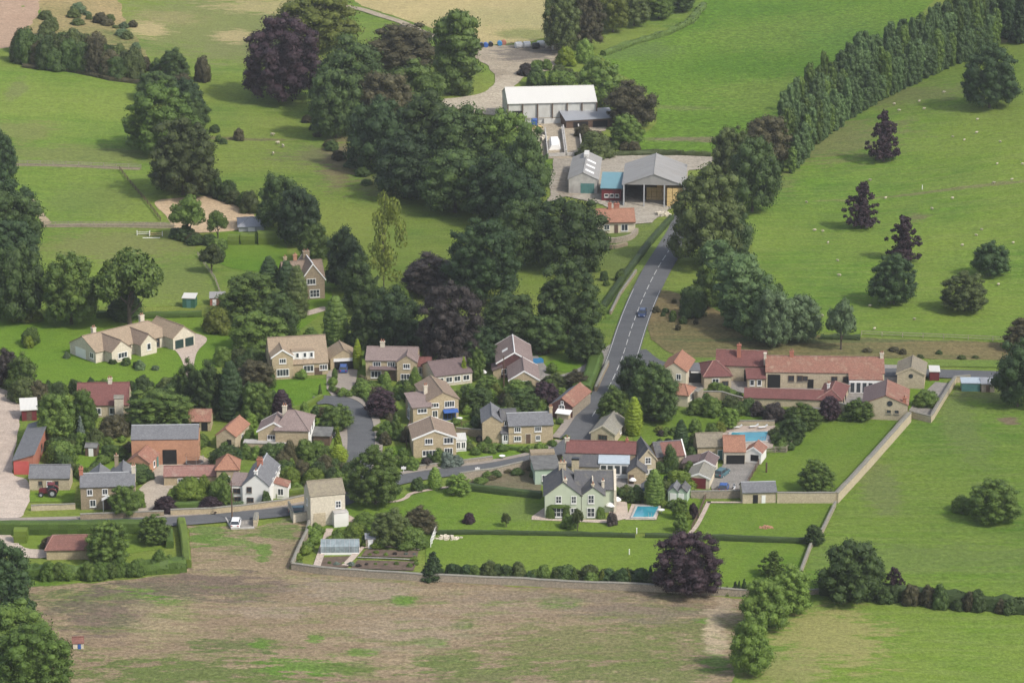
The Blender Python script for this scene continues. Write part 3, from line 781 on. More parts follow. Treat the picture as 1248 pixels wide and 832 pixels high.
def sheepmesh():
    import bmesh
    bm = bmesh.new()
    def ell(c, rx, ry, rz, n=2):
        r = bmesh.ops.create_icosphere(bm, subdivisions=n, radius=1)
        for v in r['verts']: v.co = Vector((v.co.x*rx+c[0], v.co.y*ry+c[1], v.co.z*rz+c[2]))
    ell((0, 0, .62), .55, .29, .30); ell((.42, 0, .70), .22, .2, .22); ell((.66, 0, .72), .17, .10, .11); ell((.80, 0, .66), .10, .07, .075)
    ell((.62, .13, .78), .03, .09, .035, 1); ell((.62, -.13, .78), .03, .09, .035, 1)
    for x in (-.34, .36):
        for y in (-.15, .15):
            ell((x, y, .42), .10, .085, .16, 1); ell((x+(.03 if x < 0 else 0), y, .2), .05, .05, .22, 1)
    ell((-.56, 0, .6), .06, .05, .14, 1)
    me = bpy.data.meshes.new('sheep'); bm.to_mesh(me); bm.free()
    o = bpy.data.objects.new('sheep_form', me); COL.objects.link(o)
    md = o.modifiers.new('r', 'REMESH'); md.mode = 'VOXEL'; md.voxel_size = .035
    dg = bpy.context.evaluated_depsgraph_get(); m2 = bpy.data.meshes.new_from_object(o.evaluated_get(dg))
    bpy.data.objects.remove(o); bpy.data.meshes.remove(me)
    m2.materials.clear(); m2.materials.append(M['wool'])
    return m2
def shed(name, px, w, d, eave, rise, yaw, wall, roof, label, ridge='x', door=('F', .5, .9, 1.8, 'frame'), windows=(), cat='shed', mono=None, **kw):
    hs = House(name, label, px, cat); b = hs.block(px, depth=d, eave=eave, rise=rise, ridge=ridge, wall=wall, roof=roof, yaw=yaw, width=w, mono=mono, oh=.15, sink=.3, **kw)
    if door: hs.door(b, door[0], door[1], door[2], door[3], door[4])
    for f, u, z, ww, hh in windows: hs.win(b, f, u, z, ww, hh, sill=False)
    return hs, b
def parasol(px, rr, hh, label, mat='frame', cat='parasol'):
    o = P(*px); r = empty('parasol', o, label, cat)
    m = MB(); m.tube(o, o+Vector((0, 0, hh)), .03, .03, 8); m.build('pole', M['lead'], r)
    m = MB(); n = 8; ring = [o+Vector((math.cos(i*math.pi/4)*rr, math.sin(i*math.pi/4)*rr, hh-.55)) for i in range(n)]; mid = [o+Vector((math.cos(i*math.pi/4)*rr*.55, math.sin(i*math.pi/4)*rr*.55, hh-.2)) for i in range(n)]; top = o+Vector((0, 0, hh))
    for i in range(n):
        j = (i+1) % n; m.poly([ring[i], ring[j], mid[j], mid[i]]); m.poly([mid[i], mid[j], top])
        m.poly([ring[j], ring[i], ring[i]-Vector((0, 0, .15)), ring[j]-Vector((0, 0, .15))])
    m.build('canopy', M[mat], r)
    m = MB(); m.tube(o, o+Vector((0, 0, .08)), .3, .3, 12); m.build('base', M['concrete'], r)
def pool(name, px, label, edge=.5, deckmat='concrete'):
    """px: four corners of the water, in order"""
    w = [P(*p) for p in px]; c = sum(w, Vector())/4; c.z = h(c.x, c.y)
    r = empty(name, c, label, 'pool')
    a = MB(); wt = MB(); z = Vector((0, 0, 1))
    out = [p+(p-c).normalized()*edge*1.3 for p in w]
    for i in range(4):
        j = (i+1) % 4; a.slab([w[i]+z*.42, w[j]+z*.42, out[j]+z*.42, out[i]+z*.42], .5)
    wt.slab([p+z*.34 for p in w], .05)
    a.build('coping', M['frame'] if deckmat == 'w' else M['concrete'], r); wt.build('water', M['water'], r)
    m = MB(); d = (w[1]-w[0]).normalized(); s = w[1]-d*.8
    for k in (0, .5):
        q0 = s+d*k; m.tube(q0+z*.36, q0+z*1.15, .03, .03, 6); m.tube(q0+z*1.15, q0+z*1.0+(c-q0).normalized()*.5, .03, .03, 6)
    m.build('ladder', M['lead'], r)
    return r
def bale(px, yaw, label, mat='straw', size=(2.2, 1.1, .9), z=0, name='straw_bale', group=None, org=None):
    o = (org if org is not None else P(*px))+Vector((0, 0, z)); q = xf(o, R(yaw)); a, b, c = size; e = .06; m = MB()
    rg = [[q(-a/2+t, -b/2+i, j), q(-a/2+t, b/2-i, j), q(-a/2+t, b/2-i, c-j), q(-a/2+t, -b/2+i, c-j)] for t, i, j in ((0, e, e), (e, 0, 0), (a*.33, .02, .02), (a*.36, .05, .04), (a*.39, .02, .02), (a*.62, .02, .02), (a*.65, .05, .04), (a*.68, .02, .02), (a-e, 0, 0), (a, e, e))]
    m.loft(rg); return tag(m.build(name, M[mat]), label, 'bale', group)
def roundbale(px, yaw, rr, ll, mat, label, name='wrapped_bale', group=None, cat='bale'):
    o = P(*px); q = xf(o, R(yaw)); m = MB()
    m.loft([[q(x, s*math.cos(2*math.pi*k/14), rr+s*math.sin(2*math.pi*k/14)) for k in range(14)] for x, s in ((-ll/2, rr*.82), (-ll/2+.1, rr*.97), (0, rr), (ll/2-.1, rr*.97), (ll/2, rr*.82))])
    return tag(m.build(name, M[mat], smooth=True), label, cat, group)
def heap(name, px, rx, ry, hh, mat, label, cat, n=60, seed=3, st=(.25, .5)):
    """a heap of separate-looking stones kept as one pile"""
    rg = random.Random(seed); o = P(*px); m = MB()
    for i in range(n):
        a = rg.uniform(0, 6.28); k = math.sqrt(rg.random()); c = o+Vector((math.cos(a)*k*rx, math.sin(a)*k*ry, hh*(1-k)*rg.uniform(.3, 1)-.05)); s = rg.uniform(*st)
        v = [c+Vector((rg.uniform(.3, .6)*s*x, rg.uniform(.3, .6)*s*y, rg.uniform(.2, .5)*s*(1+z))) for z in (-1, 1) for x, y in ((-1, -1), (1, -1), (1, 1), (-1, 1))]
        m.poly(v[:4][::-1]); m.poly(v[4:])
        for k2 in range(4): l = (k2+1) % 4; m.poly([v[k2], v[l], v[4+l], v[4+k2]])
    return tag(m.build(name, M[mat] if isinstance(mat, str) else mat), label, cat)
def greenhouse(px, w, d, yaw, label):
    o = P(*px); r = empty('greenhouse', o, label, 'greenhouse'); q = xf(o, R(yaw)); e, rs = 1.5, .9
    b = MB(); b.box(q(0, 0, -.1), q(w, 0, 0)-o, q(0, d, 0)-o, (0, 0, .5)); b.build('base_wall', M['frame'], r)
    g = MB(); g.loft([[q(x, .03, .4), q(x, d-.03, .4), q(x, d-.03, e), q(x, d/2, e+rs), q(x, .03, e)] for x in (.03, w-.03)]); g.build('glazing', M['ghglass'], r)
    n = int(w/.75)
    for i in range(n+1):
        x = w*i/n; m = MB()
        for p0, p1 in ((q(x, 0, .4), q(x, 0, e)), (q(x, 0, e), q(x, d/2, e+rs+.02)), (q(x, d/2, e+rs+.02), q(x, d, e)), (q(x, d, e), q(x, d, .4))): m.tube(p0, p1, .035, .035, 5)
        m.build('glazing_bar', M['lead'], r)
    m = MB(); m.tube(q(0, d/2, e+rs+.03), q(w, d/2, e+rs+.03), .05, .05, 6); m.build('ridge_bar', M['lead'], r)
    return r
def trampoline(px, rr, label):
    o = P(*px); r = empty('trampoline', o, label, 'trampoline'); n = 20
    c = lambda k, q, z: o+Vector((math.cos(2*math.pi*k/n)*q, math.sin(2*math.pi*k/n)*q, z))
    m = MB(); m.poly([c(k, rr*.88, .85) for k in range(n)]); m.build('mat', M['black'], r)
    m = MB(); m.loft([[c(k, q, z) for k in range(n)] for q, z in ((rr*.86, .88), (rr, .9), (rr, .82))], cap=False); m.build('edge_pad', M['felt'], r)
    for k in range(0, n, 4):
        m = MB(); m.tube(c(k, rr, 0), c(k, rr, 2.3), .03, .03, 6); m.build('pole', M['lead'], r)
    m = MB(); m.loft([[c(k, rr, z-.02) for k in range(n)], [c(k, rr, z+.02) for k in range(n)]], cap=False) if False else None
    for z in (2.25,):
        for k in range(n): m.tube(c(k, rr, z), c(k+1, rr, z), .02, .02, 4)
    m.build('net_rim', M['black'], r)
def pole(px, hh, label, arm=False, lamp=False):
    o = P(*px); r = empty('telegraph_pole' if not lamp else 'street_lamp', o, label, 'pole' if not lamp else 'street lamp')
    m = MB(); m.tube(o-Vector((0, 0, .3)), o+Vector((0, 0, hh)), .14, .09, 8); m.build('pole_shaft', M['wood' if not lamp else 'lead'], r)
    if arm: m = MB(); m.cbox(o+Vector((0, 0, hh-.6)), 1.4, .1, .1); m.build('cross_arm', M['wood'], r)
    if lamp: m = MB(); m.cbox(o+Vector((.3, 0, hh)), .7, .22, .12); m.build('lantern', M['lamp'], r)
def gate(pa, pb, hh, label, mat='ltwood', name='field_gate'):
    a, b = P(*pa), P(*pb); r = empty(name, a, label, 'gate'); d = b-a; n = Vector((-d.y, d.x, 0)).normalized()*.06
    for p in (a, b): m = MB(); m.cbox(p-Vector((0, 0, .2)), .18, .18, hh+.4); m.build('gate_post', M[mat], r)
    for k in range(5): m = MB(); m.box(a+Vector((0, 0, .2+k*(hh-.2)/5)), d, n, (0, 0, .09)); m.build('bar', M[mat], r)
    m = MB(); m.box(a+Vector((0, 0, .22)), d+Vector((0, 0, hh-.4)), -n*.6, (0, 0, .09)); m.build('brace', M[mat], r)
M['ghglass'] = plain('greenhouse_glass', (0.20, 0.24, 0.25), .15, .3, 1.2, spec=.6)
# ================================================================== GROUND
G1, G2, G3 = (0.110, 0.174, 0.024), (0.076, 0.136, 0.020), (0.146, 0.184, 0.033)
DRY = (0.23, 0.20, 0.09); STRAWC = (0.34, 0.275, 0.14); SOILC = (0.205, 0.16, 0.115); DKSOIL = (0.125, 0.095, 0.075); LUSH = (0.085, 0.165, 0.024); SAND = (0.40, 0.30, 0.19)
M['meadow'] = ground('meadow_grass', G1, G2, G3, streak=(18, .05, .4, .35, (0.165, 0.19, 0.055)), patches=[
    (300, 60, 60, 20, (0.15, 0.165, 0.06), .7, .9), (260, 30, 120, 45, (0.155, 0.165, 0.062), .75, .8), (180, 35, 26, 11, STRAWC, .8, .8), (285, 45, 26, 8, STRAWC, .75, .8), (330, 8, 80, 10, STRAWC, .6, .8), (205, 22, 40, 9, DRY, .6, 1.0), (418, 196, 26, 34, (0.15, 0.12, 0.065), .85, 1.1), (470, 225, 50, 14, (0.12, 0.115, 0.05), .7, 1.1), (300, 170, 60, 2.2, (0.12, 0.10, 0.055), .8, .8),
    (760, 300, 60, 60, (0.085, 0.12, 0.035), .6, .7), (400, 190, 60, 14, (0.12, 0.10, 0.06), .6, 1.2)])
xs = [-2600, -1500, -900, -600, -420, -320]+[-260+i*5 for i in range(105)]+[320, 420, 600, 900, 1500, 2600]
ys = [-1500, -700, -200, 150, 300]+[360+i*5 for i in range(160)]+[1180, 1230, 1300, 1400, 1550, 1800, 2200, 2800, 3600]
vv = [(x, y, h(x, y)) for y in ys for x in xs]; nx = len(xs)
me = bpy.data.meshes.new('ground'); me.from_pydata(vv, [], [(j*nx+i, j*nx+i+1, (j+1)*nx+i+1, (j+1)*nx+i) for j in range(len(ys)-1) for i in range(nx-1)])
me.materials.append(M['meadow'])
for pl in me.polygons: pl.use_smooth = True
tag(link('ground', me), kind='structure')
# ---- fields
m = ground('ploughed_earth', (0.36, 0.255, 0.18), (0.31, 0.215, 0.15), (0.33, 0.235, 0.165), rows=(72, .9, .6, .5, (0.25, 0.17, 0.12)))
sheet('ploughed_field', [(-60, -40), (60, -40), (49, 0), (46, 22), (35, 36), (22, 46), (12, 58), (-60, 66)], m, .03, rough=.3)
m = ground('rough_scrub_grass', (0.22, 0.185, 0.08), (0.095, 0.12, 0.036), (0.28, 0.215, 0.105), fine=1.1, mid=.3, contrast=.8, grit=.4, bmp=.9)
sheet('scrub', [(60, -40), (120, -40), (145, 0), (152, 28), (170, 50), (178, 72), (150, 64), (100, 52), (60, 44), (25, 44), (46, 22), (49, 0)], m, .05, curve=True, rough=.8)
m = ground('stubble', (0.36, 0.295, 0.145), (0.33, 0.275, 0.13), (0.285, 0.26, 0.12), rows=(35, .35, 1.0, .3, (0.27, 0.23, 0.11)), patches=[(640, 42, 40, 7, (0.16, 0.18, 0.06), .9, .5), (560, 60, 70, 8, (0.25, 0.22, 0.11), .6, .8)])
sheet('stubble_field', [(395, -40), (700, -40), (675, 10), (668, 45), (640, 52), (600, 55), (560, 46), (500, 26), (440, 8)], m, .03, rough=.5)
m = ground('cropfield_leaf', (0.089, 0.165, 0.016), (0.060, 0.125, 0.013), (0.110, 0.180, 0.022), fine=.95, mid=.35, contrast=.75, grit=.42, mot=.3, bmp=1.0, rows=(58, .42, 1.6, .3, (0.06, 0.13, 0.018)), patches=[(845, 170, 70, 3, (0.17, 0.13, 0.09), .8, .9), (825, 132, 50, 3, (0.15, 0.16, 0.06), .6, 1.0), (960, 115, 110, 22, (0.14, 0.185, 0.035), .6, .9), (760, 60, 70, 14, (0.10, 0.14, 0.045), .6, .8), (990, 40, 130, 26, (0.135, 0.185, 0.035), .5, .9), (1040, 60, 60, 30, (0.07, 0.15, 0.022), .5, .9)])
sheet('crop_field', [(730, 66), (770, 52), (815, 40), (850, 18), (880, -40), (1180, -40), (1100, 40), (960, 140), (900, 176), (866, 187), (768, 184), (780, 168), (800, 152), (800, 126), (775, 100), (745, 84)], m, .06, rough=.4)
PAST = ground('sheep_pasture_grass', (0.095, 0.170, 0.019), (0.066, 0.132, 0.016), (0.126, 0.181, 0.026), fine=1.1, mot=.2, streak=(-8, .05, .6, .5, (0.145, 0.18, 0.045)), patches=[(1010, 170, 90, 26, (0.14, 0.125, 0.06), .6, 1.0), (1180, 228, 160, 2, (0.14, 0.135, 0.06), .8, .8), (1080, 120, 120, 12, (0.125, 0.12, 0.055), .55, .9), (930, 215, 40, 20, (0.13, 0.125, 0.055), .5, .9), (1175, 50, 110, 9, (0.14, 0.12, 0.06), .8, .8), (1120, 265, 14, 6, (0.13, 0.10, 0.065), .6, .9)])
sheet('pasture', [(900, 260), (950, 190), (1010, 140), (1090, 92), (1180, 52), (1330, 20), (1330, 418), (1245, 416), (1050, 408), (990, 404), (930, 335)], PAST, .03, rough=.3)
m = ground('tan_bank_grass', (0.165, 0.125, 0.062), (0.115, 0.098, 0.045), (0.10, 0.105, 0.04), fine=1.2, mid=.35, contrast=.8, grit=.4, streak=(0, .05, .5, .5, (0.20, 0.15, 0.075)), patches=[(1000, 415, 200, 3, (0.075, 0.10, 0.035), .7, .9)])
sheet('rough_bank', [(800, 356), (838, 362), (905, 392), (990, 408), (1060, 412), (1330, 424), (1330, 446), (1110, 437), (860, 438), (828, 436), (800, 418), (788, 398)], m, .08, curve=True, rough=.5)
VERGE = ground('verge_grass', (0.115, 0.178, 0.030), (0.09, 0.152, 0.026), (0.13, 0.175, 0.04), fine=2)
LOWP = ground('lower_pasture_grass', (0.095, 0.168, 0.020), (0.068, 0.134, 0.017), (0.122, 0.176, 0.026), fine=1.1, mot=.2, streak=(25, .05, .55, .55, (0.145, 0.185, 0.046)), patches=[(1070, 590, 26, 40, (0.125, 0.14, 0.055), .6, .9), (1165, 505, 25, 70, (0.115, 0.148, 0.045), .6, .9), (1230, 512, 14, 6, (0.15, 0.11, 0.075), .9, .9), (1130, 680, 200, 18, (0.105, 0.14, 0.042), .5, .9), (1200, 480, 40, 10, (0.12, 0.13, 0.055), .6, .9)])
sheet('lower_pasture', [(978, 722), (988, 668), (1020, 612), (1066, 560), (1112, 512), (1140, 506), (1166, 470), (1330, 476), (1330, 745), (1240, 735), (1080, 722)], LOWP, .04, rough=.3)
m = ground('corner_field_grass', (0.103, 0.181, 0.021), (0.074, 0.145, 0.018), (0.132, 0.189, 0.029), fine=1.5, streak=(12, .08, .45, .4, (0.16, 0.195, 0.058)), patches=[(1010, 775, 70, 40, (0.235, 0.215, 0.085), .8, 1.1), (960, 815, 60, 22, (0.21, 0.20, 0.08), .7, 1.0)])
sheet('corner_field', [(905, 726), (1000, 724), (1080, 726), (1240, 740), (1330, 748), (1330, 1000), (870, 1000)], m, .045, rough=.8)
pt = [(272, 660, 40, 9, LUSH, .7, 1.5), (258, 648, 26, 13, (0.085, 0.15, 0.026), .8, 1.4), (338, 647, 32, 10, (0.085, 0.14, 0.028), .75, 1.5), (322, 672, 10, 13, LUSH, .8, 1.0), (180, 722, 75, 12, LUSH, .9, 1.2), (100, 732, 50, 18, (0.08, 0.12, 0.03), .9, 1.3), (200, 730, 32, 13, LUSH, .8, 1.2), (150, 757, 25, 9, LUSH, .8, 1.1),
      (250, 715, 112, 18, DKSOIL, .85, 1.2), (130, 745, 75, 31, DKSOIL, .8, 1.2), (330, 745, 56, 9, (0.25, 0.20, 0.145), .6, 1), (440, 720, 75, 16, (0.24, 0.195, 0.14), .7, 1.2), (200, 758, 38, 26, (0.27, 0.225, 0.13), .6, 1.4),
      (240, 822, 150, 21, (0.088, 0.125, 0.032), .85, 1.5), (370, 812, 50, 13, LUSH, .8, 1.3), (430, 815, 32, 8, (0.08, 0.12, 0.03), .7, 1.2), (290, 785, 50, 9, (0.085, 0.115, 0.036), .8, 1.3), (495, 732, 18, 6, LUSH, .9, 1), (565, 762, 15, 5, (0.08, 0.125, 0.03), .8, 1), (530, 784, 22, 6, LUSH, .85, 1.1), (440, 795, 22, 5, LUSH, .8, 1), (385, 777, 12, 5, LUSH, .8, 1), (315, 785, 15, 5, LUSH, .8, 1), (550, 808, 50, 12, (0.09, 0.13, 0.034), .85, 1.3), (590, 822, 75, 12, (0.10, 0.13, 0.04), .7, 1.3),
      (680, 735, 32, 8, LUSH, .85, 1.1), (720, 790, 162, 31, (0.135, 0.145, 0.055), .75, 1.5), (830, 765, 75, 18, (0.115, 0.135, 0.045), .75, 1.4), (770, 818, 138, 23, (0.12, 0.14, 0.048), .8, 1.4), (860, 757, 18, 5, LUSH, .8, 1), (790, 745, 100, 13, (0.155, 0.125, 0.095), .7, 1.4), (700, 727, 138, 9, (0.16, 0.13, 0.095), .6, 1.2), (872, 775, 15, 26, (0.36, 0.29, 0.2), .8, 1), (885, 740, 15, 16, (0.30, 0.245, 0.17), .6, 1), (875, 808, 20, 10, LUSH, .7, 1), (500, 770, 75, 23, (0.235, 0.19, 0.135), .5, 1.3), (600, 740, 88, 16, (0.235, 0.185, 0.13), .5, 1.2)]
m = ground('bare_field_soil', (0.268, 0.210, 0.132), (0.205, 0.158, 0.100), (0.238, 0.188, 0.117), fine=1.4, mid=.22, contrast=.8, grit=.38, bmp=.9, streak=(4, .022, .3, .6, (0.17, 0.122, 0.084)), patches=pt, weed=((0.105, 0.145, 0.036), .505, .64, .7))
sheet('bare_field', [(-40, 722), (60, 714), (140, 708), (220, 700), (233, 692), (226, 640), (250, 640), (279, 641), (312, 643), (345, 632), (366, 630), (380, 632), (374, 655), (354, 692), (440, 702), (560, 708), (700, 718), (905, 730), (935, 740), (884, 840), (874, 1000), (-60, 1000)], m, .05, rough=.7)
# ---- paddocks top left
m = ground('paddock_grass', (0.100, 0.172, 0.022), (0.074, 0.144, 0.019), (0.137, 0.187, 0.033), fine=1.2, streak=(85, .06, .4, .35, (0.165, 0.205, 0.048)), patches=[(100, 188, 120, 12, (0.14, 0.155, 0.05), .7, .8), (30, 160, 40, 14, (0.15, 0.15, 0.055), .6, .8), (150, 300, 110, 20, (0.145, 0.15, 0.055), .7, .9), (220, 340, 60, 30, (0.125, 0.148, 0.045), .6, .8), (110, 245, 60, 20, (0.115, 0.15, 0.04), .5, .8), (20, 110, 12, 14, (0.14, 0.15, 0.06), .6, .8)])
sheet('paddock', [(-60, 86), (12, 82), (80, 88), (135, 98), (178, 102), (182, 150), (200, 220), (216, 250), (228, 285), (270, 350), (272, 372), (-60, 378)], m, .03, rough=.3)
sheet('sand_arena', [(188, 247), (214, 242), (264, 240), (292, 249), (312, 266), (304, 278), (262, 283), (216, 282), (204, 266)], ground('arena_sand', SAND, sc(SAND, .9), sc(SAND, 1.06), fine=2), .09, curve=True, rough=.25)
for k, q in enumerate([[(18, 199.5), (170, 204.5), (170, 207.5), (18, 203)], [(48, 274), (200, 272), (214, 276), (214, 278.5), (48, 278)]]):
    sheet('track', q, ground('trodden_earth%d' % k, (0.24, 0.20, 0.14), (0.2, 0.165, 0.11), (0.19, 0.17, 0.1)), .09, rough=.3)
sheet('path', [(36, 244), (44, 246), (54, 262), (62, 272), (54, 274), (46, 264)], ground('path_earth', (0.34, 0.27, 0.18), (0.3, 0.24, 0.16), (0.28, 0.23, 0.15)), .1, curve=True, rough=.3)
# ---- lawns
LAWN = ground('village_lawn', (0.095, 0.176, 0.017), (0.072, 0.149, 0.014), (0.118, 0.184, 0.023), fine=2.0, mid=.25, grit=.2)
LAWN2 = ground('mown_lawn', (0.105, 0.173, 0.020), (0.082, 0.149, 0.018), (0.126, 0.181, 0.027), fine=1.6, mid=.2, grit=.2, rows=(25, .12, 1.0, .18, (0.125, 0.17, 0.04)), patches=[(640, 622, 40, 14, (0.12, 0.15, 0.05), .5, .8)])
KEEP = []
def keep(px): KEEP.append([tuple(P(*p)[:2]) for p in px])
def lawn(px, mat=LAWN, dz=.07, **k):
    keep(px); return sheet('lawn', px, mat, dz, **k)
lawn([(-20, 378), (40, 384), (120, 382), (272, 386), (285, 402), (288, 440), (250, 452), (215, 474), (160, 470), (100, 466), (45, 474), (30, 440), (-20, 420)], rough=.3)
lawn([(262, 282), (345, 280), (350, 300), (338, 330), (268, 322)], curve=True)
lawn([(334, 466), (398, 462), (406, 474), (395, 482), (372, 496), (345, 500), (336, 486)], curve=True)
lawn([(95, 548), (155, 548), (160, 572), (110, 585), (60, 588), (62, 570)], rough=.3)
lawn([(33, 600), (92, 597), (90, 612), (32, 612)])
lawn([(-40, 650), (205, 646), (205, 668), (150, 676), (60, 674), (-40, 670)], LAWN2, rough=.2)
lawn([(290, 515), (345, 505), (330, 530), (318, 545), (300, 543)], curve=True)
lawn([(560, 500), (595, 495), (590, 520), (560, 522)]); lawn([(590, 494), (672, 494), (672, 504), (625, 506)])
lawn([(560, 545), (625, 543), (680, 556), (640, 562), (580, 566), (556, 560)])
lawn([(470, 545), (490, 543), (496, 556), (470, 562)])
lawn([(600, 540), (650, 545), (676, 540), (686, 545), (660, 556), (600, 558)])
lawn([(372, 664), (440, 600), (500, 605), (528, 597), (560, 595), (620, 598), (662, 603), (676, 634), (780, 634), (800, 634), (815, 612), (845, 604), (856, 612), (846, 650), (700, 650), (540, 647), (520, 664), (430, 668)], LAWN2, rough=.2)
lawn([(520, 664), (530, 650), (700, 653), (860, 656), (988, 664), (978, 700), (968, 722), (900, 722), (700, 714), (560, 706), (520, 702)], LAWN2, rough=.2)
lawn([(860, 614), (1018, 612), (1004, 648), (990, 656), (868, 652), (850, 650)], LAWN2)
lawn([(772, 514), (840, 504), (900, 500), (958, 512), (936, 560), (908, 598), (955, 602), (1018, 602), (1060, 560), (1098, 512), (1010, 508), (958, 512), (945, 520), (880, 535), (800, 540), (772, 538)][:4]+[(940, 545), (880, 535), (800, 545), (772, 538)], LAWN2)
lawn([(956, 512), (1098, 511), (1060, 558), (1016, 600), (908, 598), (930, 565)], LAWN2)
lawn([(740, 585), (800, 578), (840, 575), (845, 590), (800, 595), (745, 600)]); lawn([(352, 350), (400, 352), (398, 376), (350, 410), (345, 380)], curve=True)
lawn([(1100, 470), (1150, 462), (1150, 480), (1120, 505), (1108, 500)]); lawn([(700, 440), (735, 452), (700, 455), (665, 448), (672, 440)], curve=True)
for q in ([(815, 272), (826, 262), (800, 305), (772, 345), (748, 384), (738, 384), (765, 335)], [(800, 330), (812, 335), (790, 372), (782, 410), (786, 438), (778, 430), (774, 400)]):
    sheet('verge', q, VERGE, .1, curve=True, rough=.2)
sheet('verge', [(840, 436), (1330, 440), (1330, 449), (840, 445)], VERGE, .1, rough=.3)
# ---- hard surfaces
TARM = ground('asphalt', (0.092, 0.096, 0.102), (0.080, 0.084, 0.090), (0.105, 0.107, 0.11), fine=2.5, mid=.2, grit=.12, mot=.1, bmp=.2, streak=(60, .04, .9, .5, (0.115, 0.117, 0.12)))
PAVE = ground('pavement_slab', (0.27, 0.24, 0.205), (0.24, 0.21, 0.18), (0.25, 0.22, 0.19), fine=2, grit=.12, mot=.12, bmp=.2)
GRAV = ground('gravel', (0.36, 0.31, 0.25), (0.31, 0.265, 0.21), (0.38, 0.33, 0.27), fine=2.5, grit=.2, mid=.3)
PINK = ground('pink_gravel', (0.42, 0.34, 0.28), (0.37, 0.30, 0.245), (0.44, 0.37, 0.31), fine=2.5, grit=.18, mid=.2)
GREY = ground('grey_chippings', (0.24, 0.225, 0.205), (0.20, 0.19, 0.172), (0.26, 0.24, 0.215), fine=2.5, grit=.2, mid=.3)
DIRT = ground('farm_dirt', (0.31, 0.265, 0.195), (0.25, 0.21, 0.155), (0.35, 0.305, 0.235), fine=1.6, grit=.3, mid=.2, contrast=.8, patches=[(640, 66, 40, 9, (0.10, 0.09, 0.08), .8, .8), (600, 90, 18, 6, (0.2, 0.165, 0.12), .7, 1)])
def yard(px, mat=GRAV, dz=.1, nm='yard', **k):
    keep(px); return sheet(nm, px, mat, dz, **k)
yard([(578, 62), (604, 56), (680, 57), (690, 68), (680, 84), (645, 92), (628, 106), (616, 116), (616, 140), (590, 140), (560, 134), (534, 132), (530, 123), (560, 119), (590, 112), (604, 100), (598, 84), (582, 74)], DIRT, curve=True, rough=.5)
yard([(612, 140), (740, 150), (738, 160), (715, 164), (712, 194), (660, 194), (640, 165)], DIRT, .12)
yard([(676, 194), (716, 192), (770, 190), (868, 192), (866, 206), (840, 208), (836, 250), (818, 254), (795, 272), (774, 274), (735, 250), (690, 240), (668, 246)], ground('farm_concrete', (0.275, 0.245, 0.2), (0.235, 0.205, 0.165), (0.31, 0.28, 0.23), patches=[(690, 230, 14, 20, (0.22, 0.18, 0.13), .6, 1)]), .12, rough=.4)
yard([(-40, 478), (20, 482), (26, 498), (20, 530), (16, 575), (32, 584), (38, 600), (30, 622), (20, 632), (-40, 634)], PINK, curve=True, rough=.3)
yard([(188, 548), (246, 556), (262, 565), (258, 600), (228, 592), (206, 596), (195, 618), (165, 628), (164, 600), (184, 585)], GRAV, rough=.2)
yard([(192, 413), (222, 405), (246, 409), (252, 416), (240, 430), (236, 452), (240, 468), (228, 468), (224, 446), (214, 428), (196, 420)], PINK, curve=True)
yard([(866, 590), (884, 562), (905, 556), (930, 552), (930, 558), (904, 600), (868, 600)], GREY)
yard([(880, 528), (886, 519), (945, 519), (942, 546), (926, 550), (880, 546)], PINK)
yard([(398, 452), (436, 450), (434, 466), (424, 480), (408, 488), (398, 474)], PAVE)
yard([(0, 650), (12, 652), (30, 668), (56, 671), (56, 680), (20, 678), (-30, 660)], PINK, dz=.12, curve=True)
yard([(652, 452), (676, 458), (700, 452), (722, 438), (738, 424), (748, 420), (742, 440), (720, 456), (690, 466), (656, 464)], GREY, curve=True, nm='driveway')
yard([(640, 436), (655, 434), (668, 450), (655, 462), (640, 460)], GREY, dz=.12)
yard([(346, 382), (372, 380), (394, 374), (396, 379), (372, 386), (346, 392)], PINK, nm='drive', curve=True)
yard([(278, 631), (312, 631), (311, 643), (283, 644)], GREY, dz=.13)
yard([(352, 622), (378, 620), (380, 634), (356, 631)], GREY, dz=.13)
yard([(862, 440), (900, 440), (1120, 446), (1120, 462), (1092, 480), (1050, 492), (1000, 500), (862, 470)], GREY, dz=.09)
yard([(832, 448), (858, 450), (856, 484), (836, 484)], GREY, dz=.1)
yard([(1108, 500), (1132, 512), (1132, 510), (1150, 480), (1160, 468), (1140, 466), (1120, 485)], GREY, dz=.1)
yard([(690, 560), (780, 560), (790, 590), (752, 612), (746, 590), (690, 588)], GREY, dz=.09)
yard([(648, 630), (668, 616), (668, 633), (740, 634), (746, 612), (764, 612), (766, 632), (740, 638), (648, 634)], PINK, dz=.11)
yard([(762, 634), (770, 615), (806, 614), (800, 634)], PINK, dz=.12)
yard([(420, 625), (432, 632), (436, 638), (420, 636)], PINK, dz=.12)
def strip(px, w, mat, dz, nm='path', curve=True): return ribbon(nm, centre(px, curve), w, mat, dz+.09)
strip([(428, 610), (448, 612), (480, 612), (494, 608), (502, 602), (528, 597), (548, 594)], .9, PINK, .13)
strip([(386, 691), (396, 662), (402, 645)], 1.3, PINK, .14); strip([(420, 690), (430, 680), (440, 668)], 1.2, PINK, .14)
strip([(440, 668), (476, 667), (512, 670)], .8, PINK, .14); strip([(436, 680), (470, 681), (506, 683)], .5, GREY, .14)
strip([(418, 8), (440, 12), (465, 20), (490, 28), (520, 42), (560, 55), (590, 62)], 3.0, DIRT, .1, 'track')
strip([(864, 612), (850, 640), (840, 652)], .8, PINK, .14); strip([(862, 613), (905, 613), (945, 612)], .8, PINK, .14)
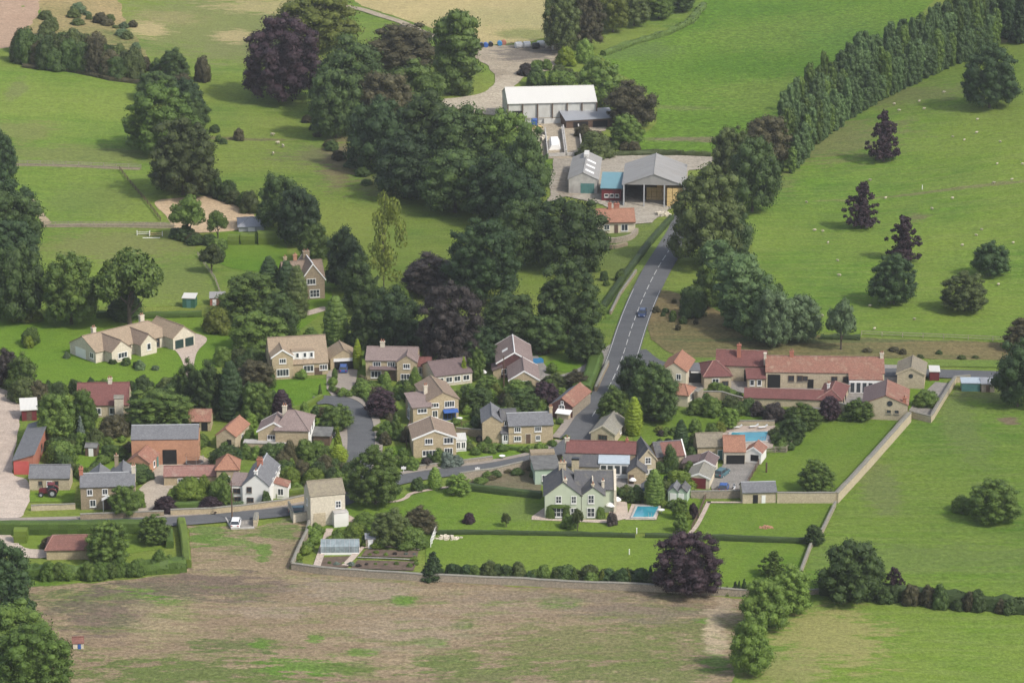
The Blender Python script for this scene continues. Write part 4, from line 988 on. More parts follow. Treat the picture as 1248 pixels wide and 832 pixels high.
for k, q in enumerate(([(388, 680), (432, 678), (424, 692), (384, 691)], [(446, 670), (510, 672), (508, 680), (440, 678)], [(436, 683), (508, 685), (504, 696), (428, 693)])):
    sheet('garden_bed', q, M['soil'], .12, rough=.1)
sheet('garden_bed', [(668, 565), (620, 570), (560, 578), (560, 590), (660, 600)], ground('garden_earth', (0.17, 0.13, 0.095), (0.10, 0.10, 0.05), (0.13, 0.12, 0.07), mid=.4, contrast=.9), .06, rough=.4)
sheet('garden_bed', [(340, 575), (420, 560), (425, 600), (370, 612), (340, 600)], ground('shrubbery_earth', (0.10, 0.10, 0.045), (0.075, 0.09, 0.03), (0.12, 0.10, 0.06), mid=.4, contrast=.9), .06, rough=.4)
# ---- roads
RD = [(838, 262), (830, 282), (818, 302), (800, 331), (783, 366), (770, 400), (757, 440), (741, 475), (722, 508), (704, 534), (684, 549), (655, 559), (600, 570), (540, 577), (490, 585), (450, 597), (415, 612), (375, 620), (335, 626), (290, 630), (245, 634), (200, 637), (140, 638), (60, 640), (-40, 642)]
road = centre(RD, True, 6)
ribbon('road', road[:56], 6.4, TARM, .25); ribbon('road', road[54:], 4.6, TARM, .244)
LANE = [(772, 428), (790, 442), (815, 449), (850, 452), (950, 454), (1060, 455), (1110, 455), (1170, 457), (1330, 462)]
lane = centre(LANE, True, 6); ribbon('side_road', lane, 5.6, TARM, .23)
CUL = [(384, 489), (402, 488), (420, 492), (433, 504), (439, 522), (440, 545), (436, 570), (426, 600), (420, 610)]
cul = centre(CUL, True, 6); ribbon('close_road', cul, 5.2, TARM, .22)
def cut(pts, y0, y1):  # part of a centreline between two world depths
    return [p for p in pts if y0 <= p.y <= y1]
n0 = len(road)
ribbon('pavement', road[42:56], 1.6, PAVE, .22, off=-4.0, kerb=.12); ribbon('pavement', road[56:84], 1.2, PAVE, .22, off=-2.9, kerb=.12)
ribbon('pavement', road[92:150], 1.2, PAVE, .22, off=-2.9, kerb=.12)
ribbon('pavement', cul[8:42], 1.5, PAVE, .2, off=3.35, kerb=.12); ribbon('pavement', cul[18:42], 1.5, PAVE, .2, off=-3.35, kerb=.12)
M['paint'] = plain('road_paint', (0.45, 0.45, 0.43), .7, .12, 1.2)
acc = 0; dash = []
for i in range(len(road)-1):
    a, b = road[i], road[i+1]; d = (b-a).length; k = 0
    while k < d:
        if (acc+k) % 6 < 4: dash.append((a.lerp(b, k/d), (b-a).normalized()))
        k += .5
    acc += d
mb = MB()
for p, d in dash:
    if p.y < 606: continue
    n = Vector((-d.y, d.x)); c = [p-n*.07, p+n*.07, p+n*.07+d*.5, p-n*.07+d*.5]
    mb.poly([(q.x, q.y, h(q.x, q.y)+.27) for q in c][::-1])
tag(mb.build('road_marking', M['paint']), kind='structure')
for sg in (-1, 1):
    ribbon('road_marking', road[22:46], .1, M['paint'], .27, off=sg*2.95)
# ================================================================== BUILDINGS
def win2(hs, b, face, us, z, **k):
    for u in us: hs.win(b, face, u, z, **k)
V3 = Vector
# --- white barn at the top farm
hs = House('barn', 'large white-roofed barn with grey panelled side behind the dark wood', (672, 152), 'barn')
b = hs.block((619, 153), (727, 150), depth=14.5, eave=5.6, rise=2.6, wall='panel', roof='whitesheet', oh=.4)
for i in range(7):
    m = MB(); p = b.at(b.w*i/6, -.22); m.cbox(p-V3((0, 0, .8)), .3, .34, 6.2); hs.part('post', m, 'wood')
m = MB(); m.box(b.at(0, -.3, 1.5), b.ux*b.w, b.uy*.05, (0, 0, .2)); hs.part('rail', m, 'ltwood')
hs.hole(b, 'F', .11, 3.0, 3.6); hs.win(b, 'R', .5, 2.5, 2, 1.5)
hs = House('lean_to_shed', 'low grey sheet-roofed lean-to in front of the white barn', (718, 157), 'shed')
b = hs.block((690, 157), (749, 155), depth=6, eave=2.3, rise=1.2, mono='F', wall='wood', roof='steel', oh=.3)
hs.hole(b, 'F', .3, 4, 1.8); hs.hole(b, 'F', .7, 4, 1.8)
# silage bays
for nm, q, lab in (('silage_bay', ((667, 192), (688, 191)), 'left concrete silage bay with pale covered heap below the white barn'), ('silage_bay', ((690, 191), (709, 190)), 'right concrete silage bay with brown stains below the white barn')):
    a, c = P(*q[0]), P(*q[1]); r = empty(nm, a, lab, 'silage bay'); ux = (c-a); ux.z = 0; d = 24 if 'left' in lab else 26; uy = V3((-.02, 1, .02))*d; z = V3((0, 0, 1))
    m = MB(); m.box(a-z*.2, ux, uy, z*.4); m.build('floor', M['concrete'], r)
    for o in (a, c): m = MB(); m.box(o-z*.2, ux.normalized()*.3, uy, z*1.9); m.build('side_wall', M['concrete'], r)
    m = MB(); m.box(a-z*.2, ux, V3((0, .3, 0)), z*(1.2)); m.build('front_wall', M['concrete'], r)
    if 'left' in lab: m = MB(); m.loft([[a+ux*.12+uy*t+z*.2, a+ux*.88+uy*t+z*.2, a+ux*.7+uy*t+z*(1.6), a+ux*.3+uy*t+z*1.6] for t in (.25, .6)]); m.build('cover', M['frame'], r)
# --- farm sheds round the lower yard
hs = House('stock_shed', 'grey ribbed-roof stock shed with teal doors left of the teal lean-to', (712, 236), 'shed')
b = hs.block((693, 236), (728, 239), yaw=-4, depth=22, eave=3.6, rise=1.6, ridge='y', wall='concrete', roof='greysheet', oh=.3)
for u in (.5, .66, .82): hs.door(b, 'F', u, 1.1, 2.6, 'tealp')
m = MB(); m.box(b.at(b.w/2-.6, 16, 5.1), b.ux*1.2, b.uy*4.5, (0, 0, .8)); hs.part('ridge_vent', m, 'whitesheet', b.roofob)
for t in (3, 8, 13):
    m = MB(); k = b.r/(b.w/2); p = b.at(b.w*.56, t, b.e+b.r-(b.w*.06)*k+.18); dv = b.ux*b.w*.3+V3((0, 0, -b.w*.3*k)); m.slab([p, p+dv, p+dv+b.uy*1.6, p+b.uy*1.6], .03); hs.part('rooflight', m, 'frame', b.roofob)
hs = House('teal_shed', 'teal-roofed shed with maroon front between the grey shed and the hay barn', (746, 245), 'shed')
b = hs.block((733, 245), (757, 244), yaw=-4, depth=11, eave=3.2, rise=1.1, mono='F', wall='maroonp', roof='tealsheet', oh=.3)
win2(hs, b, 'F', (.25, .52, .78), 1.1, w=.9, hh=.7, cols=1)
hs = House('hay_barn', 'open-fronted grey hay barn with steel posts, stacked with straw on its right', (796, 251), 'barn')
b = hs.block((760, 251), (832, 249), yaw=-4, depth=21, eave=5.4, rise=2.6, ridge='y', roof='greysheet', oh=.5, noroof=False, wall='wood', wallname='back_wall')
# replace the closed walls by an open frame: back, sides, posts and a gable panel
bpy.data.objects.remove(b.wallob)
m = MB(); m.box(b.at(0, b.d-.15, -.5), b.ux*b.w, b.uy*.15, (0, 0, b.e+.5)); m.poly([b.at(0, b.d, b.e), b.at(b.w, b.d, b.e), b.at(b.w/2, b.d, b.e+b.r)]); hs.part('back_wall', m, 'wood')
for u in (0, b.w-.15): m = MB(); m.box(b.at(u, 0, -.5), b.ux*.15, b.uy*b.d, (0, 0, b.e+.5)); hs.part('side_wall', m, 'wood' if u else 'steel')
m = MB(); m.loft([[b.at(.2, v, b.e), b.at(b.w-.2, v, b.e), b.at(b.w/2, v, b.e+b.r-.1)] for v in (.05, .2)]); hs.part('gable_panel', m, 'greysheet')
for u in (0, .34, .68, 1):
    m = MB(); m.cbox(b.at(b.w*u, -.1, -.5), .32, .32, b.e+.5); hs.part('post', m, 'lead')
m = MB(); m.box(b.at(b.w*.66, 3, -.5), b.ux*.12, b.uy*15, (0, 0, 3.2)) if False else m.box(b.at(b.w*.335, 3, -.5), b.ux*.12, b.uy*15, (0, 0, 4.4)); hs.part('partition', m, 'wood')
k = 0
for c in range(3):
    for j in range(4):
        for row in range(2):
            o = b.at(b.w*.70+.35+c*1.32, 1.6+row*2.3, .0); k += 1
            bale(None, math.degrees(math.atan2(b.uy.y, b.uy.x)), 'big square straw bale stacked at the right of the open hay barn', z=j*1.15, size=(2.2, 1.25, 1.12), group='straw bales in the hay barn', org=o+b.ux*.6)
for c in range(4):
    for j in range(3 if c < 2 else 4):
        o = b.at(b.w*.37+.6+c*1.3, 6.5, .0)
        bale(None, math.degrees(math.atan2(b.uy.y, b.uy.x)), 'big square straw bale stacked deep in the shaded middle bay of the open hay barn', z=j*1.15, size=(2.2, 1.25, 1.12), group='straw bales in the shaded middle bay', org=o)
# brick bungalow with orange roof
hs = House('bungalow', 'small orange-roofed cream bungalow below the hay barn', (752, 284), 'bungalow')
b = hs.block((728, 285), (774, 283), depth=6.8, eave=2.7, rise=2.2, roof='orange', wall='cream', fascia='wood')
hs.win(b, 'F', .72, .55, 1.5, 1.5, 2, 1); hs.win(b, 'F', .25, .9, 1.2, 1.1); hs.door(b, 'F', .5, .9, 2.0, 'wood'); hs.chim(b, .36, .5, .8, .7, 1.4, 'redbrick', 1); hs.chim(b, .55, .62, 1.3, .6, 1.0, 'redbrick', 2); hs.win(b, 'R', .5, .9, 1.2, 1.1)
# --- stone house among conifers
hs = House('old_house', 'old brown stone house with three tall chimneys among pointed conifers', (382, 364), 'house')
b = hs.block((368, 366), (396, 364), depth=10, eave=4.6, rise=3.4, ridge='y', wall='dstone', roof='brown', gable='frame', cap='frame')
hs.win(b, 'F', .42, 3.5, 1.9, 1.2, 3, 1); hs.win(b, 'F', .56, .6, 2.1, 1.6, 3, 2)
c = hs.block(org=b.at(-3.4, 2.5), yaw=math.degrees(math.atan2(b.ux.y, b.ux.x)), width=9.0, depth=6.5, eave=4.4, rise=2.8, wall='dstone', roof='brown')
hs.chim(c, .1, .5, .7, .8, 1.1, 'stone', 1); hs.chim(c, .36, .6, .8, .8, 1.3, 'brick', 1); hs.chim(c, .66, .8, 1.4, 1.1, 1.6, 'dstone', 2)
hs.win(c, 'F', .25, 3.0, 1.2, 1.2); hs.win(c, 'F', .25, .7, 1.4, 1.4)
# --- arena-side tent
hs = House('store_shed', 'low grey shallow-roofed store beside the sand arena', (305, 283), 'shed')
b = hs.block((291, 283), (322, 282), depth=8, eave=1.2, rise=1.2, wall='lead', roof='steel', hip=(2.6, 2.6)); hs.door(b, 'F', .5, 1.6, 1.05, 'frame')
shed('field_shelter', (222.5, 375), 2.7, 2.6, 2.1, .35, -6, 'greenp', 'whitesheet', 'dark green hut with white roof in the mown paddock', mono='F', door=('F', .5, .9, 1.8, 'tealp'))
shed('brick_hut', (256, 372.5), 3.2, 3.0, 1.6, .5, 4, 'redbrick', 'greysheet', 'tiny brick hut with grey roof at the paddock edge', mono='F', door=('F', .3, .8, 1.4, 'frame'))
# --- long cream bungalow
hs = House('bungalow', 'large cream bungalow with tan hipped roofs on the bright lawn', (140, 442), 'bungalow')
yw = 42; b = hs.block((117, 443), yaw=yw, width=20, depth=9.2, eave=2.4, rise=2.3, wall='pale', roof='tan', hip=(0, 3.5), cap='brown')
hs.door(b, 'L', .42, 3.6, 2.1, 'frame', 'garage_door'); hs.win(b, 'L', .85, .9, 1.2, 1.1)
w1 = hs.block(org=b.at(2.2, -2.6), yaw=yw, width=4.8, depth=6.8, eave=2.6, rise=1.9, ridge='y', wall='pale', roof='brown')
hs.win(w1, 'F', .55, .9, 2.2, 1.1, 3)
w2 = hs.block(org=b.at(9.6, -2.4), yaw=yw, width=4.0, depth=6.6, eave=2.6, rise=1.8, ridge='y', wall='pale', roof='brown')
hs.win(w2, 'F', .5, 1.2, .9, 1.3, 1); hs.win(b, 'F', .40, .6, 1.4, 1.8, 2, 2, fr='wood'); hs.win(b, 'F', .74, .5, 2.4, 1.9, 3, 2, fr='wood')
w3 = hs.block(org=b.at(17.2, -3.2), yaw=yw, width=5.6, depth=9.4, eave=2.6, rise=2.0, ridge='y', wall='pale', roof='tan')
hs.door(w3, 'F', .28, 2.1, 2.0, 'dkdoor', 'garage_door'); hs.door(w3, 'F', .74, 2.1, 2.0, 'dkdoor', 'garage_door')
hs.chim(b, .18, .62, .8, .8, .9, 'pale', 2); hs.chim(b, .78, .6, 1.0, .7, 1.2, 'pale', 2)
# --- red roof cottage behind trees
hs = House('cottage', 'dark-red-roofed cottage half hidden by trees below the bungalow lawn', (127, 508), 'cottage')
b = hs.block((94, 509), (157, 508), depth=8.5, eave=2.6, rise=3.0, wall='cstone', roof='maroon'); hs.win(b, 'F', .7, .7, 1.3, 1.2); hs.win(b, 'F', .4, .7, 1.3, 1.2)
hs.chim(b, .63, .5, .8, .7, .9, 'pale', 2)
e = hs.block(org=b.at(b.w*.74, -1.2), yaw=math.degrees(math.atan2(b.ux.y, b.ux.x)), width=1.7, depth=1.2, eave=4.1, rise=.4, wall='pale', roof='grstone', oh=.1)
# --- left side brick shed and small stable
hs = House('long_shed', 'long slate-roofed brick shed with red doors beside the sandy drive', (30, 577), 'shed')
b = hs.block((17, 578), yaw=0, width=3.7, depth=21, eave=2.7, rise=1.1, mono='L', wall='redbrick', roof='slate', oh=.25)
hs.door(b, 'F', .38, 2.8, 2.6, 'redp'); hs.win(b, 'R', .5, 1.2, 1.2, 1.1, fr='wood')
hs = House('hut', 'small maroon hut with pale roof among the trees by the sandy drive', (34, 512), 'shed')
b = hs.block((27, 513), (45, 512), depth=4, eave=2.2, rise=.9, wall='maroonp', roof='whitesheet', mono='F'); hs.door(b, 'F', .5, 1, 1.8, 'wood')
# --- big brick barn and its yard
hs = House('brick_barn', 'large orange brick barn with grey slate roof and tall dark cart door', (200, 566), 'barn')
b = hs.block((161, 567), (242, 566), depth=6.8, eave=5.0, rise=1.6, wall='brick', roof='slate', oh=.15, cap='lead')
hs.hole(b, 'F', .57, 2.6, 2.9, .1, 'cart_door'); hs.win(b, 'R', .5, 2.6, .8, .8, 1, fr=None, name='vent')
hs = House('stable', 'orange-roofed brick stable at right angles to the brick barn', (175, 577), 'stable')
b = hs.block((156, 577), (182, 579), depth=9.5, eave=2.4, rise=1.4, ridge='y', wall='brick', roof='pan'); win2(hs, b, 'R', (.3, .75), .8, w=.9, hh=1.0, cols=1); hs.door(b, 'R', .5, 1.0, 2.0, 'tealp'); hs.win(b, 'F', .5, .8, 1, 1)
hs = House('cart_shed', 'small open-fronted cart shed with pantile roof behind the brick barn', (244, 525), 'shed')
b = hs.block((230, 525), (257, 525), depth=4.6, eave=2.0, rise=1.5, wall='stone', roof='pan'); hs.hole(b, 'F', .3, 1.6, 1.7); hs.hole(b, 'F', .72, 1.2, 1.7)
hs = House('gabled_cottage', 'small cream gabled cottage with bright pantile roof right of the brick barn', (276, 547), 'cottage')
b = hs.block((264, 547), (287, 549), depth=8, eave=2.8, rise=1.35, ridge='y', wall='cstone', roof='orange', cap='pan'); hs.hole(b, 'F', .68, .9, 1.4, .7, 'window'); hs.win(b, 'R', .5, .9, 1, 1.1)
hs = House('yard_range', 'low faded-red-roofed range closing the front of the brick barn yard', (235, 593), 'outbuilding')
b = hs.block((200, 592), (266, 591), depth=4.2, eave=1.9, rise=1.1, wall='stone', roof='pinkpan'); win2(hs, b, 'F', (.3, .6), .7, w=.8, hh=.7)
c = hs.block(org=b.at(b.w-.2, -1.0), yaw=math.degrees(math.atan2(b.ux.y, b.ux.x)), width=4.0, depth=5.0, eave=3.4, rise=1.9, wall='stone', roof='orange', hip=(1.9, 1.9)); hs.win(c, 'F', .5, 1.3, .8, .8)
trampoline((237, 568), 1.7, 'black round netted trampoline on the brick barn yard')
# --- cottages at the left end of the road
hs = House('stone_cottage', 'brown stone cottage with slate roof and dark porch behind the tall clipped hedge', (130, 620), 'cottage')
b = hs.block((99, 621), (165, 619), depth=6, eave=4.3, rise=1.4, wall='dstone', roof='slate', cap='lead')
win2(hs, b, 'F', (.17, .45), 2.8, w=.9, hh=1.0); hs.win(b, 'F', .22, .6, 1.0, 1.2)
hs.hole(b, 'F', .50, 1.0, 2.0, 0, 'door', 'wood'); hs.chim(b, .01, .5, .7, .9, 1.0, 'redbrick', 2); hs.chim(b, .98, .5, .7, .9, 1.2, 'pale', 2)
m = MB(); p = b.at(b.w*.5-.9, -1.3)
for k in (0, 1.65): m.box(p+b.ux*k, b.ux*.12, b.uy*1.3, (0, 0, 2.0))
m.slab([b.at(b.w*.5-1.1, -1.5, 2.15), b.at(b.w*.5, -1.5, 2.7), b.at(b.w*.5, 0, 2.7), b.at(b.w*.5-1.1, 0, 2.15)], .1); m.slab([b.at(b.w*.5, -1.5, 2.7), b.at(b.w*.5+1.1, -1.5, 2.15), b.at(b.w*.5+1.1, 0, 2.15), b.at(b.w*.5, 0, 2.7)], .1); hs.part('porch', m, 'frame')
bk = hs.block(org=b.at(1.5, 5.5), yaw=math.degrees(math.atan2(b.ux.y, b.ux.x)), width=3.5, depth=5, eave=3.6, rise=1.3, ridge='y', wall='dstone', roof='slate'); bk2 = hs.block(org=b.at(5.4, 5.5), yaw=math.degrees(math.atan2(b.ux.y, b.ux.x)), width=4, depth=5.5, eave=3.8, rise=1.4, ridge='y', wall='dstone', roof='slate'); hs.chim(bk2, .2, .9, .7, .7, 1.2, 'dstone', 1)
hs = House('stone_outhouse', 'long low stone outhouse with patched slate roof behind the tractor', (60, 596), 'outbuilding')
b = hs.block((36, 597), (85, 597), depth=4.4, eave=2.4, rise=1.6, wall='cstone', roof='slate'); win2(hs, b, 'F', (.28, .68), 1.0, w=.6, hh=.7, cols=1, fr='wood'); hs.win(b, 'F', .5, .8, .9, .9)
lean = hs.block(org=b.at(1.0, 4.4), yaw=math.degrees(math.atan2(b.ux.y, b.ux.x)), width=5, depth=3, eave=2.2, rise=.9, mono='B', wall='cstone', roof='dslate')
hs = House('garage_block', 'low red-pantiled garage with hipped end in front of the long clipped hedge', (86, 682), 'garage')
b = hs.block((57, 682), (115, 681), depth=5.6, eave=1.8, rise=1.5, wall='stone', roof='red', hip=(.9, 0), cap='pinkpan'); hs.hole(b, 'L', .5, 2.4, 1.4, 0, 'garage_door', 'wood')
# --- white house by the road
hs = House('white_house', 'white rendered house with steep slate roof gable-on to the road', (304, 614), 'house')
b = hs.block((296, 615), yaw=-6, width=4.9, depth=11.5, eave=3.7, rise=2.1, ridge='y', wall='white', roof='slate', oh=.15, cap='lead')
hs.win(b, 'F', .25, 2.5, .8, .9, 1, fr='wood'); hs.win(b, 'F', .28, .6, 1.1, .8, 2, fr='wood'); hs.chim(b, .45, .5, 1.0, .7, .9, 'redbrick', 3); hs.chim(b, .5, .03, .6, .6, .6, 'white', 1); win2(hs, b, 'R', (.3, .6, .85), 2.9, w=.9, hh=1.1); hs.win(b, 'R', .5, .6, 1.2, 1.2)
c = hs.block(org=b.at(-2.4, .7), yaw=-6, width=2.4, depth=4.4, eave=3.3, rise=.9, mono='F', wall='white', roof='plumlt', oh=.1); hs.win(c, 'F', .5, 2.0, 1.2, .8, 2, fr='wood'); hs.win(c, 'F', .55, .5, 1.1, .7, fr='wood')
c = hs.block(org=b.at(4.9, 4.0), yaw=-6, width=2.6, depth=3.2, eave=2.2, rise=.7, mono='R', wall='white', roof='pan', oh=.1); hs.win(c, 'F', .5, .7, 1, 1.2)
# --- plain stone house with terrace right of road bay
hs = House('roadside_barn_house', 'pale stone barn-like house with stone slate roof at the field corner', (397, 640), 'house')
b = hs.block((379, 642), (421, 638), depth=5.4, eave=5.6, rise=1.9, wall='pale', roof='stslate', oh=.12); hs.win(b, 'F', .8, 3.2, .9, 1.2, 2, 2); hs.hole(b, 'F', .25, 2.2, 2.5, 0, 'archway', 'cstone'); hs.win(b, 'L', .5, 3.3, .8, 1)
c = hs.block(org=b.at(b.w*.62, -1.6), yaw=math.degrees(math.atan2(b.ux.y, b.ux.x)), width=2.6, depth=1.6, eave=2.6, rise=.2, ridge='flat', wall='white', roof='concrete', oh=.0)
# --- houses of the close
hs = House('estate_house', 'tan stone house with brown catslide roof and long white dormer', (365, 459), 'house')
b = hs.block((330, 460), (400, 456), depth=8.4, eave=2.7, rise=4.3, wall='stone', roof='tan', cap='brown'); ya = math.degrees(math.atan2(b.ux.y, b.ux.x))
g = hs.block(org=b.at(.2, -1.5), yaw=ya, width=4.2, depth=5.7, eave=4.7, rise=1.4, ridge='y', wall='stone', roof='tan', gable='frame')
hs.win(g, 'F', .5, 3.4, 1.3, .9, 3); hs.win(g, 'F', .5, .7, 2.4, 1.4, 4); 
dm = hs.block(org=b.at(4.4, .5), yaw=ya, width=4.6, depth=4, eave=5.0, rise=.15, ridge='flat', wall='frame', roof='tan', oh=.1, wallname='dormer', sink=-2.8); win2(hs, dm, 'F', (.25, .58, .87), 3.75, w=.6, hh=.95, cols=1)
hs.win(b, 'F', .66, .9, 2.0, 1.2, 3); hs.win(b, 'F', .92, 1.1, 1.5, 1.0, 3); hs.hole(b, 'F', .83, 1.6, 1.6, 0, 'garage_door', 'wood')
hs = House('hip_roofed_house', 'stone house with brown hipped roof and bright white side wall above the shrub bank', (342, 552), 'house')
b = hs.block((330, 549), (369, 553), yaw=-4, width=6.4, depth=8.6, eave=4.4, rise=2.6, ridge='y', wall='stone', roof='plumlt', hip=(3.0, 0)) if False else hs.block((336, 551), yaw=-4, width=6.2, depth=9.0, eave=4.4, rise=2.4, ridge='x', wall='stone', roof='plumlt', hip=(2.0, 3.0))
g = hs.block((315, 549), yaw=-4, width=6.0, depth=6.0, eave=3.9, rise=1.7, ridge='y', wall='stone', roof='plumlt', gable='frame'); hs.win(g, 'F', .42, 2.3, 1.4, .8, 3); hs.win(g, 'F', .85, 2.2, 1.1, .8, 3)
c = hs.block(org=g.at(-2.6, -1.4), yaw=-4, width=8.4, depth=1.9, eave=1.9, rise=.15, ridge='flat', wall='stone', roof='concrete', oh=.1); hs.win(c, 'F', .72, .3, 1.6, 1.3, 2, fr='wood')
m = MB(); m.box(b.at(b.w+.02, .05, -.3), b.ux*.08, b.uy*8.9, (0, 0, 4.6)); hs.part('side_render', m, 'white'); 
for u_, z_ in ((.25, 2.9), (.6, 2.9), (.45, .7)):
    g2 = MB(); p = b.at(b.w+.11, b.d*u_, z_); g2.box(p, b.ux*.03, b.uy*.8, (0, 0, 1.1)); hs.part('window', g2, 'glass')
hs.chim(b, .2, .5, .8, .7, .9, 'pale', 2)
c = hs.block(org=b.at(b.w+.3, 4.6), yaw=-4, width=3.2, depth=3.6, eave=1.9, rise=.4, mono='F', wall='wood', roof='felt', wallname='carport')
hs = House('double_garage', 'tan stone garage with brown roof and a blue car inside', (419, 449), 'garage')
b = hs.block((403, 451), (436, 449), depth=6.2, eave=2.5, rise=1.6, ridge='y', wall='stone', roof='tan'); hs.hole(b, 'F', .5, 4.0, 1.8); hs.win(b, 'F', .5, 1.82, 4.2, .5, 1, sill=False, glass='frame', name='garage_door')
hs = House('estate_house', 'wide tan house with plum-brown roof and gabled right wing above the close', (480, 463), 'house')
b = hs.block((446, 463), (508, 464), depth=7.6, eave=4.2, rise=1.6, wall='stone', roof='plumlt'); ya = math.degrees(math.atan2(b.ux.y, b.ux.x))
g = hs.block(org=b.at(b.w-3.9, -.9), yaw=ya, width=3.9, depth=5, eave=4.2, rise=1.3, ridge='y', wall='stone', roof='plumlt')
hs.win(b, 'F', .22, 2.95, 1.5, .9, 3); hs.win(b, 'F', .5, 2.95, 1.4, .9, 3); hs.win(b, 'F', .2, .6, 2.0, 1.3, 3); hs.win(g, 'F', .5, 2.9, 1.3, .9, 3); hs.win(g, 'F', .5, .6, 2.3, 1.1, 4); hs.hole(b, 'F', .5, 1.8, 2.0, 0, 'door', 'wood')
m = MB(); m.slab([b.at(.8, -.9, 2.5), b.at(b.w-4.0, -.9, 2.5), b.at(b.w-4.0, 0, 3.0), b.at(.8, 0, 3.0)], .12); hs.part('porch_roof', m, 'plum'); hs.chim(b, .3, .5, .9, .6, 1.1, 'pale', 2)
c = hs.block(org=b.at(b.w, 2.4), yaw=ya, width=2.6, depth=3.4, eave=2.4, rise=1.2, wall='frame', roof='maroon', wallname='conservatory'); win2(hs, c, 'F', (.28, .74), .7, w=.9, hh=1.4)
hs = House('low_annexe', 'low plum-roofed bungalow wing with a row of white windows', (545, 470), 'bungalow')
b = hs.block((530, 472), (558, 468), depth=8, eave=2.3, rise=1.8, wall='pale', roof='plum', yaw=22, width=8.0); win2(hs, b, 'F', (.15, .38, .6, .84), .8, w=1.3, hh=1.0)
hs = House('estate_house', 'tan house with two-tone brown roof and blue awning behind the box hedge', (540, 516), 'house')
b = hs.block((522, 514), (559, 511), depth=11, eave=4.2, rise=1.5, ridge='y', wall='stone', roof='brown', cap='tan'); ya = math.degrees(math.atan2(b.ux.y, b.ux.x))
hs.win(b, 'F', .7, 2.75, 1.9, 1.15, 4); hs.win(b, 'F', .22, 2.9, 1.5, .8, 3); hs.win(b, 'F', .22, .9, 1.0, 1.3, 2); hs.win(b, 'F', .7, .2, 2.4, 1.9, 3, fr='bluep', name='patio_door')
m = MB(); m.slab([b.at(b.w*.48, -1.2, 1.9), b.at(b.w*.96, -1.2, 1.9), b.at(b.w*.96, 0, 2.3), b.at(b.w*.48, 0, 2.3)], .08); hs.part('awning', m, 'bluep')
c = hs.block(org=b.at(-3.4, -1.8), yaw=ya, width=3.6, depth=6.5, eave=3.7, rise=.8, mono='F', wall='stone', roof='plumlt'); hs.win(c, 'F', .5, 2.6, 1.8, .8, 3); hs.win(c, 'L', .5, 2.6, 1.6, 1.2, 3); hs.win(c, 'L', .4, .5, 1.8, 1.5, 3); hs.chim(b, .06, .35, .7, .6, .4, 'pale', 2)
hs = House('estate_house', 'tan gable-fronted house with brown roof and white conservatory nearest the road bend', (530, 557), 'house')
b = hs.block((504, 558), (556, 556), depth=8.2, eave=3.7, rise=1.55, ridge='y', wall='stone', roof='brown', cap='tan', gable='frame'); ya = math.degrees(math.atan2(b.ux.y, b.ux.x))
hs.win(b, 'F', .36, 2.7, 1.4, 1.0, 3); hs.win(b, 'F', .82, 2.7, 1.7, 1.1, 3); hs.win(b, 'F', .82, .5, 1.5, 1.2, 3); hs.win(b, 'F', .4, .4, 3.0, 1.0, 5)
c = hs.block(org=b.at(b.w, 2.6), yaw=ya, width=2.2, depth=2.6, eave=2.2, rise=.5, mono='F', wall='frame', roof='panel', wallname='conservatory', oh=.1); win2(hs, c, 'F', (.3, .74), .7, w=.7, hh=1.2)
hs = House('double_gabled_cottage', 'tan stone cottage with slate roofs, bay window and arched brown door by the road', (630, 540), 'cottage')
b = hs.block((620, 541), (674, 539), depth=6.2, eave=3.6, rise=1.4, wall='stone', roof='slate', cap='lead'); ya = math.degrees(math.atan2(b.ux.y, b.ux.x))
win2(hs, b, 'F', (.2, .66), 2.4, w=1.2, hh=.9, cols=3); hs.win(b, 'F', .2, .6, 1.3, .9, 3); hs.win(b, 'F', .66, .6, .8, .9, 2); hs.door(b, 'F', .44, .9, 1.9, 'wood', fr='pale'); hs.chim(b, .99, .5, .6, .8, 1.0, 'stone', 2)
g = hs.block((588, 540), (603, 541), depth=8, eave=4.2, rise=1.2, ridge='y', wall='stone', roof='slate', width=3.6, yaw=2)
c = hs.block(org=g.at(3.6, 1.0), yaw=ya, width=3.0, depth=5, eave=4.2, rise=1.3, wall='stone', roof='dslate'); hs.win(c, 'F', .4, 3.2, 1.2, .8, 3)
d = hs.block(org=g.at(3.7, -.5), yaw=ya, width=2.4, depth=1.5, eave=2.1, rise=.7, mono='F', wall='frame', roof='dslate', wallname='bay'); win2(hs, d, 'F', (.28, .74), .6, w=.8, hh=1.2)
hs = House('tall_hung_house', 'tall grey-roofed house with maroon hung gable at the end of the chippings drive', (628, 468), 'house')
b = hs.block((606, 460), yaw=2, width=7.0, depth=12, eave=3.1, rise=2.1, ridge='y', wall='hung', roof='plumlt', gable='frame', cap='frame')
hs.win(b, 'F', .2, .8, .9, 1.0, 2); g = hs.block((621, 477), yaw=2, width=5.8, depth=9.5, eave=2.4, rise=1.8, ridge='y', wall='stone', roof='plumlt', gable='frame'); hs.win(g, 'F', .5, .8, 1.8, 1.4, 3)
k = b.r/(b.w/2); m = MB(); p = b.at(b.w*.16, 4.2, b.e+b.w*.16*k+.2); dv = b.ux*b.w*.16+V3((0, 0, b.w*.16*k)); m.slab([p, p+dv, p+dv+b.uy*1.4, p+b.uy*1.4], .05); hs.part('rooflight', m, 'frame', b.roofob)
c = hs.block((601, 462), yaw=2, width=1.6, depth=4, eave=1.9, rise=.6, mono='L', wall='stone', roof='plum')
hs = House('roadside_cottage', 'cottage with orange and slate roof slopes and maroon hung gable tight to the main road', (685, 512), 'cottage')
b = hs.block((672, 508), yaw=-21, width=4.3, depth=10.5, eave=2.6, rise=1.4, ridge='y', wall='hung', roof='pan')
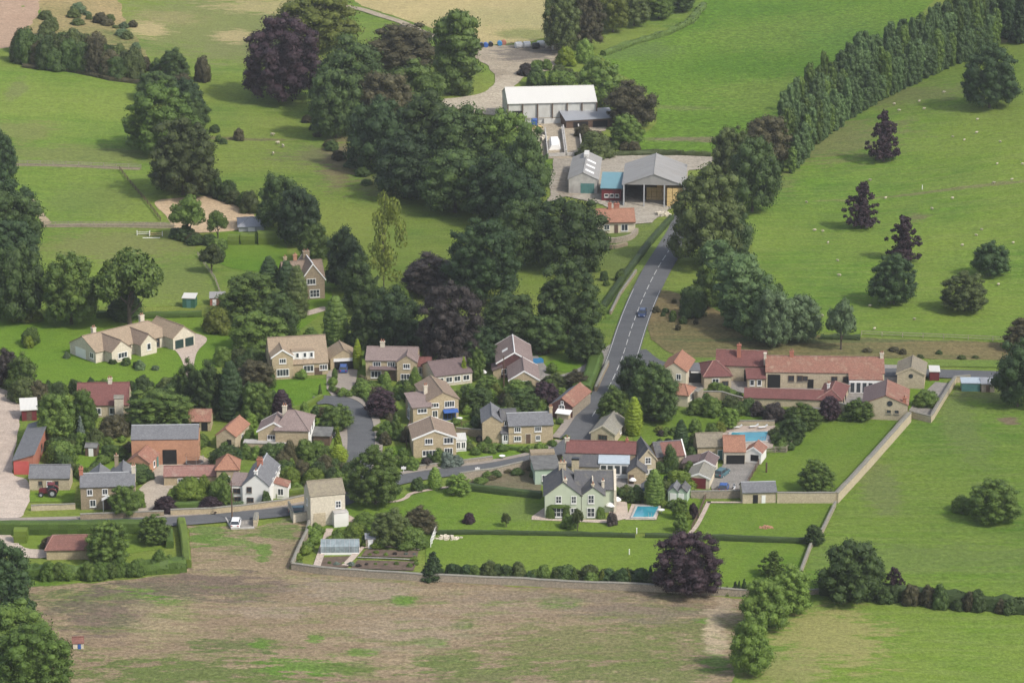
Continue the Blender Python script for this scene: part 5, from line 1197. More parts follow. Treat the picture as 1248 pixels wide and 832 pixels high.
# left slope is slate
k = b.r/(b.w/2); m = MB(); z = V3((0, 0, .19)); m.slab([b.at(-.32, -.14, b.e-.32*k)+z, b.at(b.w/2, -.14, b.e+b.r)+z, b.at(b.w/2, b.d+.14, b.e+b.r)+z, b.at(-.32, b.d+.14, b.e-.32*k)+z], .05); hs.part('slate_slope', m, 'slate', b.roofob)
hs.win(b, 'F', .5, 1.6, 1.1, 1.0, 2, 2); hs.win(b, 'F', .52, 2.95, .45, .5, 1)
c = hs.block(org=b.at(1.6, -1.3), yaw=-21, width=2.4, depth=1.2, eave=1.4, rise=.35, mono='F', wall='cstone', roof='frame', wallname='porch'); m = MB(); m.box(b.at(b.w+.02, .1, -.2), b.ux*.06, b.uy*10.2, (0, 0, 2.65)); hs.part('side_facing', m, 'wallstone')
hs = House('little_lodge', 'little cream stone lodge with stone slate roof below the golden conifer', (736, 538), 'cottage')
b = hs.block((720, 538), yaw=-16, width=4.7, depth=8.8, eave=1.9, rise=1.5, ridge='y', wall='cstone', roof='grstone', gable='pale'); hs.win(b, 'F', .5, .6, 1.6, .9, 3, fr='wood'); hs.win(b, 'R', .5, .8, 1.0, 1.0)
# --- red roofed range across the road bend, and courtyard behind the green house
hs = House('long_red_range', 'long dark-red-roofed range end-on to the main road bend', (730, 572), 'outbuilding')
b = hs.block((690, 576), (774, 578), depth=5.8, eave=3.9, rise=1.35, wall='dstone', roof='maroon', oh=.15); hs.chim(b, .0, .5, .8, .6, .5, 'pale', 1); hs.chim(b, .87, .5, .5, .5, .5, 'redbrick', 1); ya = math.degrees(math.atan2(b.ux.y, b.ux.x))
sl = hs.block(org=b.at(-.3, -3.0), yaw=ya, width=6.4, depth=3.0, eave=2.4, rise=1.2, mono='F', wall='cstone', roof='dslate'); 
gr = hs.block(org=b.at(6.2, -2.6), yaw=ya, width=5.4, depth=2.6, eave=2.9, rise=.7, mono='F', wall='frame', roof='pblue', wallname='glazed_front', oh=.2); win2(hs, gr, 'F', (.15, .38, .62, .86), .9, w=1.05, hh=1.7, cols=1)
rw = hs.block(org=b.at(11.6, -5.6), yaw=ya, width=3.2, depth=6.5, eave=2.4, rise=1.2, ridge='y', wall='stone', roof='dslate'); hs.hole(rw, 'F', .2, .9, 1.9, 0, 'door', 'wood')
m = MB(); m.cbox(b.at(1.9, -3.8, 0), 1.3, .9, 4.0, R(ya)); m.cbox(b.at(1.9, -3.8, 4.0), 1.4, 1.0, .3, R(ya), 1); hs_c = m.build('chimney', [M['cstone'], M['black']], sl.roofob)
# --- green house
hs = House('green_house', 'sage-green house with twin front gables, white windows and climbing ivy', (700, 632), 'house')
b = hs.block((664, 632), (708, 632), depth=9.5, eave=4.4, rise=2.5, ridge='y', wall='green', roof='dslate', cap='grstone'); ya = math.degrees(math.atan2(b.ux.y, b.ux.x))
r2 = hs.block(org=b.at(b.w-1.0, 3.4), yaw=ya, width=6.9, depth=6.5, eave=4.4, rise=2.3, wall='green', roof='dslate', cap='grstone')
g = hs.block(org=b.at(b.w+.1, .1), yaw=ya, width=4.0, depth=6.2, eave=4.4, rise=1.5, ridge='y', wall='green', roof='dslate', cap='pale')
hs.win(b, 'F', .38, 3.0, .95, 1.25, 2, 2); hs.win(b, 'F', .80, 3.0, .8, 1.25, 2, 2); hs.win(g, 'F', .42, 3.0, 1.0, 1.4, 2, 2); hs.win(b, 'F', .38, .45, 2.3, 1.6, 3, 2); hs.win(b, 'F', .80, .4, 1.0, 1.6, 2, 2); hs.win(g, 'F', .42, .4, 1.3, 1.6, 2, 2)
m = MB(); m.box(r2.at(r2.w+.01, -.6, -.5), r2.ux*.45, r2.uy*7.3, (0, 0, 4.9)); m.poly([r2.at(r2.w+.01, -.6, 4.4), r2.at(r2.w+.46, -.6, 4.4), r2.at(r2.w+.46, 3.25, 7.15), r2.at(r2.w+.01, 3.25, 7.15)]); m.poly([r2.at(r2.w+.46, 6.7, 4.4), r2.at(r2.w+.01, 6.7, 4.4), r2.at(r2.w+.01, 3.25, 7.15), r2.at(r2.w+.46, 3.25, 7.15)])
m.poly([r2.at(r2.w+.46, -.6, 4.4), r2.at(r2.w+.46, 6.7, 4.4), r2.at(r2.w+.46, 3.25, 7.15)]); m.poly([r2.at(r2.w+.01, 6.7, 4.4), r2.at(r2.w+.01, -.6, 4.4), r2.at(r2.w+.01, 3.25, 7.15)]); hs.part('gable_parapet', m, 'pale')
hs.chim(b, .56, .06, .6, .8, .25, 'pale', 1, 2.0); hs.chim(b, .5, .8, 1.3, .8, 1.0, 'cstone', 2); hs.chim(g, .5, .1, .5, .5, .3, 'cstone', 1); hs.chim(r2, .72, .04, .5, .5, -.9, 'pale', 1, 2.6); GH, GG = b, g
hs = House('flat_green_annexe', 'mint green flat-roofed annexe at the back of the green house', (668, 597), 'outbuilding')
b = hs.block((652, 591), (682, 590), depth=7.5, eave=3.0, rise=.2, ridge='flat', wall='mint', roof='felt', oh=.25); m = MB(); m.box(b.at(0, 7.6, 0), b.ux*b.w, b.uy*2.2, (0, 0, 3.6)); hs.part('rear_block', m, 'dstone'); hs.win(b, 'F', .4, .9, 1.0, 1.0)
# --- chapel-like house and red cottage
hs = House('narrow_gabled_house', 'narrow stone house with steep gable and one round-topped window', (789, 580), 'house')
b = hs.block((780, 583), (799, 582), depth=7, eave=3.8, rise=1.7, ridge='y', wall='cstone', roof='dslate', gable='cstone'); hs.win(b, 'F', .5, 2.9, 1.0, 1.1, 2, 2); win2(hs, b, 'F', (.36, .74), .9, w=.9, hh=.8, cols=3); hs.hole(b, 'F', .08, .5, 1.5, 0, 'door', 'wood')
hs = House('red_roof_cottage', 'small stone cottage with bright red pantile roof and white end gable', (820, 572), 'cottage')
b = hs.block((800, 573), (834, 570), depth=5, eave=2.6, rise=1.9, wall='cstone', roof='red', cap='slate'); hs.win(b, 'F', .5, .9, .9, .8, 2, fr='wood'); m = MB(); m.box(b.at(b.w+.02, -.2, -.3), b.ux*.25, b.uy*5.4, (0, 0, 2.95)); m.poly([b.at(b.w+.27, -.2, 2.65), b.at(b.w+.27, 5.2, 2.65), b.at(b.w+.27, 2.5, 4.9)]); m.poly([b.at(b.w+.02, -.2, 2.65), b.at(b.w+.27, -.2, 2.65), b.at(b.w+.27, 2.5, 4.9), b.at(b.w+.02, 2.5, 4.9)]); hs.part('end_gable', m, 'white')
m = MB(); k = b.r/2.5; z = V3((0, 0, .19)); m.slab([b.at(-.1, -.3, b.e-.3*k)+z, b.at(1.3, -.3, b.e-.3*k)+z, b.at(1.3, 2.5, b.e+b.r)+z, b.at(-.1, 2.5, b.e+b.r)+z], .05); hs.part('slate_patch', m, 'dslate', b.roofob)
# --- garage with maroon door and parking
hs = House('painted_garage', 'cream garage with maroon doors under a stepped grey and plum roof', (856, 597), 'garage')
b = hs.block((838, 594), yaw=-12, width=4.0, depth=6.5, eave=2.0, rise=.8, ridge='y', wall='cream', roof='grstone', gable='frame'); hs.door(b, 'F', .5, 2.7, 2.0, 'maroonp', 'garage_door')
c = hs.block(org=b.at(.3, 6.5), yaw=-12, width=3.5, depth=5, eave=2.3, rise=.9, ridge='y', wall='cream', roof='plum', gable='frame'); c2 = hs.block(org=c.at(-2.4, 1), yaw=-12, width=2.5, depth=3.6, eave=2.0, rise=.6, mono='L', wall='stone', roof='plum')
hs = House('stone_pool_house', 'stone pool house with mottled stone slate roof beside the orange roof', (865, 561), 'outbuilding')
b = hs.block((850, 561), (882, 560), depth=5.2, eave=2.7, rise=1.7, wall='stone', roof='stslate'); hs.door(b, 'F', .86, .8, 1.9, 'tealp', fr='frame'); hs.hole(b, 'F', .5, 1.4, 1.6)
hs = House('orange_roof_garage', 'orange-roofed open-fronted garage by the grey parking yard', (897, 566), 'garage')
b = hs.block((882, 566), (908, 566), depth=6, eave=2.6, rise=2.0, wall='pale', roof='orange'); hs.hole(b, 'F', .55, 3.4, 1.9)
c = hs.block(org=b.at(b.w+.1, 1.2), yaw=-18, width=3.0, depth=4.2, eave=2.1, rise=1.0, ridge='y', wall='white', roof='pan', gable='frame'); hs.hole(c, 'F', .6, 1.5, 1.2, .5, 'window')
# --- red roofed farmstead on the side road
hs = House('courtyard_house', 'dark-red-roofed cream house with pyramid wing at the left of the long farm range', (885, 470), 'house')
b = hs.block((858, 474), (891, 473), depth=8.5, eave=2.6, rise=1.8, wall='cstone', roof='maroon', hip=(2.4, 2.4), ridge='x', cap='pinkpan'); hs.win(b, 'F', .42, 1.3, 1.3, .8, 2); hs.win(b, 'F', .78, .5, 1.2, 1.0, 2, fr='wood'); ya = math.degrees(math.atan2(b.ux.y, b.ux.x))
l = hs.block((872, 464), (933, 466), depth=7, eave=3.4, rise=2.0, wall='cstone', roof='maroon', cap='pinkpan'); hs.chim(l, .45, .3, .8, .8, 1.6, 'redbrick', 1, 3); hs.win(l, 'F', .86, 2.3, 1.2, .7, 2, fr='wood'); hs.hole(l, 'F', .64, 1.4, 2.6, 0, 'door')
bay = hs.block((911, 474), (932, 474), depth=3.2, eave=2.2, rise=.9, wall='cstone', roof='maroon', mono='F'); win2(hs, bay, 'F', (.26, .68), .8, w=.8, hh=1.1, cols=1)
hs = House('long_farm_range', 'long range with weathered orange pantile roof, archway and end chimney', (1005, 468), 'house')
b = hs.block((933, 473), (1077, 475), depth=7.6, eave=3.4, rise=2.1, wall='cstone', roof='pan', cap='pinkpan', oh=.2)
hs.hole(b, 'F', .07, 2.5, 2.9, 0, 'archway'); win2(hs, b, 'F', (.215, .29), 1.6, w=1.1, hh=1.1, fr='wood'); hs.hole(b, 'F', .38, 1.2, 2.0, 0, 'door'); hs.win(b, 'F', .33, 1.7, 1.1, .9, fr='wood'); win2(hs, b, 'F', (.58, .68), 1.6, w=1.1, hh=1.0, fr='wood'); hs.chim(b, .22, .5, .8, .7, 1.0, 'redbrick', 2); hs.chim(b, .985, .5, .7, .8, .9, 'pale', 2); hs.chim(b, -.005, .45, .5, .8, .7, 'pale', 0); ya = math.degrees(math.atan2(b.ux.y, b.ux.x))
sr = hs.block(org=b.at(b.w*.70, -2.6), yaw=ya, width=b.w*.28, depth=2.6, eave=2.8, rise=.6, mono='F', wall='frame', roof='pan', wallname='glazed_front', oh=.1); win2(hs, sr, 'F', (.1, .28, .46, .64, .84), .2, w=.9, hh=2.1, cols=1)
hs = House('low_courtyard_range', 'low plum-red range with rounded end closing the farm courtyard', (960, 494), 'outbuilding')
b = hs.block((907, 494), (1003, 497), depth=4.4, eave=1.7, rise=1.1, wall='cstone', roof='maroon', cap='pinkpan'); ya = math.degrees(math.atan2(b.ux.y, b.ux.x))
c = hs.block(org=b.at(b.w-1.0, .3), yaw=ya-8, width=4.6, depth=9.5, eave=1.8, rise=1.3, ridge='y', wall='cstone', roof='maroon', hip=(2.0, 2.0), cap='pinkpan'); hs.chim(c, .3, .45, .5, .7, .5, 'white', 2)
for t in (.3, .6): hs.hole(c, 'R', t, 1.2, 1.5, 0, 'doorway')
hs = House('barn_house', 'cream stone barn house with orange and plum roof slopes and a round window', (1080, 512), 'house')
b = hs.block((1052, 511), depth=10, eave=3.3, rise=1.7, ridge='y', wall='cstone', roof='pan', cap='pinkpan', yaw=-8, width=8.4)
k = b.r/(b.w/2); m = MB(); z = V3((0, 0, .19)); m.slab([b.at(-.32, -.14, b.e-.32*k)+z, b.at(b.w/2, -.14, b.e+b.r)+z, b.at(b.w/2, b.d+.14, b.e+b.r)+z, b.at(-.32, b.d+.14, b.e-.32*k)+z], .05); hs.part('plum_slope', m, 'plum', b.roofob)
win2(hs, b, 'F', (.58, .76), 1.5, w=.9, hh=.7, cols=1, fr='cstone'); m = MB(); p = b.at(b.w*.60, -.02, 3.5); m.tube(p, p-b.uy*.06, .55, .55, 16); hs.part('round_window', m, 'glass'); hs.chim(b, .93, .06, .7, .7, -.5, 'redbrick', 1, 2); hs.hole(b, 'R', .5, 1.2, 2.0, 0, 'door', 'wood')
hs = House('stone_barn', 'cream stone barn with mossy stone slate roof backing onto the side road', (1112, 474), 'barn')
b = hs.block((1093, 473), yaw=-9, width=5.4, depth=8, eave=3.1, rise=1.3, ridge='y', wall='cstone', roof='stslate', gable='cstone'); m = MB(); p = b.at(b.w*.5, -.02, 2.7); m.tube(p, p-b.uy*.06, .45, .45, 16); hs.part('round_window', m, 'glass')
m = MB(); m.loft([[b.at(-1.2, 5, 2.9), b.at(-.0, 5, 2.9), b.at(-.0, 5, 3.9), b.at(-1.2, 5, 3.6)], [b.at(-1.2, 7, 2.9), b.at(-.0, 7, 2.9), b.at(-.0, 7, 3.9), b.at(-1.2, 7, 3.6)]]) if False else m
hs = House('stone_field_barn', 'small stone field barn with grey patched slate roof built into the garden wall', (925, 613), 'outbuilding')
b = hs.block((905, 614), (946, 613), depth=4.2, eave=2.2, rise=1.1, wall='cstone', roof='slate', cap='lead'); hs.hole(b, 'F', .38, .9, 1.7, 0, 'doorway'); hs.door(b, 'F', .62, .7, 1.6, 'frame')
hs = House('tall_corner_house', 'tall cream house with orange roof at the junction, half behind the dark oaks', (825, 482), 'house')
b = hs.block((806, 470), depth=8.5, eave=3.3, rise=1.7, ridge='y', wall='cream', roof='orange', width=5.0, yaw=-14); hs.win(b, 'F', .7, 1.6, .9, 1.1); hs.win(b, 'R', .4, 1.6, .9, 1.1)
c = hs.block((808, 493), yaw=-18, width=5.0, depth=5.0, eave=2.4, rise=1.3, wall='cream', roof='orange', hip=(1.2, 1.2), gable=None); hs.win(c, 'R', .5, .8, 1.4, 1.2)
hs = House('flat_roof_carport', 'slate-grey low-roofed carport between the junction house and the farmstead', (848, 470), 'garage')
b = hs.block((838, 467), (860, 467), depth=4.2, eave=2.6, rise=.25, mono='F', wall='wood', roof='slate', oh=.15); hs.hole(b, 'F', .5, 3.0, 2.2); hs.win(b, 'F', .55, 2.3, 2.6, .3, 1, sill=False, glass='frame', name='beam')
# --- small sheds by the small pool
shed('beach_hut', (782, 609), 2.4, 2.6, 2.1, .9, -2, 'bluep', 'slate', 'blue timber hut with white doors beside the tree by the pool', ridge='y', door=('F', .28, .7, 1.8, 'frame'), windows=(('F', .75, .6, .6, 1.0),))
shed('garden_shed', (814, 611), 1.9, 3.2, 2.0, .8, -14, 'mint', 'slate', 'left of two white-fronted garden sheds beyond the pool', ridge='y', door=('F', .5, 1.2, 1.7, 'frame'))
shed('garden_shed', (824.5, 611.5), 1.9, 3.2, 2.0, .8, -14, 'mint', 'dslate', 'right of two white-fronted garden sheds beyond the pool', ridge='y', door=('F', .45, 1.0, 1.7, 'frame'))
shed('timber_shelter', (1172, 477), 3.6, 2.6, 1.7, .3, -2, 'tealp', 'pblue', 'turquoise-fronted low shed at the roadside garden corner', mono='F', door=None)
shed('timber_shelter', (1196, 478), 2.6, 2.4, 1.7, .5, -2, 'ltwood', 'steel', 'weathered grey timber shed right of the turquoise shed', mono='F', door=('F', .5, .8, 1.5, 'wood'))
shed('play_hut', (89, 791), 1.7, 1.3, 1.0, .7, 8, 'pale', 'red', 'tiny white hut with red roof in the corner of the bare field', door=('F', .6, .5, .85, 'bluep'))
shed('summerhouse', (1133, 464), 1.9, 3.0, 1.9, .25, -4, 'maroonp', 'whitesheet', 'maroon trailer-like shed with white roof right of the mossy stone barn', mono='F', door=None)
greenhouse((391, 676), 6.6, 2.6, 1, 'long aluminium greenhouse above the soil beds in the kitchen garden')
# ================================================================== TREES AND SHRUBS
# shape, leaf, crown box in photo pixels, name, label
T = [
# the dark wood and its edges
('R','cu',296,16,393,121,'copper_beech','great round copper beech standing at the top left corner of the dark wood'),
('r','yg',338,-12,432,60,'maple_tree','yellow-green broad tree behind the great copper beech'),
('r','br',452,24,530,84,'oak_tree','bronze-green broad oak at the top of the dark wood'),
('p','md',524,5,590,110,'ivy_covered_tree','tall upright dark green tree alone beside the dirt yard'),
('r','dk',384,44,470,142,'wood_tree','dark green tree of the wood touching the right side of the great copper beech'),
('r','md',462,74,540,142,'wood_tree','mid-green tree of the wood below the bronze-green oak'),
('r','br',430,82,505,160,'wood_tree','brownish-topped tree in the upper middle of the wood'),
('r','dk',378,78,440,166,'wood_tree','dark tree forming the left corner of the wood above the hollow'),
('r','dk2',425,112,500,205,'wood_tree','dark tree at the left edge of the wood over the bare bank'),
('r','dk',480,108,560,200,'wood_tree','dark tree in the heart of the wood below the mid-green one'),
('r','dk2',455,160,530,240,'wood_tree','dark tree on the lower left edge of the wood'),
('r','dk',525,124,605,215,'wood_tree','dark tree of the wood just left of the white barn'),
('r','dk',510,176,600,258,'wood_tree','large dark tree on the lower edge of the wood above the meadow'),
('r','md',580,128,655,215,'wood_tree','slightly greener tree of the wood in front of the white barn'),
('r','dk2',570,182,640,270,'wood_tree','dark tree on the lower right edge of the wood'),
('r','dk',616,152,670,240,'wood_tree','dark tree at the right end of the wood beside the silage bays'),
('r','dk2',604,206,668,285,'wood_tree','dark tree at the bottom right tip of the wood'),
('r','dk',604,236,668,322,'broad_tree','dark tree left of the drooping tree by the orange-roofed bungalow'),
('r','dk',654,234,736,326,'broad_tree','dark drooping tree half hiding the orange-roofed bungalow'),
('R','dk2',545,266,634,368,'broad_tree','large domed deep green tree at the foot of the sloping meadow'),
('R','dk',650,318,733,410,'broad_tree','large domed dark tree left of the uphill road'),
('r','cb',490,308,554,358,'plum_tree','low dark maroon tree between the birch and the domed green tree'),
('R','cb',508,342,590,444,'copper_beech','broad dark bronze beech in the tree belt above the close'),
('r','dk2',450,348,514,424,'broad_tree','deep green tree directly left of the dark bronze beech'),
('r','dk',428,360,470,424,'broad_tree','narrow dark tree behind the pointed conifer row'),
('r','dk',590,352,655,418,'broad_tree','dark tree right of the dark bronze beech'),
('r','dk',640,380,690,428,'broad_tree','dark tree behind the maroon hung house'),
('r','dk2',592,392,625,425,'broad_tree','small deep green tree left behind the maroon hung house'),
('r','dk2',560,396,606,446,'broad_tree','dark green tree between the bronze beech and the maroon hung house'),
('r','dk',690,392,736,440,'broad_tree','dark tree overhanging the chippings drive'),
('y','yg',438,229,496,346,'birch_tree','tall pale yellow-green birch with bare dark stem in the sloping meadow'),
('b','lt',474,343,502,374,'shrub','light green bush at the foot of the pale birch'),
# left of the wood
('R','hg',153,101,236,186,'chestnut_tree','broad mid-green chestnut between the two left paddocks and the grass slope'),
('R','ol',180,143,264,236,'oak_tree','broad olive oak directly below the mid-green chestnut'),
('r','dk',168,84,218,124,'broad_tree','dark tree behind the mid-green chestnut'),
('r','dk2',204,92,248,146,'broad_tree','dark tree right behind the mid-green chestnut'),
('r','dk',192,58,230,98,'broad_tree','dark ragged tree at the top of the hedge above the chestnut'),
('r','dk',222,120,256,156,'broad_tree','dark tree right of the chestnut at the meadow edge'),
('b','br',234,66,258,100,'thorn_bush','bronze thorn bush at the top right of the chestnut trees'),
('r','dk',314,206,364,282,'broad_tree','dark tree left of a pair behind the chimneyed stone house'),
('r','dk2',338,222,392,298,'broad_tree','dark tree right of a pair behind the chimneyed stone house'),
('r','md',366,268,402,320,'broad_tree','mid-green tree just behind the chimneyed stone house'),
('r','dk2',396,274,444,352,'broad_tree','deep green tree right of the chimneyed stone house'),
('r','dk',414,310,462,380,'broad_tree','dark tree below the birch on its left'),
('k','dk2',314,311,342,356,'yew_tree','dark pointed yew farthest left in front of the chimneyed house'),
('k','dk2',336,316,363,373,'yew_tree','dark pointed yew against the chimneyed house'),
('k','ol',346,322,378,387,'cypress_tree','olive pointed cypress in front of the chimneyed house'),
('k','md',391,359,428,420,'cypress_tree','plump pointed green cypress right of the pale drive'),
('k','hg',366,398,392,424,'cypress_tree','small green cypress behind the catslide-roofed house'),
('r','md',270,328,340,388,'broad_tree','light-topped green tree above the bungalow drive'),
('r','lt',284,376,348,428,'broad_tree','light green tree left of the catslide-roofed house'),
('r','dk',316,352,362,414,'broad_tree','darker tree behind the light green tree by the catslide-roofed house'),
('b','yg',246,371,284,406,'shrub','yellow-green bush at the end of the bungalow hedge'),
('o','md',208,236,250,284,'ash_tree','green ash at the left of the sand arena with visible stem'),
('o','md',252,254,278,288,'ash_tree','smaller ash right beside the green ash at the arena'),
('o','ol',243,296,272,328,'thorn_tree','small olive-grey thorn tree on the paddock fence'),
('R','md',50,306,120,394,'broad_tree','broad green tree at the foot of the left paddock'),
('o','md',112,300,202,388,'oak_tree','spreading open-crowned oak with dark stem behind the bungalow'),
('k','dk',128,352,176,390,'holly_bush','dark dense bush under the spreading oak'),
('r','dk2',-16,158,20,220,'broad_tree','dark tree cut by the left edge beside the top fence'),
('r','dk2',-24,210,38,282,'broad_tree','uppermost big dark tree of the left-edge clump'),
('r','dk',-22,228,50,300,'broad_tree','second big dark tree down in the left-edge clump'),
('r','dk2',-24,262,46,342,'broad_tree','third big dark tree down in the left-edge clump'),
('r','dk',-14,290,54,390,'broad_tree','lowest big dark tree of the left-edge clump'),
('b','md',8,350,40,384,'shrub','green bush under the left-edge clump'),
('b','yg',12,369,44,392,'shrub','golden-olive bush at the foot of the left-edge clump'),
('b','lime',38,378,54,392,'shrub','small bright bush right of the golden-olive bush'),
('b','md',24,394,50,420,'shrub','green bush on the left side of the bungalow lawn'),
('b','lime',26,408,42,424,'shrub','small lime bush on the left edge of the bungalow lawn'),
('r','cb',-8,424,26,470,'broad_tree','bronze-tinted tree at the left frame edge below the bungalow lawn'),
('r','md',8,430,44,478,'broad_tree','green tree at the left of the bungalow lawn'),
('b','ol',10,456,50,490,'shrub','olive bush above the sandy drive'),
('b','br',30,460,62,490,'shrub','bronze bush left of the dark-red-roofed cottage'),
('r','md',42,474,92,536,'broad_tree','green tree left in front of the dark-red-roofed cottage'),
('r','hg',84,470,118,530,'broad_tree','denser green tree touching the left end of the dark-red-roofed cottage'),
('c','dk2',154,464,175,504,'spruce_tree','dark spruce at the right end of the dark-red-roofed cottage'),
('R','md',152,472,232,524,'broad_tree','wide green tree behind the orange brick barn'),
('b','br',116,500,160,532,'shrub','bronze-grey bush in front of the dark-red-roofed cottage'),
('c','bs',90,504,106,536,'blue_spruce','small blue-grey spruce on the garden lawn left of the brick barn'),
('b','ol',104,520,130,546,'shrub','olive bush right of the blue-grey spruce'),
('b','md',54,530,96,564,'shrub','green bush beside the long slate-roofed shed'),
('b','md',128,540,158,560,'shrub','green bush at the left corner of the orange brick barn'),
('b','dk',136,560,190,588,'shrub','dark bush in front of the orange-roofed stable'),
('r','md',134,588,168,628,'broad_tree','green tree hiding the right half of the brown stone cottage'),
('b','lt',160,594,178,618,'shrub','pale green bush right of the brown stone cottage'),
# centre-left conifers
('k','dk2',262,438,300,512,'cypress_tree','tall dark green cypress left of the copper-purple bush above the stone hip-roofed house'),
('r','dk',232,440,272,506,'broad_tree','dark tree left of the tall cypress above the cart shed'),
('r','dk',212,438,244,500,'broad_tree','dark tree below the bungalow drive'),
('r','br',288,436,334,474,'broad_tree','bronze-green tree left of the catslide-roofed house lawn'),
('r','md',294,462,332,514,'broad_tree','glossy green tree between the tall cypress and the purple beech'),
('k','cu',327,473,360,516,'purple_beech','dome-shaped purple beech above the small lawn'),
('b','lt',258,418,286,444,'shrub','light green bush on the right of the bungalow lawn'),
('b','md',296,418,328,446,'shrub','green bush left of the catslide-roofed house'),
('k','hg',404,448,412,462,'cypress_tree','small dark cypress at the door of the tan garage'),
('c','md',386,466,394,482,'cypress_tree','tiny pointed conifer on the catslide-roofed house lawn'),
('r','md',392,490,428,524,'small_tree','round green tree inside the bend of the close'),
('c','lime',403,518,420,550,'golden_cypress','upper golden cypress beside the black car'),
('k','lime',400,540,426,564,'golden_cypress','lower rounded golden cypress beside the close'),
('k','lime',429,412,442,450,'golden_cypress','slim yellow-green cypress between the tan garage and the wide tan house'),
('R','md',426,544,488,614,'sycamore_tree','big round sycamore at the junction of the close'),
('b','dk',252,536,294,570,'shrub','dark bush below the small cream gabled cottage'),
('r','cu',446,472,483,507,'purple_plum','dark purple plum tree in the middle of the close'),
('b','md',428,460,456,482,'shrub','green bush left of the dark purple plum'),
('k','lt',463,452,478,476,'cypress_tree','bright green narrow conifer in front of the wide tan house'),
('b','lt',438,470,450,482,'shrub','small bright bush left of the dark purple plum'),
('k','md',488,462,504,486,'shrub','round dark bush below the wide tan house'),
('c','lime',557,432,574,464,'golden_cypress','pointed yellow-green conifer behind the low plum-roofed wing'),
('r','md',570,424,592,462,'broad_tree','green tree between the yellow-green conifer and the maroon hung house'),
('k','hg',562,466,584,500,'clipped_yew','flat-topped clipped yew right of the low plum-roofed wing'),
('r','md',578,456,612,484,'small_tree','green tree in front of the maroon hung house at its left'),
('r','md',612,460,646,494,'small_tree','green tree in front of the low gable of the maroon hung house'),
('r','cu',648,462,680,496,'purple_plum','dark purple plum between the maroon hung house and the roadside cottage'),
('b','lt',676,470,692,484,'shrub','bright bush right of the purple plum by the drive'),
('r','ol',662,454,690,474,'small_tree','olive tree on the bend of the chippings drive'),
('r','br',690,450,716,474,'small_tree','bronze bush tree left of the square hedge'),
('r','dk',560,470,600,500,'small_tree','dark shrubby tree behind the double-gabled cottage'),
('r','dk',618,470,660,500,'small_tree','dark shrubby tree above the double-gabled cottage lawn'),
# beside the road and oaks
('r','dk2',754,428,790,482,'oak_tree','dark oak closest to the main road at the junction'),
('R','dk',766,440,828,512,'oak_tree','broad dark oak left of the junction house'),
('r','md',728,470,766,516,'oak_tree','greener oak leaning over the main road above the little lodge'),
('r','dk',786,480,826,512,'oak_tree','low dark oak at the foot of the broad dark oak'),
('k','md',748,480,760,508,'cypress_tree','slim green conifer behind the little lodge'),
('k','lime',760,482,785,530,'golden_cypress','golden egg-shaped cypress right of the little lodge'),
('k','dk2',819,510,841,554,'yew_tree','dark clipped yew alone on the lawn right of the red-roofed cottage'),
# right side trees
('R','ol',864,154,918,232,'oak_tree','olive oak at the corner of the crop field above the hay barn yard'),
('r','br',902,136,964,204,'oak_tree','bronze-green oak at the lower end of the poplar belt'),
('r','dk',884,160,952,256,'oak_tree','large dark oak at the left corner of the sheep pasture'),
('R','ol',820,204,908,322,'willow_tree','large drooping bronze-olive willow beside the hay barn'),
('r','pp',866,244,916,322,'willow_tree','grey-green willow right of the large drooping one'),
('p','pp',846,286,906,368,'poplar_tree','grey-green poplar at the top of the roadside clump'),
('p','pp',868,302,936,396,'poplar_tree','grey-green poplar in the middle of the roadside clump'),
('r','pp',896,336,962,414,'poplar_tree','broad grey-green tree toward the foot of the roadside clump'),
('r','md',844,318,882,374,'small_tree','green tree at the left of the roadside clump'),
('r','wl',918,348,966,422,'willow_tree','silvery willow at the foot of the roadside clump'),
('r','wl',950,354,1000,416,'willow_tree','silvery willow at the right end of the roadside clump'),
('o','wl',1008,362,1044,418,'sapling','pale wispy sapling on the pasture edge right of the silvery willows'),
('b','dk',826,342,862,386,'thorn_bush','dark thorn scrub on the bank under the roadside clump'),
('b','dk',944,344,956,356,'thorn_bush','small dark bush above the silvery willows'),
('R','dk2',1174,53,1241,130,'oak_tree','large dark oak alone at the top right of the sheep pasture'),
('s','cu',1057,132,1099,192,'copper_beech','topmost young copper beech in the sheep pasture'),
('s','cu',1030,218,1072,274,'copper_beech','ragged leaning young copper beech in the sheep pasture'),
('s','cu',1079,259,1124,314,'copper_beech','young copper beech just above the dark round chestnut'),
('R','dk2',1063,309,1118,370,'chestnut_tree','dark round chestnut in the lower sheep pasture'),
('r','dk2',1187,291,1228,336,'oak_tree','small dark oak at the right of the sheep pasture'),
('R','ol',1147,331,1205,379,'oak_tree','low olive-green oak at the right of the sheep pasture'),
('r','br',1226,386,1270,426,'broad_tree','bronze tree cut by the right frame edge'),
('r','dk2',1212,412,1272,494,'cedar_tree','dark cedar at the right frame edge beside the side road'),
('R','md',1180,582,1243,636,'hawthorn_tree','broad green hawthorn alone in the right-hand pasture'),
('b','md',1157,599,1188,624,'shrub','low bush left of the broad hawthorn'),
('r','dk',998,653,1076,732,'oak_tree','large dark oak at the left end of the field hedge'),
('r','dk',1034,662,1080,728,'oak_tree','smaller dark oak beside the large one on the field hedge'),
('s','cu',1076,688,1104,726,'purple_plum','dark purple bush tree in the field hedge'),
('R','cu',800,646,878,722,'copper_beech','round copper beech on the long stone wall'),
('r','lt',906,698,960,766,'willow_tree','yellow-green willow at the corner of the bare field'),
('r','lt',938,688,990,746,'willow_tree','yellow-green willow behind, joining the corner willow'),
('r','lt',886,746,942,820,'willow_tree','rounded green willow at the bottom of the corner field edge'),
('s','lt',925,668,960,702,'small_tree','small pale green tree above the corner willows'),
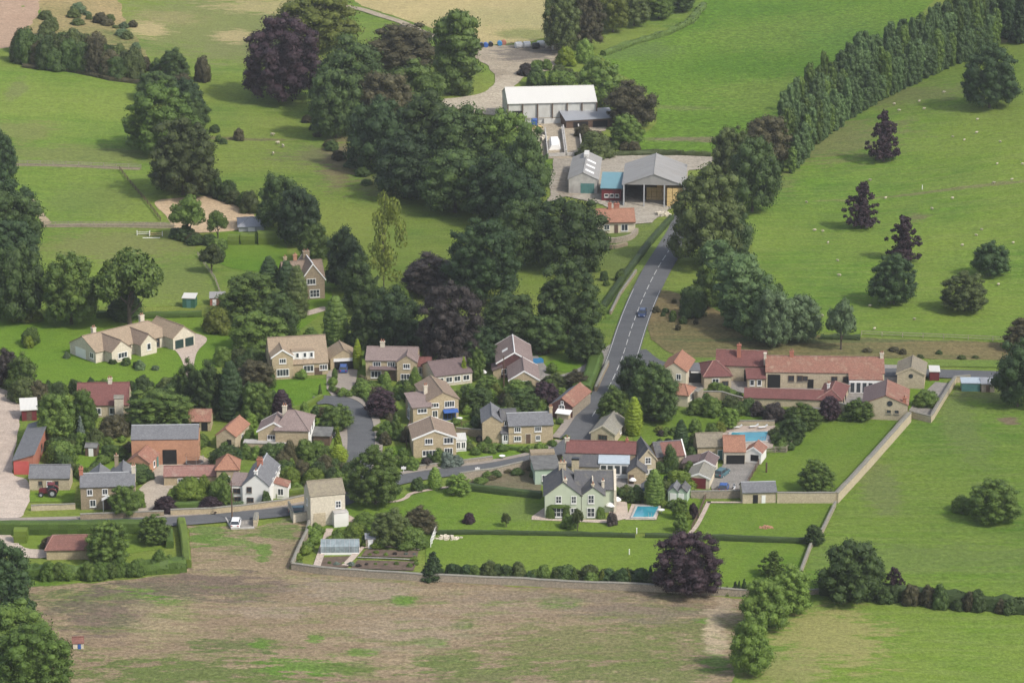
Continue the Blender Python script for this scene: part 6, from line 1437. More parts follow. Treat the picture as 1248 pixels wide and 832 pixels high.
('R','md',974,560,1016,600,'apple_tree','bronze-green apple tree alone on the right garden lawn'),
('r','dk',981,638,1004,664,'thorn_tree','dark thorn where the hedge meets the thin wall'),
# gardens of the farmstead
('r','cu',997,480,1024,512,'purple_plum','dark purple tree at the corner of the courtyard range'),
('r','md',1030,484,1062,512,'apple_tree','round green tree against the cream barn house'),
('r','md',958,490,1000,522,'apple_tree','pale green tree in front of the plum-red range'),
('r','dk',950,506,982,540,'apple_tree','darker tree by the right end of the upper pool'),
('r','lt',876,494,900,522,'small_tree','bright green little tree above the upper pool'),
('b','yg',870,512,888,526,'shrub','golden-yellow bush at the left of the upper pool'),
('b','md',858,512,876,536,'shrub','green bush left of the golden-yellow bush'),
('b','md',1112,472,1146,496,'shrub','dark green shrub on the small walled lawn'),
('k','md',783,570,812,616,'small_tree','bushy green tree between the blue hut and the two sheds'),
('b','hl',808,568,850,598,'shrub','bright green shrub bank in front of the red pantiled cottage'),
('b','md',832,560,850,580,'shrub','green shrub beside the painted garage'),
('r','lt',820,604,838,632,'small_tree','bright shrub tree at the right of the two sheds'),
('r','md',822,624,838,648,'small_tree','green shrub tree at the left end of the fire-pit hedge'),
('b','cu',838,608,852,632,'shrub','dark purple shrub at the end of the lane fence'),
('b','dk',760,592,790,612,'shrub','dark shrubs behind the small pool'),
('b','cb',738,622,754,640,'shrub','dark shrub at the right foot of the green house'),
('b','md',682,624,704,644,'shrub','loose green shrub in front of the green house'),
('o','ol',696,618,712,644,'small_tree','spindly sapling in front of the green house'),
# kitchen garden and lawns
('r','ol',452,618,500,664,'orchard_tree','olive orchard tree in the middle of the kitchen garden shrubs'),
('r','br',494,616,532,652,'orchard_tree','bronze orchard tree at the right of the kitchen garden shrubs'),
('B','md',478,638,522,668,'shrub','rounded green shrub in front of the orchard trees'),
('B','md',456,640,480,664,'shrub','rounded shrub left in front of the orchard trees'),
('B','hl',412,634,456,662,'shrub','bright lush shrub by the pale stone house'),
('B','lt',428,622,462,640,'shrub','yellow-tinted shrub beside the curved path'),
('B','lt',402,648,424,666,'shrub','light green shrub at the top of the kitchen garden path'),
('B','hg',436,648,460,664,'shrub','leafy green shrub above the soil beds'),
('b','cu',563,622,580,638,'acer_shrub','tiny dark red acer on the lawn'),
('o','ol',610,624,624,640,'sapling','thin sapling on the lawn right of the red acer'),
('r','lt',544,576,574,602,'small_tree','bright round tree at the roadside end of the dark hedge'),
('k','lt',520,568,540,596,'cypress_tree','bright upright conifer by the road wall'),
('B','dk',500,580,518,598,'shrub','dark rounded shrub by the road wall'),
('k','hg',400,584,416,610,'clipped_yew','clipped green dome behind the pale stone house'),
('c','dk2',508,668,548,706,'fir_tree','dark spreading fir at the corner of the soil beds'),
# bottom left
('r','dk2',-30,652,34,730,'broad_tree','uppermost dark tree at the lower left frame edge'),
('c','dk2',-20,682,58,770,'fir_tree','dark fir at the lower left above the round green tree'),
('r','md',-34,728,60,812,'broad_tree','dark tree behind the round green tree at the bottom left'),
('R','hg',-8,758,88,850,'broad_tree','round green tree in the bottom left corner'),
('r','lt',-24,796,40,850,'broad_tree','paler green tree at the very bottom left'),
('R','md',106,634,158,686,'apple_tree','spreading green tree behind the garage with the red pantiles'),
('R','md',168,626,208,662,'shrub','dense green bush at the right end of the tall clipped hedge'),
('k','lt',127,632,138,652,'cypress_tree','small bright pointed shrub against the tall clipped hedge'),
('b','br',48,652,68,668,'shrub','bronze shrub in the lawn behind the red pantiled garage'),
('B','md',264,584,286,614,'shrub','round green shrub left of the white house'),
('k','md',262,574,284,600,'cypress_tree','dark green conifer left of the white house'),
('B','cu',238,602,274,624,'purple_shrub','dark purple clipped bush above the road wall left of the white house'),
('B','cu',184,602,220,624,'purple_shrub','dark purple bush at the left end of the road wall'),
('B','hl',210,580,252,608,'shrub','bright green foliage bank in front of the low faded-red range'),
('b','wl',278,608,300,622,'shrub','grey-leaved shrub at the foot of the white house'),
('b','dk',318,596,332,618,'shrub','dark climber at the right of the white house gable'),
# top right of the dirt yard
('R','ol',660,-16,710,62,'oak_tree','olive oak left of the group at the top of the dirt yard'),
('R','br',688,-18,738,58,'oak_tree','bronze oak at the centre of the group above the dirt yard'),
('r','yg',726,-20,768,38,'maple_tree','yellow-tinted tree at the top of the crop field hedge'),
('r','ol',752,-20,794,30,'oak_tree','olive tree right of the yellow-tinted one at the top edge'),
('r','lt',784,-16,822,22,'broad_tree','light green tree at the top edge of the crop field'),
('r','dk',818,-16,846,14,'broad_tree','dark tree at the top edge where the crop field ends'),
('b','lime',676,54,704,80,'shrub','lime-green shrubs at the right of the dirt yard'),
('b','lt',700,44,726,76,'shrub','light green shrubs above the white barn'),
('r','md',702,68,760,134,'broad_tree','green tree at the right end of the white barn'),
('r','br',740,98,800,156,'thorn_tree','round bronze thorn at the corner of the crop field'),
('r','md',744,138,784,178,'small_tree','green thicket below the round bronze thorn'),
('b','ol',704,156,750,192,'thicket','olive thicket right of the silage bays'),
('b','dk',640,78,668,106,'shrub','dark shrub behind the white barn at its left'),
('b','md',664,80,704,110,'shrub','green shrubs behind the white barn at its right'),
]
for k, m_, x0, y0, x1, y1, nm, lab in T:
    tree(k, m_, x0, y0, x1, y1, nm, lab)
# poplar belt, two ranks
prnd = random.Random(4)
def along(pts, t):
    n = len(pts)-1; i = min(n-1, int(t*n)); f = t*n-i
    return tuple(pts[i][a]+(pts[i+1][a]-pts[i][a])*f for a in (0, 1))
FRONT = [(962, 212), (1000, 170), (1040, 140), (1090, 112), (1140, 88), (1190, 68), (1216, 58)]
for rk, n, up in ((0, 44, 0), (1, 44, 17), (2, 38, 34)):
    for i in range(n):
        x, y = along(FRONT, (i+prnd.uniform(-.25, .25)+.5)/n); y -= up; x -= up*.45+prnd.uniform(-2, 2)
        hh = prnd.uniform(44, 66)*(1 if rk else .88)*(.72 if prnd.random() < .2 else 1)
        if i == 0 and rk == 2: continue
        w = prnd.uniform(13, 20)
        lab = ('slim grey-green poplar in the front rank of the long belt', 'slim grey-green poplar in the middle rank of the long belt', 'slim grey-green poplar in the back rank of the long belt')[rk]
        tree('p', prnd.choice(('pp', 'pp', 'pp', 'md')), x-w/2, y-hh, x+w/2, y, 'poplar_tree', lab, lab.replace('slim grey-green poplar', 'poplars'))
for i, (x, y) in enumerate(((1206, 20), (1228, 34), (1244, 40), (1256, 26), (1216, 2), (1238, 8))):
    tree('c', 'dk2', x-17, y-58, x+17, y+10, 'fir_tree', 'dark fir at the top right end of the poplar belt', 'dark firs past the poplar belt')
for b_, u_, z_, w_, h_, lab in ((GH, .14, -.2, 1.8, 3.0, 'ivy climbing the left corner of the green house'), (GG, .86, -.2, 1.9, 2.7, 'ivy climbing the right corner of the green house'), (GH, .59, .0, 1.5, 2.9, 'ivy between the ground-floor windows of the green house'), (GH, .4, 2.1, 4.6, .75, 'ivy band above the large ground-floor window of the green house')):
    o = grow('b', 'md', b_.at(b_.w*u_, -.12, z_), w_, h_, 'ivy', lab); o.scale.y = .6; o.rotation_euler.z = 0
# bands of shrubs that nothing sets apart
def band(n, pts, mats, size, name, label, group, sh='b', asp=.85, seed=1, jit=4):
    rg = random.Random(seed)
    for i in range(n):
        x, y = along(pts, (i+.5+rg.uniform(-.3, .3))/n); x += rg.uniform(-jit, jit); y += rg.uniform(-jit*.5, jit*.5); w = rg.uniform(*size); w *= 1.2 if name == 'garden_shrub' else 1; hh = w*asp*rg.uniform(.8, 1.25)
        tree(sh, rg.choice(mats), x-w/2, y-hh, x+w/2, y, name, label, group)
band(20, [(14, 76), (60, 82), (110, 88), (166, 98)], ('br', 'dk', 'ol'), (26, 36), 'thorn_bush', 'overgrown thorn bush in the dark hedge above the top left paddock', 'thorns of the top left hedge', 'b', 1.15, 2)
band(13, [(22, 64), (80, 64), (150, 74)], ('br', 'ol', 'dk'), (22, 32), 'thorn_bush', 'thorn bush in the back rank of the dark top left hedge', 'back thorns of the top left hedge', 'b', 1.0, 3)
band(5, [(58, 22), (66, 40), (50, 50)], ('md', 'ol'), (18, 26), 'scrub_bush', 'green scrub bush beside the ploughed field corner', 'scrub by the ploughed field', 'b', .8, 4)
band(16, [(85, 10), (110, 34), (140, 28), (165, 58)], ('ol', 'br', 'wl'), (10, 22), 'scrub_bush', 'low brownish scrub bush on the rough grass at the top left', 'scrub on the rough grass', 'b', .6, 5, 14)
band(11, [(196, 214), (226, 228), (256, 236), (284, 247), (313, 262)], ('dk', 'br', 'ol'), (20, 28), 'thorn_bush', 'dark thorn in the hedge above the sand arena', 'thorns above the sand arena', 'b', .95, 6)
band(8, [(176, 84), (204, 98), (232, 118)], ('dk', 'br'), (18, 26), 'thorn_bush', 'dark thorn in the hedge running down to the chestnut', 'thorns above the chestnut', 'b', 1.0, 7)
band(4, [(256, 160), (268, 176), (296, 170)], ('dk', 'md', 'br'), (10, 17), 'scrub_bush', 'small bush on the grass slope right of the olive oak', 'bushes right of the olive oak', 'b', .9, 8)
band(8, [(214, 290), (236, 296), (262, 302), (268, 322)], ('br', 'md', 'dk'), (14, 22), 'garden_shrub', 'low dark shrub along the fence below the sand arena', 'shrubs below the sand arena', 'b', .7, 9)
band(26, [(546, 700), (620, 703), (700, 709), (800, 714)], ('dk', 'md', 'dk2', 'ol'), (15, 28), 'wall_shrub', 'dark shrub growing behind the long stone wall', 'shrubs behind the long stone wall', 'b', .85, 10, 5)
band(7, [(690, 707), (760, 711), (800, 713)], ('dk2', 'yg', 'md'), (12, 17), 'young_conifer', 'young pointed conifer behind the long stone wall left of the copper beech', 'young conifers by the wall', 'c', 1.4, 11)
band(4, [(880, 724), (900, 725), (912, 725)], ('dk2', 'md'), (10, 14), 'young_conifer', 'young pointed conifer behind the long stone wall right of the copper beech', 'young conifers right of the copper beech', 'c', 1.5, 12)
band(16, [(340, 580), (366, 582), (392, 588), (420, 580)], ('lt', 'md', 'br', 'dk', 'ol'), (16, 27), 'garden_shrub', 'mixed shrub on the bank right of the white house', 'shrubs right of the white house', 'B', .85, 13, 10)
band(10, [(322, 560), (350, 560), (384, 558), (396, 560)], ('md', 'dk', 'lt'), (16, 24), 'garden_shrub', 'green shrub under the stone hip-roofed house', 'shrubs under the hip-roofed house', 'b', .8, 14, 7)
band(10, [(455, 478), (440, 488), (470, 482), (498, 478)], ('md', 'lt', 'ol', 'br'), (12, 20), 'garden_shrub', 'garden shrub in front of the wide tan house', 'shrubs of the wide tan house', 'b', .8, 15, 7)
band(14, [(450, 560), (470, 566), (500, 572), (540, 566), (556, 570)], ('md', 'bs', 'dk', 'cb', 'lt'), (12, 20), 'garden_shrub', 'garden shrub between the gable-fronted house and the road', 'shrubs below the gable-fronted house', 'b', .85, 16, 6)
band(9, [(464, 540), (478, 530), (494, 540)], ('md', 'hg' if 'hg' in L else 'md', 'br'), (13, 20), 'garden_shrub', 'rounded shrub between the close and the gable-fronted house', 'shrubs by the close', 'B', .8, 17, 6)
band(12, [(575, 500), (600, 492), (640, 500), (665, 498)], ('md', 'dk', 'br', 'lt'), (12, 20), 'garden_shrub', 'garden shrub behind the double-gabled cottage', 'shrubs behind the double-gabled cottage', 'b', .9, 18, 7)
band(10, [(572, 556), (600, 548), (650, 552), (690, 536)], ('md', 'lt', 'hg' if 'hg' in L else 'md'), (9, 16), 'garden_shrub', 'low shrub in the front garden of the double-gabled cottage', 'front garden shrubs of the double-gabled cottage', 'b', .7, 19, 5)
band(10, [(575, 590), (610, 582), (650, 576), (660, 592)], ('md', 'dk', 'br', 'hd' if 'hd' in L else 'dk'), (9, 18), 'garden_shrub', 'low shrub in the tilled bed between the road wall and the dark hedge', 'shrubs in the tilled bed', 'b', .6, 20, 8)
band(9, [(858, 488), (872, 480), (886, 486), (904, 488)], ('md', 'dk', 'lt'), (10, 17), 'garden_shrub', 'shrub in the walled front garden of the pyramid-roofed house', 'shrubs of the walled front garden', 'b', .75, 21, 4)
band(16, [(848, 508), (880, 504), (920, 506), (960, 514), (990, 512)], ('md', 'dk', 'ol', 'cb'), (15, 25), 'garden_shrub', 'dark shrub in the border below the farmstead wall', 'border below the farmstead wall', 'b', .85, 22, 5)
band(8, [(808, 548), (824, 524), (850, 540), (842, 556)], ('md', 'dk', 'br'), (9, 16), 'garden_shrub', 'shrub by the stone pool house', 'shrubs by the pool house', 'b', .8, 23, 6) if False else None
band(8, [(798, 528), (812, 530), (826, 528)], ('cb', 'md', 'yg'), (8, 13), 'rose_bush', 'flowering shrub in the round bed on the oak lawn', 'bed on the oak lawn', 'b', .8, 24, 5)
band(8, [(64, 432), (150, 446), (196, 452)], ('dk', 'md', 'br', 'wl'), (8, 16), 'lawn_shrub', 'single shrub dotted on the bright lawn of the large bungalow', 'shrubs on the bungalow lawn', 'b', .8, 25, 10)
band(12, [(60, 550), (96, 552), (134, 540), (110, 576)], ('md', 'ol', 'lt', 'dk'), (12, 20), 'garden_shrub', 'shrub around the small lawn left of the brick barn', 'shrubs left of the brick barn', 'b', .85, 26, 8)
band(10, [(360, 690), (372, 672), (384, 656), (382, 646)], ('lt', 'hl' if 'hl' in L else 'lt', 'md'), (9, 16), 'garden_shrub', 'leafy shrub inside the curved wall of the kitchen garden', 'shrubs by the curved wall', 'b', .8, 27, 5)
band(12, [(405, 662), (430, 655), (450, 668), (470, 664)], ('lt', 'hl', 'md'), (12, 20), 'garden_shrub', 'lush green shrub above the greenhouse', 'shrubs above the greenhouse', 'B', .8, 28, 6)
band(22, [(446, 676), (505, 677), (505, 690), (436, 690), (400, 688)], ('md', 'lt', 'hl', 'bs', 'cb'), (5, 9), 'vegetable_plant', 'vegetable row plant in the soil beds', 'vegetable plants', 'b', .6, 29, 3)
band(10, [(800, 384), (830, 400), (812, 372), (870, 398)], ('md', 'br', 'dk'), (7, 13), 'scrub_bush', 'small scrub bush on the tan bank by the junction', 'scrub on the tan bank', 'b', .9, 30, 12)
band(8, [(1060, 430), (1130, 434), (1200, 436)], ('br', 'ol', 'dk'), (8, 15), 'scrub_bush', 'low scrub on the tan bank beside the side road', 'scrub beside the side road', 'b', .6, 31, 8)
band(6, [(726, 330), (742, 346), (752, 350), (764, 326)], ('md', 'dk'), (9, 15), 'lawn_shrub', 'shrub on the sloping lawn left of the uphill road', 'shrubs on the sloping lawn', 'b', .9, 32, 5)
band(9, [(690, 400), (704, 398), (722, 386), (738, 384)], ('md', 'lt', 'ol'), (11, 18), 'garden_shrub', 'shrub by the timber gate at the driveway mouth', 'shrubs by the timber gate', 'b', .8, 33, 5)
band(12, [(300, 424), (318, 436), (326, 446), (300, 452), (280, 440)], ('md', 'lt', 'ol', 'dk'), (14, 22), 'garden_shrub', 'shrub between the bungalow lawn and the catslide-roofed house', 'shrubs left of the catslide-roofed house', 'b', .9, 34, 7)
band(10, [(196, 492), (214, 480), (226, 500), (206, 470)], ('md', 'dk', 'ol'), (14, 24), 'garden_shrub', 'shrub under the trees below the bungalow drive', 'shrubs below the bungalow drive', 'b', .9, 35, 6)
band(14, [(60, 482), (100, 480), (150, 476), (200, 470)], ('hd', 'md', 'dk'), (12, 20), 'garden_shrub', 'shrub in the boundary under the bungalow lawn', 'boundary shrubs under the bungalow lawn', 'b', .8, 36, 5)
band(9, [(296, 512), (310, 548), (298, 560)], ('md', 'lt', 'hg'), (12, 18), 'garden_shrub', 'rounded shrub right of the cream gabled cottage', 'shrubs right of the gabled cottage', 'B', .8, 37, 6)
band(8, [(205, 582), (226, 586), (262, 584)], ('hl', 'md', 'lt'), (12, 20), 'garden_shrub', 'bright shrub against the front of the low faded-red range', 'shrubs of the faded-red range', 'B', .9, 38, 5) if False else None
band(12, [(415, 420), (450, 425), (500, 424), (540, 430)], ('dk', 'md', 'dk2'), (16, 28), 'understorey_bush', 'dark bush in the belt behind the close', 'dark bushes behind the close', 'b', .9, 39, 5)
band(10, [(700, 168), (740, 178), (776, 182)], ('ol', 'md', 'br'), (14, 22), 'thicket', 'thicket bush behind the grey stock shed', 'thicket behind the grey stock shed', 'b', .8, 40, 5)
band(9, [(640, 96), (664, 84), (690, 100), (712, 96)], ('md', 'ol', 'cb', 'lt'), (13, 22), 'scrub_bush', 'scrub bush along the back of the white barn', 'scrub behind the white barn', 'b', .8, 41, 6)
band(10, [(880, 268), (900, 244), (930, 226), (952, 206)], ('dk', 'ol'), (18, 28), 'thorn_bush', 'dark thorn along the left edge of the sheep pasture', 'thorns at the pasture edge', 'b', .8, 42, 5)
band(10, [(370, 150), (400, 176), (430, 206), (446, 226)], ('br', 'dk'), (12, 20), 'thorn_bush', 'dark low bush on the bare bank under the wood', 'bushes under the wood', 'b', .6, 43, 6)
band(14, [(1012, 730), (1080, 734), (1160, 742), (1240, 748)], ('hd', 'dk', 'br'), (17, 26), 'thorn_bush', 'dark thorn in the field hedge above the corner field', 'thorns of the corner field hedge', 'b', 1.1, 44, 4)
band(14, [(40, 704), (100, 706), (160, 702), (215, 696)], ('hg', 'md'), (19, 25), 'hedge_bush', 'rounded bush in the thick hedge at the top of the bare field', 'bushes of the thick hedge', 'B', .95, 45, 4)
band(12, [(214, 606), (236, 600), (262, 604), (280, 612)], ('hl', 'md', 'lt', 'hg'), (13, 20), 'garden_shrub', 'bright leafy shrub behind the two purple bushes', 'shrubs behind the purple bushes', 'B', .9, 50, 5)
band(14, [(336, 590), (360, 596), (392, 590), (422, 596)], ('lt', 'hl', 'md', 'wl', 'dk'), (14, 24), 'garden_shrub', 'shrub on the terraces below the hip-roofed house', 'shrubs on the terraces', 'B', .9, 51, 8)
band(10, [(400, 572), (416, 584), (426, 600)], ('dk', 'md', 'br', 'hl'), (14, 22), 'garden_shrub', 'shrub beside the lower end of the close', 'shrubs at the lower end of the close', 'b', .95, 52, 6)
band(9, [(562, 484), (572, 506), (592, 512)], ('md', 'ol', 'dk', 'lt'), (11, 17), 'garden_shrub', 'shrub right of the blue-awning house', 'shrubs right of the blue-awning house', 'b', .9, 53, 5)
band(10, [(562, 540), (580, 548), (598, 556), (584, 534)], ('dk', 'md', 'ol', 'cb'), (8, 14), 'garden_shrub', 'shrub beside the white conservatory of the gable-fronted house', 'shrubs by the white conservatory', 'b', .8, 54, 5)
band(12, [(60, 556), (84, 572), (100, 584), (120, 582)], ('md', 'dk', 'ol', 'lt'), (13, 22), 'garden_shrub', 'shrub behind the brown stone cottage', 'shrubs behind the brown stone cottage', 'b', .9, 55, 7)
band(9, [(286, 520), (300, 532), (308, 548)], ('md', 'lt', 'hg', 'wl'), (11, 17), 'garden_shrub', 'rounded shrub left of the hip-roofed house', 'shrubs left of the hip-roofed house', 'B', .85, 56, 5)
band(9, [(748, 606), (764, 604), (790, 600), (806, 604)], ('dk', 'md', 'ol'), (9, 15), 'garden_shrub', 'dark shrub along the terrace wall behind the pool', 'shrubs behind the pool', 'b', .8, 57, 4)
band(8, [(806, 616), (824, 622), (838, 634)], ('md', 'hl', 'dk'), (8, 13), 'garden_shrub', 'shrub along the lane fence right of the pool', 'shrubs along the lane fence', 'b', .9, 58, 4)
band(9, [(668, 500), (650, 508), (606, 510)], ('md', 'ol', 'dk', 'lt'), (9, 15), 'garden_shrub', 'shrub along the back lawn of the double-gabled cottage', 'shrubs on the cottage back lawn', 'b', .85, 59, 4)
band(8, [(404, 470), (414, 482), (434, 484)], ('md', 'lt', 'br'), (8, 13), 'garden_shrub', 'shrub at the head of the close', 'shrubs at the head of the close', 'b', .85, 60, 4)
band(10, [(592, 470), (606, 486), (640, 490), (672, 480)], ('dk', 'md', 'ol', 'yg'), (13, 20), 'garden_shrub', 'shrub in the hollow below the maroon hung house', 'shrubs below the maroon hung house', 'b', .9, 61, 6)
band(9, [(846, 520), (852, 546), (840, 566)], ('md', 'dk', 'hl'), (9, 15), 'garden_shrub', 'shrub left of the stone pool house', 'shrubs left of the pool house', 'b', .85, 62, 4)
band(10, [(942, 528), (952, 542), (960, 552), (970, 540)], ('md', 'dk', 'ol'), (10, 16), 'garden_shrub', 'shrub right of the upper pool terrace', 'shrubs right of the upper pool', 'b', .85, 63, 5)
band(9, [(1016, 512), (1034, 513), (1054, 513)], ('md', 'dk'), (8, 13), 'garden_shrub', 'low shrub at the foot of the wall beside the cream barn house', 'shrubs beside the cream barn house', 'b', .7, 64, 3)
band(10, [(0, 466), (14, 474), (30, 486)], ('md', 'dk', 'br', 'ol'), (13, 21), 'garden_shrub', 'shrub at the head of the sandy drive', 'shrubs at the head of the sandy drive', 'b', .9, 65, 6)
# infill planting: the gardens between the houses are packed with shrubs wherever there is no house, road, yard or lawn
def clear_of(p, gap):
    for b in FOOT:
        q = p-Vector((b.o.x, b.o.y, 0)); q.z = 0; u, v = q.dot(b.ux), q.dot(b.uy)
        if -gap < u < b.w+gap and -gap-.6 < v < b.d+gap: return False
    for ln, g in ((road, 5.2), (lane, 4.6), (cul, 5.0)):
        if any((Vector((p.x, p.y))-q).length < g for q in ln): return False
    return not any(inpoly(p.x, p.y, k) for k in KEEP)
frnd = random.Random(31)
for poly, n, lab, grp in (
    ([(300, 425), (445, 425), (700, 425), (735, 440), (715, 500), (690, 535), (600, 560), (500, 575), (440, 590), (330, 606), (300, 560)], 150, 'shrub in the crowded gardens of the village centre', 'shrubs of the village centre gardens'),
    ([(30, 470), (215, 465), (300, 480), (300, 560), (290, 600), (200, 615), (170, 600), (90, 590), (50, 575)], 90, 'shrub in the crowded gardens around the brick barn', 'shrubs around the brick barn'),
    ([(735, 580), (800, 545), (860, 520), (880, 545), (850, 600), (800, 612), (750, 612)], 26, 'shrub among the cottages right of the green house', 'shrubs among the cottages right of the green house')):
    k = 0; xs_ = [q[0] for q in poly]; ys_ = [q[1] for q in poly]
    for _ in range(2500):
        x, y = frnd.uniform(min(xs_), max(xs_)), frnd.uniform(min(ys_), max(ys_))
        if not inpoly(x, y, poly): continue
        p = P(x, y)
        if not clear_of(p, .9): continue
        w = frnd.uniform(1.3, 3.2); hh = w*frnd.uniform(.6, 1.0)
        if frnd.random() < .1: hh = w*1.7
        grow(frnd.choice('bbB'), frnd.choice(('md', 'dk', 'md', 'ol', 'hg', 'lt', 'br', 'dk2')), p, w, hh, 'garden_shrub', lab, None, grp); k += 1
        if k >= n: break
# past three hundred garden shrubs the smallest become one mass of low planting
allg = sorted((o for o in bpy.data.objects if o.name.startswith('garden_shrub')), key=lambda o: -o.scale.x*o.scale.z)
small = allg[285:]
tiny = leafcloud('low_bush', [((0, 0, .35), (.36, .36, .38)), ((.2, .12, .4), (.26, .26, .3)), ((-.2, .1, .38), (.27, .27, .3)), ((.02, -.22, .4), (.28, .28, .3)), ((0, .05, .68), (.24, .24, .26))], 900, .05, 91, spread=.8)
tv = np.array([v.co[:] for v in tiny.vertices]); tf = [tuple(p.vertices) for p in tiny.polygons]
mats, V, Fs, mi, base = [], [], [], [], 0
for o in small:
    m_ = o.material_slots[0].material
    if m_ not in mats: mats.append(m_)
    a = o.rotation_euler.z; c_, s_ = math.cos(a), math.sin(a); q = tv*np.array(o.scale[:])
    V.append(np.stack([q[:, 0]*c_-q[:, 1]*s_+o.location.x, q[:, 0]*s_+q[:, 1]*c_+o.location.y, q[:, 2]+o.location.z], 1))
    Fs += [tuple(i+base for i in f) for f in tf]; mi += [mats.index(m_)]*len(tf); base += len(tv)
    bpy.data.objects.remove(o)
if V:
    me = bpy.data.meshes.new('shrubbery'); me.from_pydata(np.concatenate(V), [], Fs)
    for m_ in mats: me.materials.append(m_)
    me.polygons.foreach_set('material_index', mi)
    tag(link('shrubbery', me), kind='stuff')
bpy.data.meshes.remove(tiny)
# ================================================================== WALLS, FENCES, HEDGES, CARS, POOLS, SHEEP
stonewall('field_wall', [(356, 694), (400, 700), (520, 708), (640, 713), (760, 719), (850, 724), (917, 727)], .6, 1.25, 'long dry-stone wall between the bare field and the lower lawns')
stonewall('field_wall', [(356, 694), (364, 675), (374, 655), (377, 643)], .45, 1.3, 'short curved stone wall down the left of the kitchen garden')
stonewall('field_wall', [(944, 725), (990, 724), (1012, 722)], .5, .8, 'low broken stone wall right of the yellow-green willow')
stonewall('garden_wall', [(947, 613), (1018, 613)], .5, 2.0, 'tall buff stone wall running right from the small field barn', mat='cstone')
stonewall('garden_wall', [(1019, 613), (1062, 566), (1108, 514)], .8, 1.9, 'tall diagonal stone wall up the edge of the right-hand garden', mat='cstone')
stonewall('garden_wall', [(1108, 508), (1134, 515), (1150, 488), (1164, 466), (1182, 465)], .6, 1.3, 'bent stone wall enclosing the small lawn by the cream barn house', mat='cstone')
stonewall('garden_wall', [(1018, 617), (1003, 648), (988, 668), (974, 705)], .35, .9, 'thin low stone wall between the lawns and the right pasture')
stonewall('garden_wall', [(842, 607), (878, 607), (904, 606)], .4, 1.4, 'dark stone wall between the maroon-doored garage and the field barn')
stonewall('garden_wall', [(852, 486), (880, 487), (906, 494)], .5, 1.6, 'buff stone wall in front of the pyramid-roofed house garden', mat='stone')
stonewall('gate_pillar', [(848, 492), (855, 487)], .7, 2.4, 'stout stone gate pillar below the carport', cat='pillar')
stonewall('garden_wall', [(1008, 500), (1040, 508), (1054, 511)], .5, 2.2, 'plain stone wall between the courtyard range and the cream barn house', mat='cstone')
stonewall('road_wall', [(208, 629), (260, 627), (310, 622), (345, 617), (374, 611)], .5, 1.3, 'roadside stone wall below the white house and purple bushes', mat='stone')
stonewall('road_wall', [(98, 634), (150, 632), (200, 630)], .4, 1.2, 'low stone wall below the brown stone cottage', mat='dstone')
stonewall('road_wall', [(38, 622), (92, 620)], .4, 1.0, 'pale stone wall below the tractor lawn', mat='cstone')
stonewall('road_wall', [(560, 586), (600, 580), (650, 569), (684, 563)], .45, 1.5, 'roadside stone wall above the tilled garden bed', mat='wallstone')
stonewall('road_wall', [(505, 574), (560, 567), (600, 562)], .4, 1.0, 'low stone wall on the village side of the road below the gable-fronted house', mat='wallstone')
stonewall('road_wall', [(726, 478), (734, 460), (741, 446)], .5, 1.1, 'brown stone wall between the square hedge and the main road', mat='dstone')
stonewall('road_wall', [(744, 384), (756, 360), (775, 333)], .4, .8, 'low stone retaining wall beside the uphill road', mat='dstone')
stonewall('bay_wall', [(352, 621), (358, 637), (378, 633)], .35, 1.6, 'pale retaining wall of the lay-by with the dark car', mat='pale')
stonewall('bay_wall', [(275, 632), (282, 645), (310, 644)], .25, .35, 'low concrete edge of the white car lay-by', mat='concrete', cop=False)
stonewall('gate_pillar', [(311, 642), (313, 633)], .7, 1.3, 'grey stone pillar block beside the white car lay-by', mat='grstone' if False else 'cstone', cat='pillar')
stonewall('terrace_wall', [(722, 291), (745, 296), (768, 292), (776, 284)], .8, 1.2, 'curved rockery wall below the orange-roofed bungalow', mat='wallstone', curve=True, cop=False)
stonewall('terrace_wall', [(728, 299), (746, 303), (764, 299)], .7, .8, 'lower rockery wall in front of the orange-roofed bungalow', mat='dstone', curve=True, cop=False)
stonewall('garden_wall', [(556, 530), (590, 533)], .2, 1.5, 'brown fence-like wall right of the gable-fronted house', mat='dstone')
stonewall('terrace_wall', [(880, 526), (887, 518), (944, 518)], .4, .9, 'pale wall behind the upper pool terrace', mat='cstone')
railfence('paddock_fence', [(18, 201), (96, 203), (172, 206)], 1.2, 'grey post-and-rail fence along the trodden strip between the top paddocks')
railfence('paddock_fence', [(52, 276), (130, 276), (212, 277)], 1.2, 'post-and-rail fence between the mown paddocks left of the arena')
railfence('paddock_fence', [(146, 208), (172, 240), (196, 270)], 1.1, 'diagonal dark post-and-rail fence across the paddock corner', mat='wood')
railfence('paddock_fence', [(241, 312), (262, 342), (272, 368)], 1.1, 'post-and-rail fence down the right edge of the mown paddock')
railfence('field_fence', [(1050, 409), (1150, 413), (1240, 417)], 1.1, 'thin wire and post fence along the top of the tan bank', rails=2, gap=4)
railfence('yard_fence', [(867, 602), (905, 602), (928, 560)], 1.1, 'dark rail fence along the right of the parking yard', mat='wood')
railfence('garden_fence', [(931, 552), (958, 552), (965, 545)], 1.3, 'grey timber fence below the upper swimming pool', rails=4, gap=1.5)
railfence('garden_fence', [(860, 608), (851, 630), (843, 646)], 1.0, 'thin brown fence down the left of the fire-pit lawn', mat='wood', gap=2)
railfence('net_fence', [(525, 667), (532, 649)], 1.6, 'pale net fence beside the heap of white stones', gap=1.6, mat='frame')
gate((712, 395), (705, 402), 1.2, 'brown timber gate at the driveway mouth off the main road', 'wood')
gate((866, 204), (878, 204), 1.2, 'field gate in the hedge right of the hay barn')
gate((42, 276), (53, 277), 1.2, 'dark field gate by the trodden path at the left paddock', 'wood')
